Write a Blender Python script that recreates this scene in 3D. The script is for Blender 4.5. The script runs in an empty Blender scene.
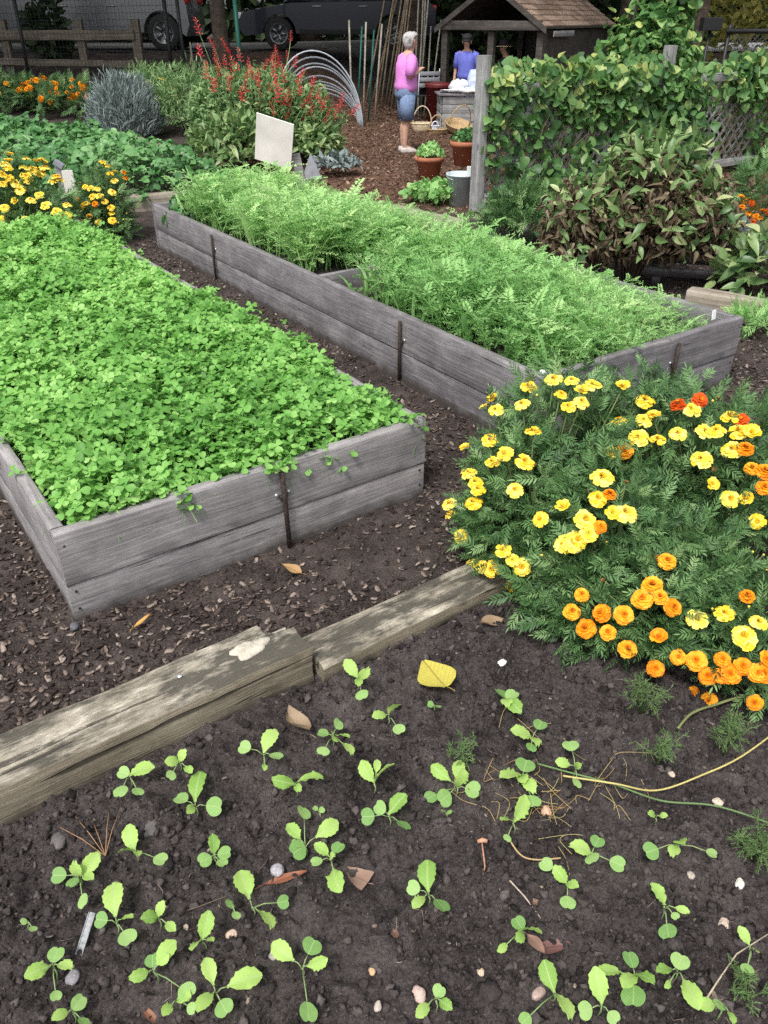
import bpy, bmesh, math, random
import numpy as np
from mathutils import Vector, Matrix

random.seed(7)
RNG = np.random.default_rng(7)
R = math.radians
SC = bpy.context.scene
COL = SC.collection

# ------------------------------------------------------------------ camera, sky, sun, exposure
CAM_H, PITCH, FPX = 1.7, R(32.1), 788.0
cam_d = bpy.data.cameras.new('camera')
cam = bpy.data.objects.new('camera', cam_d)
COL.objects.link(cam)
cam.location = (0, 0, CAM_H)
cam.rotation_euler = (R(90) - PITCH, 0, 0)
cam_d.sensor_fit = 'VERTICAL'
cam_d.sensor_height = 24.0
cam_d.lens = 24.0 * FPX / 1024.0
cam_d.clip_start = 0.05
cam_d.clip_end = 500
SC.camera = cam

SUN_EL, SUN_AZ = R(58), R(205)        # azimuth clockwise from +Y (behind the camera, a little to its left)
w = bpy.data.worlds.new('World')
SC.world = w
w.use_nodes = True
nt = w.node_tree
nt.nodes.clear()
sky = nt.nodes.new('ShaderNodeTexSky')
sky.sky_type = 'NISHITA'
sky.sun_disc = False
sky.sun_elevation = SUN_EL
sky.sun_rotation = SUN_AZ
sky.air_density = 1.0
sky.dust_density = 4.0
hs = nt.nodes.new('ShaderNodeHueSaturation')
hs.inputs['Saturation'].default_value = 0.22     # overcast: nearly grey light
bg = nt.nodes.new('ShaderNodeBackground')
bg.inputs['Strength'].default_value = 0.125
wo = nt.nodes.new('ShaderNodeOutputWorld')
nt.links.new(sky.outputs[0], hs.inputs['Color'])
nt.links.new(hs.outputs[0], bg.inputs['Color'])
nt.links.new(bg.outputs[0], wo.inputs['Surface'])

sl = bpy.data.lights.new('sun', 'SUN')
sl.energy = 1.4
sl.angle = R(11)
sl.color = (1.0, 0.96, 0.90)
sun = bpy.data.objects.new('sun', sl)
COL.objects.link(sun)
sd = Vector((math.sin(SUN_AZ) * math.cos(SUN_EL), math.cos(SUN_AZ) * math.cos(SUN_EL), math.sin(SUN_EL)))
sun.rotation_euler = (-sd).to_track_quat('-Z', 'Y').to_euler()
sun.location = (0, -5, 12)

SC.view_settings.view_transform = 'Standard'
SC.view_settings.look = 'None'
SC.view_settings.exposure = 1.0
SC.view_settings.gamma = 1.0
SC.view_settings.use_curve_mapping = False
SC.render.engine = 'CYCLES'
SC.cycles.use_denoising = False
SC.cycles.sample_clamp_indirect = 2.0
SC.cycles.max_bounces = 7
SC.cycles.diffuse_bounces = 4
SC.cycles.glossy_bounces = 3
SC.cycles.transmission_bounces = 4
SC.cycles.transparent_max_bounces = 8

# ------------------------------------------------------------------ mapping picture points to places
_c, _s = math.cos(PITCH), math.sin(PITCH)


def ray(px, py):
    a, b = (px - 384) / FPX, (512 - py) / FPX
    return np.array([a, _c + _s * b, -_s + _c * b])


def at(px, py, Z=0.0):
    r = ray(px, py)
    return np.array([0, 0, CAM_H]) + (Z - CAM_H) / r[2] * r


def atY(px, py, Y):
    r = ray(px, py)
    return np.array([0, 0, CAM_H]) + Y / r[1] * r


def sstep(a, b, x):
    t = np.clip((np.asarray(x, float) - a) / (b - a), 0, 1)
    return t * t * (3 - 2 * t)


def hgt(x, y):
    """height of the ground without its roughness: level garden, a bank rising to the road behind"""
    left = 0.62 * sstep(13.0, 18.5, y) + 0.42 * sstep(17.6, 20.2, y)
    right = -0.08 * sstep(11, 14, y) + 1.25 * sstep(20.0, 25.5, y)
    k = sstep(-2.5, 1.5, x) * (1 - sstep(5.0, 7.0, x))
    return left * (1 - k) + right * k


def gp(px, py):
    """the point of the ground seen there"""
    r = ray(px, py)
    o = np.array([0, 0, CAM_H])
    lo = 0.3
    for t in np.arange(0.3, 60, 0.05):
        p = o + t * r
        if p[2] < hgt(p[0], p[1]):
            return np.array([p[0], p[1], float(hgt(p[0], p[1]))])
        lo = t
    return o + lo * r


# ------------------------------------------------------------------ numpy noise
_perm = np.random.default_rng(3).random((256, 256))


def vnoise(x, y):
    xi, yi = np.floor(x).astype(int), np.floor(y).astype(int)
    xf, yf = x - xi, y - yi
    u, v = xf * xf * (3 - 2 * xf), yf * yf * (3 - 2 * yf)
    g = lambda i, j: _perm[i & 255, j & 255]
    return (g(xi, yi) * (1 - u) + g(xi + 1, yi) * u) * (1 - v) + (g(xi, yi + 1) * (1 - u) + g(xi + 1, yi + 1) * u) * v


def fbm(x, y, f=1.0, octv=4, gain=0.5):
    x, y = np.asarray(x, float), np.asarray(y, float)
    s, a, n = 0, 1.0, 0
    for i in range(octv):
        s = s + a * (vnoise(x * f + 17.3 * i, y * f - 9.1 * i) - 0.5)
        n += a
        a *= gain
        f *= 2.03
    return s / n * 2


def nrm(a):
    a = np.asarray(a, float)
    return a / np.maximum(np.linalg.norm(a, axis=-1, keepdims=True), 1e-9)


# ------------------------------------------------------------------ mesh building
class MB:
    def __init__(s):
        s.v, s.f, s.r, s.n = [], [], [], 0

    def add(s, v, f, m=0, r=None):
        v = np.asarray(v, float).reshape(-1, 3)
        by = {}
        for q in f:
            by.setdefault(len(q), []).append(q)
        for k, q in by.items():
            s.f.append((np.asarray(q, int) + s.n, m))
        s.v.append(v)
        s.r.append(np.full(len(v), random.random() if r is None else r))
        s.n += len(v)
        return s

    def scat(s, tpl, Rm, T, m=None, r=None):
        tv, tf = tpl
        k, n = len(T), len(tv)
        if k == 0:
            return s
        V = np.einsum('kij,nj->kni', Rm, tv) + np.asarray(T)[:, None, :]
        off = (np.arange(k) * n)[:, None, None] + s.n
        for arr, mi in tf:
            s.f.append(((arr[None] + off).reshape(-1, arr.shape[1]), mi if m is None else m))
        s.v.append(V.reshape(-1, 3))
        r = RNG.random(k) if r is None else np.broadcast_to(r, (k,))
        s.r.append(np.repeat(r, n))
        s.n += k * n
        return s

    def tube(s, pts, rad, n=8, m=0, r=None, cap=True):
        pts = np.asarray(pts, float)
        k = len(pts)
        rad = np.broadcast_to(np.asarray(rad, float), (k,))
        tan = nrm(np.gradient(pts, axis=0))
        ref = np.array([0, 0, 1.0]) if abs(tan[0][2]) < 0.9 else np.array([1.0, 0, 0])
        V = []
        for i in range(k):
            x = nrm(np.cross(tan[i], ref))
            y = np.cross(x, tan[i])
            ref = y if abs(np.dot(y, tan[min(i + 1, k - 1)])) < 0.95 else ref
            a = np.arange(n) * 2 * math.pi / n
            V.append(pts[i] + rad[i] * (np.cos(a)[:, None] * x + np.sin(a)[:, None] * y))
        F = [(i * n + j, i * n + (j + 1) % n, (i + 1) * n + (j + 1) % n, (i + 1) * n + j) for i in range(k - 1) for j in range(n)]
        if cap:
            F.append(tuple(range(n - 1, -1, -1)))
            F.append(tuple((k - 1) * n + j for j in range(n)))
        return s.add(np.concatenate(V), F, m, r)

    def loft(s, rings, m=0, r=None, cap=True):
        n = len(rings[0])
        k = len(rings)
        F = [(i * n + j, i * n + (j + 1) % n, (i + 1) * n + (j + 1) % n, (i + 1) * n + j) for i in range(k - 1) for j in range(n)]
        if cap:
            F.append(tuple(range(n - 1, -1, -1)))
            F.append(tuple((k - 1) * n + j for j in range(n)))
        return s.add(np.concatenate([np.asarray(q, float) for q in rings]), F, m, r)

    def lathe(s, prof, c=(0, 0, 0), n=20, m=0, cap=True):
        a = np.arange(n) * 2 * math.pi / n
        c = np.asarray(c, float)
        return s.loft([np.stack([c[0] + q * np.cos(a), c[1] + q * np.sin(a), np.full(n, c[2] + z)], 1) for q, z in prof], m, cap=cap)

    def box(s, c, size, rot=None, m=0, ch=0.0, r=None):
        x, y, z = [q / 2 for q in size]
        if ch <= 0:
            v = [(-x, -y, -z), (x, -y, -z), (x, y, -z), (-x, y, -z), (-x, -y, z), (x, -y, z), (x, y, z), (-x, y, z)]
            f = [(3, 2, 1, 0), (4, 5, 6, 7), (0, 1, 5, 4), (1, 2, 6, 5), (2, 3, 7, 6), (3, 0, 4, 7)]
        else:
            bm = bmesh.new()
            bmesh.ops.create_cube(bm, size=1)
            bmesh.ops.scale(bm, vec=size, verts=bm.verts)
            bmesh.ops.bevel(bm, geom=bm.edges[:], offset=ch, segments=2, profile=0.6, affect='EDGES')
            bm.verts.index_update()
            v = [tuple(q.co) for q in bm.verts]
            f = [tuple(q.index for q in p.verts) for p in bm.faces]
            bm.free()
        v = np.asarray(v, float)
        if rot is not None:
            v = v @ np.asarray(Matrix(rot)).T if not isinstance(rot, np.ndarray) else v @ rot.T
        return s.add(v + np.asarray(c, float), f, m, r)

    def build(s, name, mats, parent=None, smooth=True, loc=None, rot=None):
        me = bpy.data.meshes.new(name)
        V = np.concatenate(s.v)
        me.vertices.add(len(V))
        me.vertices.foreach_set('co', V.astype(np.float32).ravel())
        nl = sum(a.size for a, _ in s.f)
        npoly = sum(len(a) for a, _ in s.f)
        me.loops.add(nl)
        me.polygons.add(npoly)
        me.loops.foreach_set('vertex_index', np.concatenate([a.ravel() for a, _ in s.f]).astype(np.int32))
        tot = np.concatenate([np.full(len(a), a.shape[1]) for a, _ in s.f]).astype(np.int32)
        me.polygons.foreach_set('loop_start', np.concatenate([[0], np.cumsum(tot)[:-1]]).astype(np.int32))
        me.polygons.foreach_set('loop_total', tot)
        me.polygons.foreach_set('material_index', np.concatenate([np.full(len(a), mi) for a, mi in s.f]).astype(np.int32))
        me.polygons.foreach_set('use_smooth', np.full(npoly, smooth))
        me.update(calc_edges=True)
        at_ = me.attributes.new('rnd', 'FLOAT', 'POINT')
        at_.data.foreach_set('value', np.concatenate(s.r).astype(np.float32))
        for q in (mats if isinstance(mats, (list, tuple)) else [mats]):
            me.materials.append(q)
        o = bpy.data.objects.new(name, me)
        COL.objects.link(o)
        if parent is not None:
            o.parent = parent
        if loc is not None:
            o.location = loc
        if rot is not None:
            o.rotation_euler = rot
        return o


def rotz(a):
    return np.array([[math.cos(a), -math.sin(a), 0], [math.sin(a), math.cos(a), 0], [0, 0, 1.0]])


def rotx(a):
    return np.array([[1.0, 0, 0], [0, math.cos(a), -math.sin(a)], [0, math.sin(a), math.cos(a)]])


def roty(a):
    return np.array([[math.cos(a), 0, math.sin(a)], [0, 1.0, 0], [-math.sin(a), 0, math.cos(a)]])


def frames(d, n, s):
    """rotation matrices whose local +Y runs along d and +Z is near n, scaled by s"""
    y = nrm(d)
    x = nrm(np.cross(y, n))
    z = np.cross(x, y)
    return np.stack([x, y, z], -1) * np.broadcast_to(np.asarray(s, float), (len(y),))[:, None, None]


def tplist(v, f, m=0):
    by = {}
    for q in f:
        by.setdefault(len(q), []).append(q)
    return np.asarray(v, float), [(np.asarray(q, int), m) for q in by.values()]


def tmerge(items):
    """items: (template, R3x3, t) -> one template"""
    V, F, n = [], [], 0
    for (tv, tf), Rm, t in items:
        V.append(tv @ np.asarray(Rm).T + np.asarray(t, float))
        F += [(a + n, m) for a, m in tf]
        n += len(tv)
    return np.concatenate(V), F


def leaf_t(prof, W=0.5, fold=0.15, curl=0.25, wave=0.0, m=0, notch=0.0, seed=0):
    """leaf of length 1 along +Y; prof = half-width at even stations from base to tip"""
    rg = np.random.default_rng(seed)
    k = len(prof)
    v, f = [], []
    for i, p in enumerate(prof):
        t = i / (k - 1)
        hw = p * W / 2
        z = -curl * t * t
        ty = t
        v.append((0, t - (notch if i == k - 1 else 0), z))
        wv = wave * (rg.random() - 0.5)
        v.append((-hw, ty, z + fold * hw * 2 + wv))
        wv = wave * (rg.random() - 0.5)
        v.append((hw, ty, z + fold * hw * 2 + wv))
    for i in range(k - 1):
        a, b = i * 3, i * 3 + 3
        f.append((a, b, b + 1, a + 1))
        f.append((a, a + 2, b + 2, b))
    return tplist(v, f, m)


# ------------------------------------------------------------------ tags
def tag(o, label, cat, group=None, kind=None):
    o['label'] = label
    o['category'] = cat
    if group:
        o['group'] = group
    if kind:
        o['kind'] = kind
    return o


def struct(o, label=None, cat=None):
    o['kind'] = 'structure'
    if label:
        o['label'] = label
        o['category'] = cat
    return o


def empty(name, loc=(0, 0, 0), rz=0.0, label=None, cat=None, group=None):
    o = bpy.data.objects.new(name, None)
    o.empty_display_size = 0.1
    COL.objects.link(o)
    o.location = loc
    o.rotation_euler = (0, 0, rz)
    if label:
        tag(o, label, cat, group)
    return o


def link_copy(src, parent=None):
    c = src.copy()
    COL.objects.link(c)
    c.parent = parent
    return c


# ------------------------------------------------------------------ materials
def new_mat(name):
    m = bpy.data.materials.new(name)
    m.use_nodes = True
    m.node_tree.nodes.clear()
    return m, m.node_tree.nodes, m.node_tree.links


def nd(N, t, **kw):
    n = N.new(t)
    for k, v in kw.items():
        if hasattr(n, k) and k not in n.inputs:
            setattr(n, k, v)
        else:
            n.inputs[k].default_value = v
    return n


def ramp(N, L, src, stops):
    r = N.new('ShaderNodeValToRGB')
    e = r.color_ramp.elements
    while len(e) < len(stops):
        e.new(0.5)
    for q, (p, c) in zip(e, stops):
        q.position = p
        q.color = (*c, 1) if len(c) == 3 else c
    L.new(src, r.inputs[0])
    return r


def mixc(N, L, fac, a, b, mode='MIX'):
    x = N.new('ShaderNodeMix')
    x.data_type = 'RGBA'
    x.blend_type = mode
    for sock, val in ((x.inputs[0], fac), (x.inputs[6], a), (x.inputs[7], b)):
        if hasattr(val, 'is_linked') or hasattr(val, 'links'):
            L.new(val, sock)
        elif isinstance(val, (int, float)):
            sock.default_value = val
        else:
            sock.default_value = (*val, 1)
    return x.outputs[2]


def leaf_mat(name, cols, trans=0.3, rough=0.5, spec=0.35, tcol=1.0):
    """cols: list of base colours picked per leaf by the 'rnd' attribute, broken up by a little noise"""
    m, N, L = new_mat(name)
    a = nd(N, 'ShaderNodeAttribute', attribute_name='rnd')
    tc = N.new('ShaderNodeTexCoord')
    nz = nd(N, 'ShaderNodeTexNoise', Scale=60.0, Detail=2.0)
    L.new(tc.outputs['Object'], nz.inputs['Vector'])
    ad = nd(N, 'ShaderNodeMath', operation='MULTIPLY_ADD')
    L.new(nz.outputs[0], ad.inputs[0])
    ad.inputs[1].default_value = 0.35
    sb = nd(N, 'ShaderNodeMath', operation='SUBTRACT')
    L.new(a.outputs['Fac'], sb.inputs[0])
    sb.inputs[1].default_value = 0.175
    L.new(sb.outputs[0], ad.inputs[2])
    k = len(cols)
    r = ramp(N, L, ad.outputs[0], [(i / max(k - 1, 1), c) for i, c in enumerate(cols)])
    p = nd(N, 'ShaderNodeBsdfPrincipled', Roughness=rough)
    p.inputs['Specular IOR Level'].default_value = spec
    L.new(r.outputs[0], p.inputs['Base Color'])
    t = N.new('ShaderNodeBsdfTranslucent')
    hv = nd(N, 'ShaderNodeHueSaturation', Value=1.5 * tcol, Saturation=1.0)
    L.new(r.outputs[0], hv.inputs['Color'])
    L.new(hv.outputs[0], t.inputs['Color'])
    mx = nd(N, 'ShaderNodeMixShader', Fac=trans)
    L.new(p.outputs[0], mx.inputs[1])
    L.new(t.outputs[0], mx.inputs[2])
    o = N.new('ShaderNodeOutputMaterial')
    L.new(mx.outputs[0], o.inputs['Surface'])
    return m


def plain(name, c, rough=0.6, metal=0.0, var=0.15, scale=12.0, bump=0.0, bscale=60.0, spec=0.4, coat=0.0):
    """one colour broken up by noise in the thing's own space"""
    m, N, L = new_mat(name)
    tc = N.new('ShaderNodeTexCoord')
    nz = nd(N, 'ShaderNodeTexNoise', Scale=scale, Detail=5.0)
    L.new(tc.outputs['Object'], nz.inputs['Vector'])
    lo = tuple(q * (1 - var) for q in c)
    hi = tuple(min(1, q * (1 + var)) for q in c)
    r = ramp(N, L, nz.outputs[0], [(0.3, lo), (0.7, hi)])
    p = nd(N, 'ShaderNodeBsdfPrincipled', Roughness=rough, Metallic=metal)
    p.inputs['Specular IOR Level'].default_value = spec
    p.inputs['Coat Weight'].default_value = coat
    L.new(r.outputs[0], p.inputs['Base Color'])
    if bump:
        nb = nd(N, 'ShaderNodeTexNoise', Scale=bscale, Detail=4.0)
        L.new(tc.outputs['Object'], nb.inputs['Vector'])
        b = nd(N, 'ShaderNodeBump', Strength=bump, Distance=0.01)
        L.new(nb.outputs[0], b.inputs['Height'])
        L.new(b.outputs[0], p.inputs['Normal'])
    o = N.new('ShaderNodeOutputMaterial')
    L.new(p.outputs[0], o.inputs['Surface'])
    return m


def wood_mat(name, dark, mid, light, grain=55.0, stretch=0.03, patch=None, bumpd=0.004, rough=0.85, dirt=(0.05, 0.043, 0.037), dirt_h=None, crack=0.67):
    """weathered wood, grain along local X; offset per object so that no two boards repeat"""
    m, N, L = new_mat(name)
    tc = N.new('ShaderNodeTexCoord')
    oi = N.new('ShaderNodeObjectInfo')
    mul = nd(N, 'ShaderNodeVectorMath', operation='SCALE')
    cx = N.new('ShaderNodeCombineXYZ')
    for i in range(3):
        L.new(oi.outputs['Random'], cx.inputs[i])
    L.new(cx.outputs[0], mul.inputs[0])
    mul.inputs['Scale'].default_value = 37.0
    add = nd(N, 'ShaderNodeVectorMath', operation='ADD')
    L.new(tc.outputs['Object'], add.inputs[0])
    L.new(mul.outputs[0], add.inputs[1])
    mp = N.new('ShaderNodeMapping')
    mp.inputs['Scale'].default_value = (stretch, 1, 1)
    L.new(add.outputs[0], mp.inputs['Vector'])
    # bend the grain round soft swirls
    w1 = nd(N, 'ShaderNodeTexNoise', Scale=2.2, Detail=2.0)
    mpw = N.new('ShaderNodeMapping')
    mpw.inputs['Scale'].default_value = (0.9, 2.2, 2.2)
    L.new(add.outputs[0], mpw.inputs['Vector'])
    L.new(mpw.outputs[0], w1.inputs['Vector'])
    ws = nd(N, 'ShaderNodeVectorMath', operation='SCALE')
    L.new(w1.outputs['Color'], ws.inputs[0])
    ws.inputs['Scale'].default_value = 0.035
    ad2 = nd(N, 'ShaderNodeVectorMath', operation='ADD')
    L.new(mp.outputs[0], ad2.inputs[0])
    L.new(ws.outputs[0], ad2.inputs[1])
    g = nd(N, 'ShaderNodeTexNoise', Scale=grain, Detail=6.0, Roughness=0.62)
    L.new(ad2.outputs[0], g.inputs['Vector'])
    g2 = nd(N, 'ShaderNodeTexNoise', Scale=grain * 4.5, Detail=4.0, Roughness=0.7)
    L.new(ad2.outputs[0], g2.inputs['Vector'])
    b = nd(N, 'ShaderNodeTexNoise', Scale=4.5, Detail=6.0, Roughness=0.65)
    L.new(add.outputs[0], b.inputs['Vector'])
    gw = nd(N, 'ShaderNodeMath', operation='MULTIPLY')
    L.new(g.outputs[0], gw.inputs[0])
    gw.inputs[1].default_value = 0.62
    s1 = nd(N, 'ShaderNodeMath', operation='MULTIPLY_ADD')
    L.new(g2.outputs[0], s1.inputs[0])
    s1.inputs[1].default_value = 0.5
    L.new(gw.outputs[0], s1.inputs[2])
    s2 = nd(N, 'ShaderNodeMath', operation='MULTIPLY_ADD')
    L.new(b.outputs[0], s2.inputs[0])
    s2.inputs[1].default_value = 0.62
    L.new(s1.outputs[0], s2.inputs[2])
    s3 = nd(N, 'ShaderNodeMath', operation='MULTIPLY')
    L.new(s2.outputs[0], s3.inputs[0])
    s3.inputs[1].default_value = 0.55
    r = ramp(N, L, s3.outputs[0], [(0.35, dark), (0.48, mid), (0.62, light)])
    col = r.outputs[0]
    # knots and dark cracks
    vk = nd(N, 'ShaderNodeTexVoronoi', Scale=2.6)
    mk = N.new('ShaderNodeMapping')
    mk.inputs['Scale'].default_value = (0.75, 1.6, 1.6)
    L.new(add.outputs[0], mk.inputs['Vector'])
    L.new(mk.outputs[0], vk.inputs['Vector'])
    rk = ramp(N, L, vk.outputs['Distance'], [(0.035, (0.95, 0.95, 0.95)), (0.06, (0.35, 0.35, 0.35)), (0.11, (0, 0, 0))])
    col = mixc(N, L, rk.outputs[0], col, dark)
    gc = nd(N, 'ShaderNodeTexNoise', Scale=grain * 0.55, Detail=3.0)
    L.new(ad2.outputs[0], gc.inputs['Vector'])
    rc = ramp(N, L, gc.outputs[0], [(crack, (0, 0, 0)), (crack + 0.05, (0.85, 0.85, 0.85))])
    col = mixc(N, L, rc.outputs[0], col, tuple(q * 0.45 for q in dark))
    if patch is not None:
        nz = nd(N, 'ShaderNodeTexNoise', Scale=9.0, Detail=6.0, Roughness=0.7)
        mpp = N.new('ShaderNodeMapping')
        mpp.inputs['Scale'].default_value = (0.35, 1, 1)
        L.new(add.outputs[0], mpp.inputs['Vector'])
        L.new(mpp.outputs[0], nz.inputs['Vector'])
        # the rained-on upper face weathers in dark stains and bleached patches, the flanks are toned darker: painted-in shade plus damp, less bleached wood
        rp = ramp(N, L, nz.outputs[0], [(0.47, (0, 0, 0)), (0.56, (0.92, 0.92, 0.92))])
        rl = ramp(N, L, nz.outputs[0], [(0.36, (0.9, 0.9, 0.9)), (0.45, (0, 0, 0))])
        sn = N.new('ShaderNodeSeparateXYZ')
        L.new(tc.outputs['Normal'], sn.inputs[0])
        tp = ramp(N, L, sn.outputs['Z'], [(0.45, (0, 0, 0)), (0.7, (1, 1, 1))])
        f1 = mixc(N, L, 1.0, rp.outputs[0], tp.outputs[0], 'MULTIPLY')
        f2 = mixc(N, L, 1.0, rl.outputs[0], tp.outputs[0], 'MULTIPLY')
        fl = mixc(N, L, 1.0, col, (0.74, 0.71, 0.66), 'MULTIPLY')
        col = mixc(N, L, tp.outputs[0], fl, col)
        col = mixc(N, L, f1, col, patch)
        col = mixc(N, L, f2, col, tuple(min(1, q * 1.15) for q in light))
    if dirt_h is not None:
        # splashed soil clinging to the foot of the wood, with a ragged edge
        sx = N.new('ShaderNodeSeparateXYZ')
        L.new(tc.outputs['Object'], sx.inputs[0])
        nz2 = nd(N, 'ShaderNodeTexNoise', Scale=14.0, Detail=5.0)
        L.new(add.outputs[0], nz2.inputs['Vector'])
        ma = nd(N, 'ShaderNodeMath', operation='MULTIPLY_ADD')
        L.new(nz2.outputs[0], ma.inputs[0])
        ma.inputs[1].default_value = 0.09
        L.new(sx.outputs['Z'], ma.inputs[2])
        rd = ramp(N, L, ma.outputs[0], [(max(0, dirt_h[0] + 0.045), (0.9, 0.9, 0.9)), (dirt_h[1] + 0.045, (0, 0, 0))])
        col = mixc(N, L, rd.outputs[0], col, dirt)
    p = nd(N, 'ShaderNodeBsdfPrincipled', Roughness=rough)
    p.inputs['Specular IOR Level'].default_value = 0.25
    L.new(col, p.inputs['Base Color'])
    hsum = nd(N, 'ShaderNodeMath', operation='SUBTRACT')
    L.new(s1.outputs[0], hsum.inputs[0])
    L.new(rc.outputs[0], hsum.inputs[1])
    bp = nd(N, 'ShaderNodeBump', Strength=0.9, Distance=bumpd)
    L.new(hsum.outputs[0], bp.inputs['Height'])
    L.new(bp.outputs[0], p.inputs['Normal'])
    o = N.new('ShaderNodeOutputMaterial')
    L.new(p.outputs[0], o.inputs['Surface'])
    return m


def rnd_mat(name, cols, rough=0.85, bump=0.3, bscale=120.0, spec=0.2):
    """opaque, one colour per piece (chips, clods, stones, petals)"""
    m, N, L = new_mat(name)
    a = nd(N, 'ShaderNodeAttribute', attribute_name='rnd')
    k = len(cols)
    r = ramp(N, L, a.outputs['Fac'], [(i / max(k - 1, 1), c) for i, c in enumerate(cols)])
    tc = N.new('ShaderNodeTexCoord')
    nz = nd(N, 'ShaderNodeTexNoise', Scale=bscale, Detail=4.0)
    L.new(tc.outputs['Object'], nz.inputs['Vector'])
    rr = ramp(N, L, nz.outputs[0], [(0.3, (0.6, 0.6, 0.6)), (0.7, (1.0, 1.0, 1.0))])
    col = mixc(N, L, 1.0, r.outputs[0], rr.outputs[0], 'MULTIPLY')
    p = nd(N, 'ShaderNodeBsdfPrincipled', Roughness=rough)
    p.inputs['Specular IOR Level'].default_value = spec
    L.new(col, p.inputs['Base Color'])
    if bump:
        b = nd(N, 'ShaderNodeBump', Strength=bump, Distance=0.004)
        L.new(nz.outputs[0], b.inputs['Height'])
        L.new(b.outputs[0], p.inputs['Normal'])
    o = N.new('ShaderNodeOutputMaterial')
    L.new(p.outputs[0], o.inputs['Surface'])
    return m


M = {}
M['board'] = wood_mat('grey_board_wood', (0.11, 0.102, 0.104), (0.25, 0.236, 0.24), (0.42, 0.40, 0.395), grain=95)
M['board_low'] = wood_mat('grey_board_wood_soiled', (0.11, 0.102, 0.104), (0.25, 0.236, 0.24), (0.42, 0.40, 0.395), grain=95, dirt_h=(-0.045, 0.01))
M['board_dark'] = wood_mat('dark_grey_board_wood', (0.07, 0.065, 0.068), (0.165, 0.156, 0.164), (0.32, 0.305, 0.31), grain=95)
M['board_dark_low'] = wood_mat('dark_grey_board_wood_soiled', (0.07, 0.065, 0.068), (0.165, 0.156, 0.164), (0.32, 0.305, 0.31), grain=95, dirt_h=(-0.05, 0.0))
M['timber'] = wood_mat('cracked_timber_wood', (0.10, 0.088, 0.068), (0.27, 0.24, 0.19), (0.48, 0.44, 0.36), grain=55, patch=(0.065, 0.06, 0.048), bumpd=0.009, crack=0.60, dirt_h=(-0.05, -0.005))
M['timber_back'] = wood_mat('tan_timber_wood', (0.14, 0.115, 0.09), (0.27, 0.235, 0.19), (0.40, 0.36, 0.30), grain=40)
M['post'] = wood_mat('grey_post_wood', (0.11, 0.11, 0.11), (0.25, 0.25, 0.25), (0.42, 0.42, 0.42), grain=40)
M['rail'] = wood_mat('rail_wood', (0.07, 0.06, 0.047), (0.13, 0.112, 0.088), (0.2, 0.178, 0.142), grain=30)
M['shed'] = wood_mat('shed_wood', (0.03, 0.026, 0.023), (0.07, 0.062, 0.056), (0.13, 0.118, 0.108), grain=30)
M['iron'] = plain('rusty_iron', (0.045, 0.032, 0.026), 0.7, 0.3, 0.5, 60, 0.4, 200)
M['bark'] = plain('bark', (0.055, 0.042, 0.032), 0.95, 0, 0.5, 9, 0.9, 22)
M['white_card'] = plain('white_card', (0.74, 0.72, 0.67), 0.5, 0, 0.16, 3.5)
M['label'] = plain('white_plastic', (0.82, 0.83, 0.84), 0.4, 0, 0.03, 20)
M['slate'] = plain('grey_slate', (0.24, 0.25, 0.28), 0.6, 0, 0.2, 15)
M['nail'] = plain('zinc', (0.6, 0.62, 0.66), 0.35, 0.6, 0.1, 40)
M['stone'] = plain('stone', (0.38, 0.34, 0.30), 0.85, 0, 0.25, 50, 0.4, 120)
M['clay'] = plain('terracotta', (0.36, 0.13, 0.07), 0.8, 0, 0.2, 10, 0.2, 60)
M['zincpail'] = plain('pale_blue_zinc', (0.45, 0.52, 0.56), 0.5, 0.0, 0.15, 8)
M['pot_soil'] = plain('pot_soil', (0.04, 0.03, 0.025), 0.95, 0, 0.3, 40)
# ------------------------------------------------------------------ the ground
BED_A = R(35.3)
U = np.array([-math.sin(BED_A), math.cos(BED_A)])      # along the beds, away from the camera
Vd = np.array([math.cos(BED_A), math.sin(BED_A)])      # across the beds, to the right
LN0 = np.array([-0.2, 1.76])                           # a point of the line between path and seed bed


def side(x, y):
    """distance behind the line of timbers (negative: in the seed bed)"""
    return (x - LN0[0]) * U[0] + (y - LN0[1]) * U[1]


def lines(parts):
    out = [parts[0][0]]
    for a, b, st in parts:
        n = max(1, int(round((b - a) / st)))
        out += list(a + (b - a) * np.arange(1, n + 1) / n)
    return np.array(out)


def grid_obj(name, xs, ys, zf, mat, attrs=None):
    X, Y = np.meshgrid(xs, ys)
    Z = zf(X, Y)
    nx, ny = len(xs), len(ys)
    i = np.arange(nx * ny).reshape(ny, nx)
    F = np.stack([i[:-1, :-1], i[:-1, 1:], i[1:, 1:], i[1:, :-1]], -1).reshape(-1, 4)
    mb = MB()
    mb.v, mb.f, mb.n = [np.stack([X, Y, Z], -1).reshape(-1, 3)], [(F, 0)], nx * ny
    mb.r = [np.zeros(nx * ny) if attrs is None else attrs(X, Y).ravel()]
    return mb, (X, Y, Z)


def ground_z(x, y):
    near = 1 - sstep(7, 12, y)
    z = hgt(x, y) + near * (0.022 * fbm(x, y, 2.5, 3) + 0.018 * fbm(x, y, 14, 3) + 0.009 * fbm(x, y, 30, 2)) + (1 - near) * 0.05 * fbm(x, y, 1.2, 3)
    z = z - 0.16 * (1 - sstep(0.05, 0.13, side(x, y))) * (1 - sstep(1.2, 1.7, x))
    return z


def mulch_zone(x, y):
    k = sstep(7.6, 9.2, y + 0.6 * fbm(x, y, 0.8, 3)) * sstep(-2.4, -1.2, x + 0.12 * (y - 9)) * (1 - sstep(18, 21, y))
    return np.clip(k, 0, 1)


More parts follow.
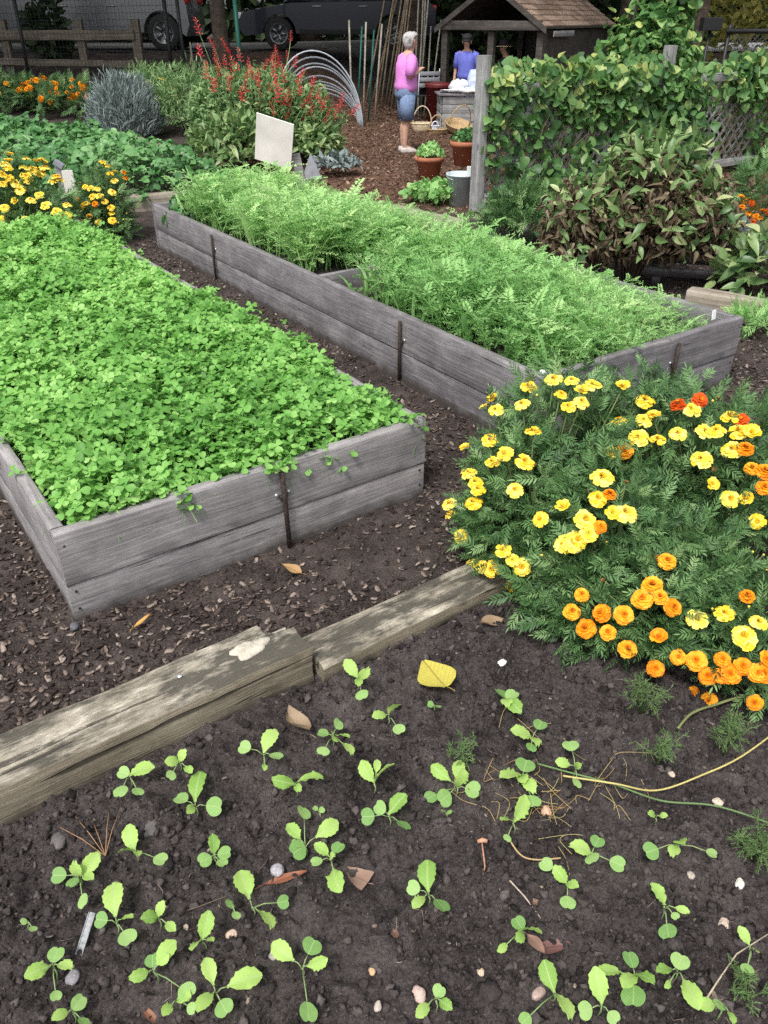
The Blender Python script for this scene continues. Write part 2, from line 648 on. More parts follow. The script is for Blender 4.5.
def soil_mat(name, dark, light, red=None):
    m, N, L = new_mat(name)
    tc = N.new('ShaderNodeTexCoord')
    n1 = nd(N, 'ShaderNodeTexNoise', Scale=4.0, Detail=9.0, Roughness=0.75)
    n2 = nd(N, 'ShaderNodeTexNoise', Scale=130.0, Detail=5.0, Roughness=0.7)
    for n in (n1, n2):
        L.new(tc.outputs['Object'], n.inputs['Vector'])
    ad = nd(N, 'ShaderNodeMath', operation='MULTIPLY_ADD')
    L.new(n2.outputs[0], ad.inputs[0])
    ad.inputs[1].default_value = 0.9
    L.new(n1.outputs[0], ad.inputs[2])
    hf = nd(N, 'ShaderNodeMath', operation='MULTIPLY')
    L.new(ad.outputs[0], hf.inputs[0])
    hf.inputs[1].default_value = 0.52
    mid = tuple(0.45 * (p_ + q_) for p_, q_ in zip(dark, light))
    r = ramp(N, L, hf.outputs[0], [(0.38, dark), (0.50, mid), (0.64, light)])
    col = r.outputs[0]
    if red is not None:
        a = nd(N, 'ShaderNodeAttribute', attribute_name='rnd')
        r2 = ramp(N, L, hf.outputs[0], [(0.40, red[0]), (0.60, red[1])])
        col = mixc(N, L, a.outputs['Fac'], col, r2.outputs[0])
    p = nd(N, 'ShaderNodeBsdfPrincipled', Roughness=0.95)
    p.inputs['Specular IOR Level'].default_value = 0.15
    L.new(col, p.inputs['Base Color'])
    b = nd(N, 'ShaderNodeBump', Strength=1.0, Distance=0.012)
    L.new(ad.outputs[0], b.inputs['Height'])
    L.new(b.outputs[0], p.inputs['Normal'])
    o = N.new('ShaderNodeOutputMaterial')
    L.new(p.outputs[0], o.inputs['Surface'])
    return m


M['path'] = soil_mat('path_soil', (0.0145, 0.0115, 0.011), (0.125, 0.100, 0.090), ((0.06, 0.034, 0.022), (0.17, 0.10, 0.068)))
M['soil'] = soil_mat('seed_bed_soil', (0.0135, 0.0112, 0.0115), (0.130, 0.110, 0.106))
M['asphalt'] = plain('asphalt', (0.055, 0.055, 0.055), 0.9, 0, 0.25, 3, 0.3, 80)
M['clod'] = rnd_mat('soil_clods', [(0.020, 0.0165, 0.0165), (0.043, 0.036, 0.035), (0.072, 0.060, 0.058), (0.12, 0.102, 0.098)], 0.95, 0.6, 150)
M['chip'] = rnd_mat('bark_chips', [(0.03, 0.0215, 0.019), (0.068, 0.050, 0.043), (0.12, 0.090, 0.077), (0.20, 0.155, 0.13), (0.36, 0.295, 0.25)], 0.9, 0.4, 90)
M['redchip'] = rnd_mat('red_bark_chips', [(0.06, 0.034, 0.023), (0.14, 0.08, 0.055), (0.24, 0.145, 0.10), (0.40, 0.275, 0.205)], 0.9, 0.3, 60)

xs = lines([(-90, -30, 6), (-30, -8, 1.1), (-8, -2.4, 0.14), (-2.4, 2.6, 0.016), (2.6, 7, 0.14), (7, 30, 1.2), (30, 90, 6)])
ys = lines([(-25, 0.4, 2.0), (0.4, 1.2, 0.1), (1.2, 5.5, 0.016), (5.5, 9, 0.035), (9, 21, 0.11), (21, 40, 1.0), (40, 160, 8)])
gm, _ = grid_obj('ground', xs, ys, ground_z, None, mulch_zone)
struct(gm.build('ground', M['path']))

xs = lines([(-1.7, 2.1, 0.0075)])
ys = lines([(0.1, 0.7, 0.03), (0.7, 2.75, 0.0075), (2.75, 3.3, 0.03)])


def soil_z(x, y):
    lump = np.maximum(fbm(x, y, 22, 3), -0.35)
    z = -0.03 + 0.020 * fbm(x, y, 3.2, 3) + 0.025 * lump + 0.024 * np.maximum(fbm(x, y, 46, 2, 0.6), -0.3)
    return z - 0.20 * sstep(0.07, 0.15, side(x, y))


def soil_top(x, y):
    return float(soil_z(np.array(x), np.array(y)))


def chip_t(seed):
    rg = np.random.default_rng(seed)
    x = np.array([-1, -0.4, 0.5, 1.0]) * 0.5
    w = np.array([0.25, 0.5, 0.45, 0.15]) * (0.7 + 0.6 * rg.random(4))
    z = 0.12 * rg.normal(size=4)
    V = []
    for i in range(4):
        V += [(x[i], -w[i] * 0.5, z[i] + 0.06), (x[i], w[i] * 0.5, z[i] + 0.06), (x[i], w[i] * 0.5, z[i] - 0.06), (x[i], -w[i] * 0.5, z[i] - 0.06)]
    F = [(i * 4 + j, i * 4 + (j + 1) % 4, i * 4 + 4 + (j + 1) % 4, i * 4 + 4 + j) for i in range(3) for j in range(4)]
    F += [(3, 2, 1, 0), (12, 13, 14, 15)]
    return tplist(V, F)


sm_, _ = grid_obj('garden_soil', xs, ys, soil_z, None)

# clods and crumbs lying in the seed bed
def lump_t(seed, sub=1):
    bm = bmesh.new()
    bmesh.ops.create_icosphere(bm, subdivisions=sub, radius=1)
    bm.verts.index_update()
    rg = np.random.default_rng(seed)
    v = np.array([q.co[:] for q in bm.verts])
    v *= (0.5 + 0.9 * rg.random((len(v), 1)))
    v *= [1, 0.55 + 0.4 * rg.random(), 0.5 + 0.3 * rg.random()]
    f = [tuple(q.index for q in p.verts) for p in bm.faces]
    bm.free()
    return tplist(v, f)


def rand_rot(k):
    q = nrm(RNG.normal(size=(k, 4)))
    a, b, c, d = q.T
    return np.stack([np.stack([1 - 2 * (c * c + d * d), 2 * (b * c - a * d), 2 * (b * d + a * c)], -1),
                     np.stack([2 * (b * c + a * d), 1 - 2 * (b * b + d * d), 2 * (c * d - a * b)], -1),
                     np.stack([2 * (b * d - a * c), 2 * (c * d + a * b), 1 - 2 * (b * b + c * c)], -1)], 1)


def scatter_soil(mb, k, s0, s1, sub, m):
    for q in range(4):
        x = RNG.uniform(-1.1, 1.3, k // 4)
        y = RNG.uniform(0.72, 2.5, k // 4)
        keep = (side(x, y) < 0.035) & (fbm(x, y, 4, 3) > RNG.uniform(-0.9, 0.35, len(x)))
        x, y = x[keep], y[keep]
        s = s0 + (s1 - s0) * RNG.random(len(x)) ** 3
        z = soil_z(x, y) + s * 0.25
        mb.scat(lump_t(q + 10 * sub, sub), rand_rot(len(x)) * s[:, None, None], np.stack([x, y, z], -1), m)


scatter_soil(sm_, 26000, 0.002, 0.006, 1, 1)
scatter_soil(sm_, 6000, 0.004, 0.014, 1, 1)
scatter_soil(sm_, 2200, 0.007, 0.015, 2, 1)
scatter_soil(sm_, 260, 0.012, 0.022, 2, 1)
# bits of straw, bark and root fibre mixed into the surface
k = 1500
x, y = RNG.uniform(-1.1, 1.3, k), RNG.uniform(0.72, 2.5, k)
kp = (side(x, y) < 0.03) & (fbm(x, y, 3, 2) > RNG.uniform(-0.8, 0.4, k))
x, y = x[kp], y[kp]
a = RNG.random(len(x)) * 6.283
for q in range(6):
    s_ = np.arange(len(x)) % 6 == q
    sz = 0.003 + 0.014 * RNG.random(s_.sum()) ** 3
    sm_.scat(chip_t(q), frames(np.stack([np.cos(a), np.sin(a), RNG.normal(0, 0.3, len(x))], -1)[s_], np.stack([0 * a, 0 * a, 1 + 0 * a], -1)[s_], sz), np.stack([x, y, soil_z(x, y) + 0.002], -1)[s_], 2, RNG.random(s_.sum()))
k = 260
for i in range(k):
    px_, py_ = random.uniform(-1.0, 1.2), random.uniform(0.75, 2.2)
    if side(px_, py_) > 0.0:
        continue
    a_ = random.random() * 6.28
    l_ = random.uniform(0.012, 0.05)
    P_ = [np.array([px_ + l_ * t_ * math.cos(a_ + t_), py_ + l_ * t_ * math.sin(a_ + t_), 0]) for t_ in (0, 0.5, 1)]
    for q in P_:
        q[2] = soil_top(q[0], q[1]) + 0.003
    sm_.tube(P_, random.uniform(0.0005, 0.001), 4, 2, random.random())
struct(sm_.build('garden_soil', [M['soil'], M['clod'], M['chip']]))

# road on the bank behind the garden
rx = lines([(-80, 80, 4)])
ry = lines([(20.3, 27.5, 0.6)])
rm_, _ = grid_obj('road', rx, ry, lambda x, y: np.maximum(hgt(x, y), 0) + 0.03 + 0 * x, None)
rm_.v[0][:, 2] = hgt(rm_.v[0][:, 0], rm_.v[0][:, 1]) + 0.02
struct(rm_.build('road', M['asphalt']))
M['gravel'] = plain('grey_gravel', (0.34, 0.34, 0.35), 0.95, 0, 0.35, 9, 0.5, 60)
dv_, _ = grid_obj('driveway', lines([(6.2, 20, 1.0)]), lines([(20.4, 27.4, 0.5)]), lambda x, y: 0 * x, None)
dv_.v[0][:, 2] = hgt(dv_.v[0][:, 0], dv_.v[0][:, 1]) + 0.026
struct(dv_.build('driveway', M['gravel']))


# ------------------------------------------------------------------ bark mulch
LB0, LBW, LBL, LBH = np.array([-1.02, 2.02]), 1.455, 4.5, 0.345
RB_A = R(34.8)
RU = np.array([-math.sin(RB_A), math.cos(RB_A)])
RV = np.array([math.cos(RB_A), math.sin(RB_A)])
RB0, RBW, RBL, RBH = np.array([0.69, 3.21]), 1.46, 4.66, 0.37


def in_bed(x, y, o, u, v, W, Lg, pad=0.0):
    a = (x - o[0]) * v[0] + (y - o[1]) * v[1]
    b = (x - o[0]) * u[0] + (y - o[1]) * u[1]
    return (a > -pad) & (a < W + pad) & (b > -pad) & (b < Lg + pad)


def scatter_chips(k, x0, x1, y0, y1, s0, s1, mat, dens, label, red):
    mb = MB()
    for q in range(6):
        x = RNG.uniform(x0, x1, k // 6)
        y = y0 + (y1 - y0) * RNG.random(k // 6) ** (1.0 if red else 1.5)
        keep = ~in_bed(x, y, LB0, U, Vd, LBW, LBL) & ~in_bed(x, y, RB0, RU, RV, RBW, RBL) & (side(x, y) > 0.05)
        mz = mulch_zone(x, y)
        keep &= (mz > RNG.random(len(x))) if red else (mz < RNG.random(len(x)))
        keep &= fbm(x, y, 1.7, 3) > RNG.uniform(-1.0, dens, len(x))
        x, y = x[keep], y[keep]
        s = s0 + (s1 - s0) * RNG.random(len(x)) ** 2
        up = np.stack([RNG.normal(0, 0.3, len(x)), RNG.normal(0, 0.3, len(x)), np.ones(len(x))], -1)
        a = RNG.random(len(x)) * 6.283
        Rm = frames(np.stack([np.cos(a), np.sin(a), RNG.normal(0, 0.22, len(x))], -1), up, s)
        z = ground_z(x, y) + 0.003 + 0.004 * RNG.random(len(x))
        mb.scat(chip_t(q), Rm, np.stack([x, y, z], -1), 0, RNG.random(len(x)) ** 1.8)
    return tag(mb.build('mulch', mat), label, 'mulch', kind='stuff')


scatter_chips(100000, -2.2, 2.9, 1.3, 7.5, 0.004, 0.033, M['chip'], 0.0, 'dark bark chips strewn over the path between the raised beds', False)
scatter_chips(30000, -2.2, 4.5, 7.5, 18.0, 0.02, 0.07, M['redchip'], -0.1, 'reddish bark mulch covering the open ground around the standing woman', True)


# ------------------------------------------------------------------ boards
def plank(name, Lg, T, Hh, mat, parent=None, loc=(0, 0, 0), rot=(0, 0, 0), seg=0.06, wob=0.002, ch=0.006, seed=0, ragged=0.0, notch=None):
    """board along local X, thickness along Y, height along Z, its origin at the start, mid thickness, mid height"""
    rg = np.random.default_rng(seed)
    n = max(2, int(Lg / seg))
    y, z = T / 2, Hh / 2
    nz = max(3, int(Hh / 0.035))
    prof = []
    zs = np.linspace(-z + ch, z - ch, nz)
    prof += [(-y, q) for q in zs] + [(-y + ch * 0.35, z - ch * 0.35)]
    ysn = np.linspace(-y + ch, y - ch, max(2, int(T / 0.03)))
    prof += [(q, z) for q in ysn] + [(y - ch * 0.35, z - ch * 0.35)]
    prof += [(y, q) for q in zs[::-1]] + [(y - ch * 0.35, -z + ch * 0.35)]
    prof += [(q, -z) for q in ysn[::-1]] + [(-y + ch * 0.35, -z + ch * 0.35)]
    P = np.array(prof)
    X = np.linspace(0, Lg, n + 1)
    rings = []
    so = seed * 7.7
    for i, x in enumerate(X):
        k = np.arange(len(P))
        dy = wob * fbm(np.full(len(P), x * 3 + so), P[:, 1] * 25 + so, 1.0, 3) + wob * 1.2 * fbm(np.full(len(P), x * 9), k * 0.37 + so, 1.0, 2)
        dz = wob * 1.6 * fbm(np.full(len(P), x * 6 + so), P[:, 0] * 40 + 3 + so, 1.0, 3)
        xx = np.full(len(P), x)
        if ragged and i == n:
            xx = xx + ragged * (fbm(P[:, 0] * 60, P[:, 1] * 60 + so, 1.0, 2))
        if notch is not None and i >= n - notch[0]:
            sel = P[:, 0] > notch[1]
            dz = dz - np.where(sel, np.where(P[:, 1] > 0, notch[2] + 0.01 * fbm(P[:, 0] * 90, np.full(len(P), x * 60), 1, 2), 0), 0)
        rings.append(np.stack([xx, P[:, 0] + dy, P[:, 1] + dz], -1))
    mb = MB()
    mb.loft(rings[::1])
    # rings run so that faces look outward
    mb.f = [(a[:, ::-1], m) for a, m in mb.f]
    o = mb.build(name, mat, parent, True, loc, rot)
    o.data.set_sharp_from_angle(angle=R(35))
    return o


def strap(parent, loc, rz, Hh, lean=0.0, nuts=True):
    mb = MB()
    mb.tube([(0, -0.016, -0.02), (lean * 0.5, -0.017, Hh * 0.5), (lean, -0.016, Hh * 0.93)], 0.0095, 8)
    mb.box((lean * 0.55, -0.007, Hh * 0.62), (0.03, 0.014, 0.02), ch=0.003)
    o = mb.build('stake', M['iron'], parent, True, loc, (0, 0, rz))
    if nuts:
        for q in (-0.026, 0.026):
            b = MB().lathe([(0.0, -0.002), (0.007, -0.002), (0.007, 0.004), (0.003, 0.006), (0.0, 0.006)], n=8, cap=False).build('bolt', M['nail'], o)
            b.location = (q + lean * 0.6, -0.002, Hh * 0.66)
            b.rotation_euler = (R(90), 0, 0)
    return o


def raised_bed(origin, ang, W, Lg, Hh, mat, label, split, soil_h, stakes, T=0.045, dividers=()):
    bed = empty('raised_bed', (origin[0], origin[1], 0), ang, label, 'raised bed')
    lo = Hh * split
    bury = 0.06
    sd = int(W * 1000)
    courses = [(-bury, lo - 0.003, 0.004), (lo, Hh, 0.0)]
    for ci, (z0, z1, inset) in enumerate(courses):
        h, zc = z1 - z0, (z0 + z1) / 2
        k = sd + ci * 10
        mat_ = M[mat if ci else mat + '_low']
        plank('board', W, T, h, mat_, bed, (0, T / 2 + inset, zc), (0, 0, 0), seed=k + 1)
        plank('board', W, T, h, mat_, bed, (0, Lg - T / 2 - inset, zc), (0, 0, 0), seed=k + 2)
        plank('board', Lg - 2 * T - 0.004, T, h, mat_, bed, (T / 2 + inset, T + 0.002, zc), (0, 0, R(90)), seed=k + 3)
        plank('board', Lg - 2 * T - 0.004, T, h, mat_, bed, (W - T / 2 - inset, T + 0.002, zc), (0, 0, R(90)), seed=k + 4)
    for d in dividers:
        plank('divider_board', W - 2 * T - 0.004, 0.035, Hh - 0.14, M[mat], bed, (T + 0.002, d, Hh / 2 + 0.05), (0, 0, 0), seed=sd + 77)
    for zz in (Hh * 0.14, Hh * 0.34, Hh * 0.58, Hh * 0.86):
        for xx in (0.022, W - 0.022):
            sc_ = MB().lathe([(0.0, -0.004), (0.004, -0.004), (0.0045, 0.001), (0.003, 0.0015), (0.0, 0.001)], n=10, cap=False).build('screw', M['iron'], bed)
            sc_.location = (xx + RNG.normal(0, 0.003), 0.0015, zz)
            sc_.rotation_euler = (R(90), 0, 0)
    # filling
    n = 40
    X, Y = np.meshgrid(np.linspace(T + 0.003, W - T - 0.003, 24), np.linspace(T + 0.003, Lg - T - 0.003, 70))
    Z = soil_h + 0.02 * fbm(X, Y, 5, 3)
    ny, nx = X.shape
    i = np.arange(nx * ny).reshape(ny, nx)
    mb = MB()
    mb.v, mb.n, mb.r = [np.stack([X, Y, Z], -1).reshape(-1, 3)], nx * ny, [np.zeros(nx * ny)]
    mb.f = [(np.stack([i[:-1, :-1], i[:-1, 1:], i[1:, 1:], i[1:, :-1]], -1).reshape(-1, 4), 0)]
    mb.build('soil_fill', M['soil'], bed)
    for (sx, sy, rz, lean) in stakes:
        strap(bed, (sx, sy, 0), rz, Hh, lean)
    return bed


lbed = raised_bed(LB0, BED_A, LBW, LBL, LBH, 'board', 'weathered grey board raised bed overflowing with green clover, iron stake on its front',
                  0.42, 0.27, [(0.80, 0, 0, -0.01), (LBW + 0.0, 2.3, R(90), 0.0)])
rbed = raised_bed(RB0, RB_A, RBW, RBL, RBH, 'board_dark', 'long grey board raised bed of feathery vetch, with a divider board and three iron stakes',
                  0.45, 0.27, [(0.92, 0, 0, -0.004), (0, 1.04, R(-90), 0), (0, 3.42, R(-90), 0)], dividers=(2.02,))

# foreground timbers
def timber(label, p0, p1, W, Hh, ztop, mat, tilt=0.0, seed=1, ragged=0.0, notch=None, wob=0.004, ch=0.008, name='landscape_timber', seg=0.03):
    p0, p1 = np.asarray(p0)[:2], np.asarray(p1)[:2]
    d = p1 - p0
    a = math.atan2(d[1], d[0])
    o = plank(name, float(np.linalg.norm(d)), W, Hh, mat, None, (p0[0] - math.sin(a) * W / 2, p0[1] + math.cos(a) * W / 2, ztop - Hh / 2), (tilt, 0, a), seg=seg, wob=wob, ch=ch, seed=seed, ragged=ragged, notch=notch)
    return tag(o, label, 'timber')


t0 = np.array([-0.218, 1.797])
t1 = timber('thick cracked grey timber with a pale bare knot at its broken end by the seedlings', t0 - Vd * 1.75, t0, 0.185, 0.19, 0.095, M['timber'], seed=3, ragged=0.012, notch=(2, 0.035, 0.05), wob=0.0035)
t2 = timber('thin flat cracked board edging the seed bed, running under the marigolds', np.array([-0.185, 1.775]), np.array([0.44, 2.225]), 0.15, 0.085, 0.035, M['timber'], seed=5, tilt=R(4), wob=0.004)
nl = MB().lathe([(0.0, -0.01), (0.003, -0.01), (0.003, 0.0), (0.008, 0.001), (0.007, 0.003), (0.0, 0.004)], n=12, cap=False).build('nail', M['nail'], t1)
q = at(180, 677, 0.095)
nl.location = t1.matrix_basis.inverted() @ Vector((q[0], q[1], 0.098))
# the bare pale knot: a shallow boss of clean wood near the broken end
M['knot'] = plain('bare_knot_wood', (0.45, 0.41, 0.34), 0.85, 0, 0.25, 22, 0.5, 70)
kb = MB()
rg = np.random.default_rng(5)
rr = []
for rad, z in [(1.0, -0.012), (0.97, 0.002), (0.7, 0.007), (0.35, 0.009), (0.06, 0.009)]:
    a = np.arange(22) * 2 * math.pi / 22
    wv = 1 + 0.16 * np.sin(3 * a + 1) + 0.10 * np.sin(5 * a)
    rr.append(np.stack([0.062 * rad * wv * np.cos(a), 0.035 * rad * wv * np.sin(a), np.full(22, z) + 0.002 * rg.normal(size=22)], -1))
kb.loft(rr)
ko = kb.build('knot', M['knot'], t1)
q = at(250, 649, 0.095)
ko.location = t1.matrix_basis.inverted() @ Vector((q[0], q[1], 0.0985))
# ------------------------------------------------------------------ ground cover in the beds
M['clover'] = leaf_mat('clover_leaves', [(0.085, 0.235, 0.04), (0.165, 0.375, 0.08), (0.245, 0.48, 0.12), (0.36, 0.57, 0.19)], 0.32, 0.5, 0.3)
M['vetch'] = leaf_mat('vetch_leaves', [(0.12, 0.28, 0.075), (0.235, 0.445, 0.15), (0.355, 0.575, 0.225), (0.49, 0.665, 0.30)], 0.38, 0.5, 0.25)
M['straw'] = leaf_mat('strawberry_foliage', [(0.035, 0.11, 0.034), (0.065, 0.185, 0.055), (0.11, 0.26, 0.08), (0.20, 0.37, 0.15)], 0.22, 0.45, 0.45)


def polar_dirs(k, tilt0, tilt1):
    """unit vectors whose angle from level runs from tilt0 to tilt1 (radians)"""
    a = RNG.random(k) * 6.2832
    e = tilt0 + (tilt1 - tilt0) * RNG.random(k)
    return np.stack([np.cos(a) * np.cos(e), np.sin(a) * np.cos(e), np.sin(e)], -1)


def upish(k, s=0.35):
    return np.stack([RNG.normal(0, s, k), RNG.normal(0, s, k), np.ones(k)], -1)


def clover_t(seed):
    rg = np.random.default_rng(seed)
    lf = leaf_t([0.16, 0.62, 0.98, 1.06, 0.72], 0.92, 0.16, 0.14, 0.03, notch=0.10, seed=seed)
    it = []
    for q in range(3):
        a = q * 2 * math.pi / 3 + rg.normal(0, 0.12)
        sc = 0.5 * (0.9 + 0.2 * rg.random())
        it.append((lf, rotz(a) @ rotx(rg.normal(-0.02, 0.16)) * sc, (-0.02 * math.sin(a), 0.02 * math.cos(a), 0)))
    st = MB().tube([(0, 0, 0), (0.05, -0.08, -0.5), (0.0, -0.1, -1.4)], 0.022, 3, cap=False)
    it.append(((np.concatenate(st.v), [(a, 0) for a, _ in st.f]), np.eye(3), (0, 0, 0)))
    return tmerge(it)


def clover_bed():
    mb = MB()
    k = 23000
    a = RNG.uniform(-0.05, LBW + 0.045, k)
    b = RNG.uniform(-0.05, LBL + 0.05, k)
    x = LB0[0] + Vd[0] * a + U[0] * b
    y = LB0[1] + Vd[1] * a + U[1] * b
    edge = np.minimum(np.minimum(a, LBW - a), np.minimum(b, LBL - b))
    top = 0.375 + 0.045 * fbm(x, y, 3.0, 3) + 0.045 * fbm(x, y, 9, 2) + 0.055 * sstep(0.0, 0.3, edge)
    ov = fbm(x, y, 6, 2)
    keep = (edge > 0.03) | ((ov > 0.12 + 0.3 * RNG.random(k)) & (edge > -0.012))
    # the right-hand side of the bed shows more of its rim
    keep &= ~((LBW - a < 0.07) & (RNG.random(k) < 0.6)) & ~((a < 0.06) & (b < 1.2) & (RNG.random(k) < 0.8))
    z = top - 0.10 * RNG.random(k) ** 1.6 + 0.015 * RNG.normal(size=k) + np.where(edge < 0.02, 0.01, 0)
    x, y, z, a, b = (q[keep] for q in (x, y, z, a, b))
    k = len(x)
    out = np.stack([RNG.normal(0, 0.42, k), RNG.normal(0, 0.42, k) - 0.12, np.ones(k)], -1)
    s = RNG.uniform(0.036, 0.070, k)
    Rm = frames(np.cross(out, nrm(RNG.normal(size=(k, 3)))), out, s)
    idx = RNG.integers(0, 6, k)
    rnd = np.clip(0.45 + 0.42 * fbm(x, y, 2.2, 3) + RNG.normal(0, 0.2, k), 0, 1)
    for q in range(6):
        sel = idx == q
        mb.scat(clover_t(q + 1), Rm[sel], np.stack([x, y, z], -1)[sel], 0, rnd[sel])
    o = mb.build('clover', M['clover'])
    tag(o, 'bright green clover filling the front left raised bed', 'clover', kind='stuff')


clover_bed()


def sprig_t(seed, Lg=1.0, leaves=7, pairs=7):
    """a stem with feathery leaves: unit height, leaning over at the tip"""
    rg = np.random.default_rng(seed)
    n = 9
    t = np.linspace(0, 1, n)
    bend = rg.uniform(0.2, 0.6)
    az = rg.random() * 6.28
    P = np.stack([bend * t ** 2 * math.cos(az), bend * t ** 2 * math.sin(az), t * (1 - 0.3 * bend * t)], -1)
    st = MB().tube(P, np.linspace(0.013, 0.006, n), 3, cap=False)
    it = [((np.concatenate(st.v), [(a, 0) for a, _ in st.f]), np.eye(3), (0, 0, 0))]
    lv, lf = [], []
    for q in range(leaves):
        u = 0.22 + 0.78 * (q + rg.random() * 0.5) / leaves
        p = np.array([np.interp(u, t, P[:, j]) for j in range(3)])
        a = q * 2.4 + rg.random()
        d = nrm(np.array([math.cos(a), math.sin(a), rg.uniform(0.1, 0.9)]))
        ll = rg.uniform(0.22, 0.36)
        sid = nrm(np.cross(d, [0, 0, 1]))
        for i in range(pairs):
            w = (i + 0.6) / pairs
            c = p + d * ll * w + np.array([0, 0, -0.06 * w * w])
            for sgn in (-1, 1):
                e = nrm(sid * sgn + d * 0.55 + rg.normal(0, 0.18, 3))
                g = np.cross(e, d) * 0.013
                wd = d * 0.017
                l2 = 0.085 * (1 - 0.45 * w)
                k = len(lv)
                lv += [c, c + e * l2 * 0.5 - wd + g * 0.4, c + e * l2, c + e * l2 * 0.5 + wd + g]
                lf.append((k, k + 1, k + 2, k + 3))
    it.append((tplist(lv, lf), np.eye(3), (0, 0, 0)))
    return tmerge(it)


def blade_t(seed):
    rg = np.random.default_rng(seed)
    n = 7
    t = np.linspace(0, 1, n)
    b = rg.uniform(0.3, 1.0)
    y = b * t ** 2 * 0.7
    z = t - 0.55 * b * t ** 3
    w = 0.03 * np.sin(np.pi * np.clip(t * 0.86 + 0.14, 0, 1)) + 0.001
    v, f = [], []
    for i in range(n):
        v += [(-w[i], y[i], z[i]), (0, y[i] - 0.006, z[i]), (w[i], y[i], z[i])]
    for i in range(n - 1):
        f += [(i * 3, i * 3 + 1, i * 3 + 4, i * 3 + 3), (i * 3 + 1, i * 3 + 2, i * 3 + 5, i * 3 + 4)]
    return tplist(v, f)


def vetch_bed():
    mb = MB()

    def put(k, a0, a1, b0, b1, h0, h1, blades, rbias):
        a, b = RNG.uniform(a0, a1, k), RNG.uniform(b0, b1, k)
        keep = fbm(a, b, 2.6, 2) > RNG.uniform(-1.3, 0.1, k)
        keep &= ~((a < 0.42) & (b > 1.6) & (b < 2.3))
        keep &= ~((np.abs(b - 2.02) < 0.1) & (RNG.random(k) < 0.6))
        a, b = a[keep], b[keep]
        k = len(a)
        x = RB0[0] + RV[0] * a + RU[0] * b
        y = RB0[1] + RV[1] * a + RU[1] * b
        h = RNG.uniform(h0, h1, k) * (1 + 0.45 * fbm(x, y, 2.0, 2)) * (1 - 0.42 * sstep(0.75, 1.35, a))
        idx = RNG.integers(0, 6, k)
        rot = RNG.random(k) * 6.283
        Rz = np.stack([np.stack([np.cos(rot), -np.sin(rot), 0 * rot], -1), np.stack([np.sin(rot), np.cos(rot), 0 * rot], -1), np.stack([0 * rot, 0 * rot, 1 + 0 * rot], -1)], 1)
        tl = RNG.normal(0, 0.2, (k, 2))
        Rz[:, 0, 2], Rz[:, 1, 2] = tl[:, 0], tl[:, 1]
        T = np.stack([x, y, np.full(k, 0.26)], -1)
        rn = np.clip(rbias + 0.3 * fbm(x, y, 1.6, 2) + RNG.normal(0, 0.2, k), 0, 1)
        for q in range(6):
            s = idx == q
            mb.scat(blade_t(q) if blades else sprig_t(q), Rz[s] * h[s][:, None, None], T[s], 0, rn[s])
    # front half, from the divider to the near end; a strip by the end board stays low
    put(1550, 0.10, RBW - 0.10, 0.22, 1.95, 0.18, 0.42, False, 0.5)
    put(170, 0.05, RBW - 0.08, 0.06, 0.25, 0.12, 0.22, False, 0.4)
    put(330, 0.06, RBW - 0.06, 0.10, 1.95, 0.24, 0.50, True, 0.5)
    # back half, left of its middle somewhat shorter
    put(1950, 0.16, RBW - 0.12, 2.12, RBL - 0.25, 0.20, 0.44, False, 0.62)
    put(260, 0.10, RBW - 0.1, 2.12, RBL - 0.2, 0.25, 0.42, True, 0.5)
    o = mb.build('vetch', M['vetch'])
    tag(o, 'feathery pale green vetch and grass blades filling the long raised bed', 'vetch', kind='stuff')


vetch_bed()
# a darker leafy plant in the far left corner of that bed
def trifoliate_t(seed, m=0):
    lf = leaf_t([0.15, 0.7, 1.0, 0.85, 0.25], 0.8, 0.12, 0.2, 0.05, seed=seed)
    it = []
    for a, sc in ((0, 0.6), (1.35, 0.52), (-1.35, 0.52)):
        it.append((lf, rotz(a) * sc, (0, 0, 0)))
    st = MB().tube([(0, 0, 0), (0.0, -0.25, -0.45), (0.0, -0.4, -1.1)], 0.022, 3, cap=False)
    it.append(((np.concatenate(st.v), [(a, 0) for a, _ in st.f]), np.eye(3), (0, 0, 0)))
    return tmerge(it)


TRI = [trifoliate_t(q) for q in range(4)]


def dome_leaves(mb, c, rad, k, tpls, s0, s1, low=0.0, m=0, inner=0.35, droop=0.0, rbias=0.5, rvar=0.25, lump=0.25, lf=2.2, wild=0.7):
    """leaves through the shell of an ellipsoid dome with an uneven surface"""
    c, rad = np.asarray(c, float), np.asarray(rad, float)
    n = nrm(RNG.normal(size=(int(k * 2.4), 3)))
    n = n[n[:, 2] > low][:k]
    k = len(n)
    az = np.arctan2(n[:, 1], n[:, 0])
    lm = 1 + lump * fbm(az * lf + c[0] * 3.1, n[:, 2] * lf * 1.6 + c[1] * 1.7, 1.0, 3)
    r = lm * (1 - inner * RNG.random(k) ** 1.5)
    P = c + n * rad * r[:, None]
    out = nrm(n * np.array([1, 1, 0.6]) + np.array([0, 0, 0.4 - droop]) + RNG.normal(0, wild, (k, 3)))
    up = nrm(n * 0.8 + np.array([0, 0, 0.9]) + RNG.normal(0, wild * 0.7, (k, 3)))
    s = RNG.uniform(s0, s1, k)
    Rm = frames(out, up, s)
    idx = RNG.integers(0, len(tpls), k)
    rn = np.clip(rbias + RNG.normal(0, rvar, k), 0, 1)
    for q, tp in enumerate(tpls):
        sel = idx == q
        mb.scat(tp, Rm[sel], P[sel], m, rn[sel])
    return P, n


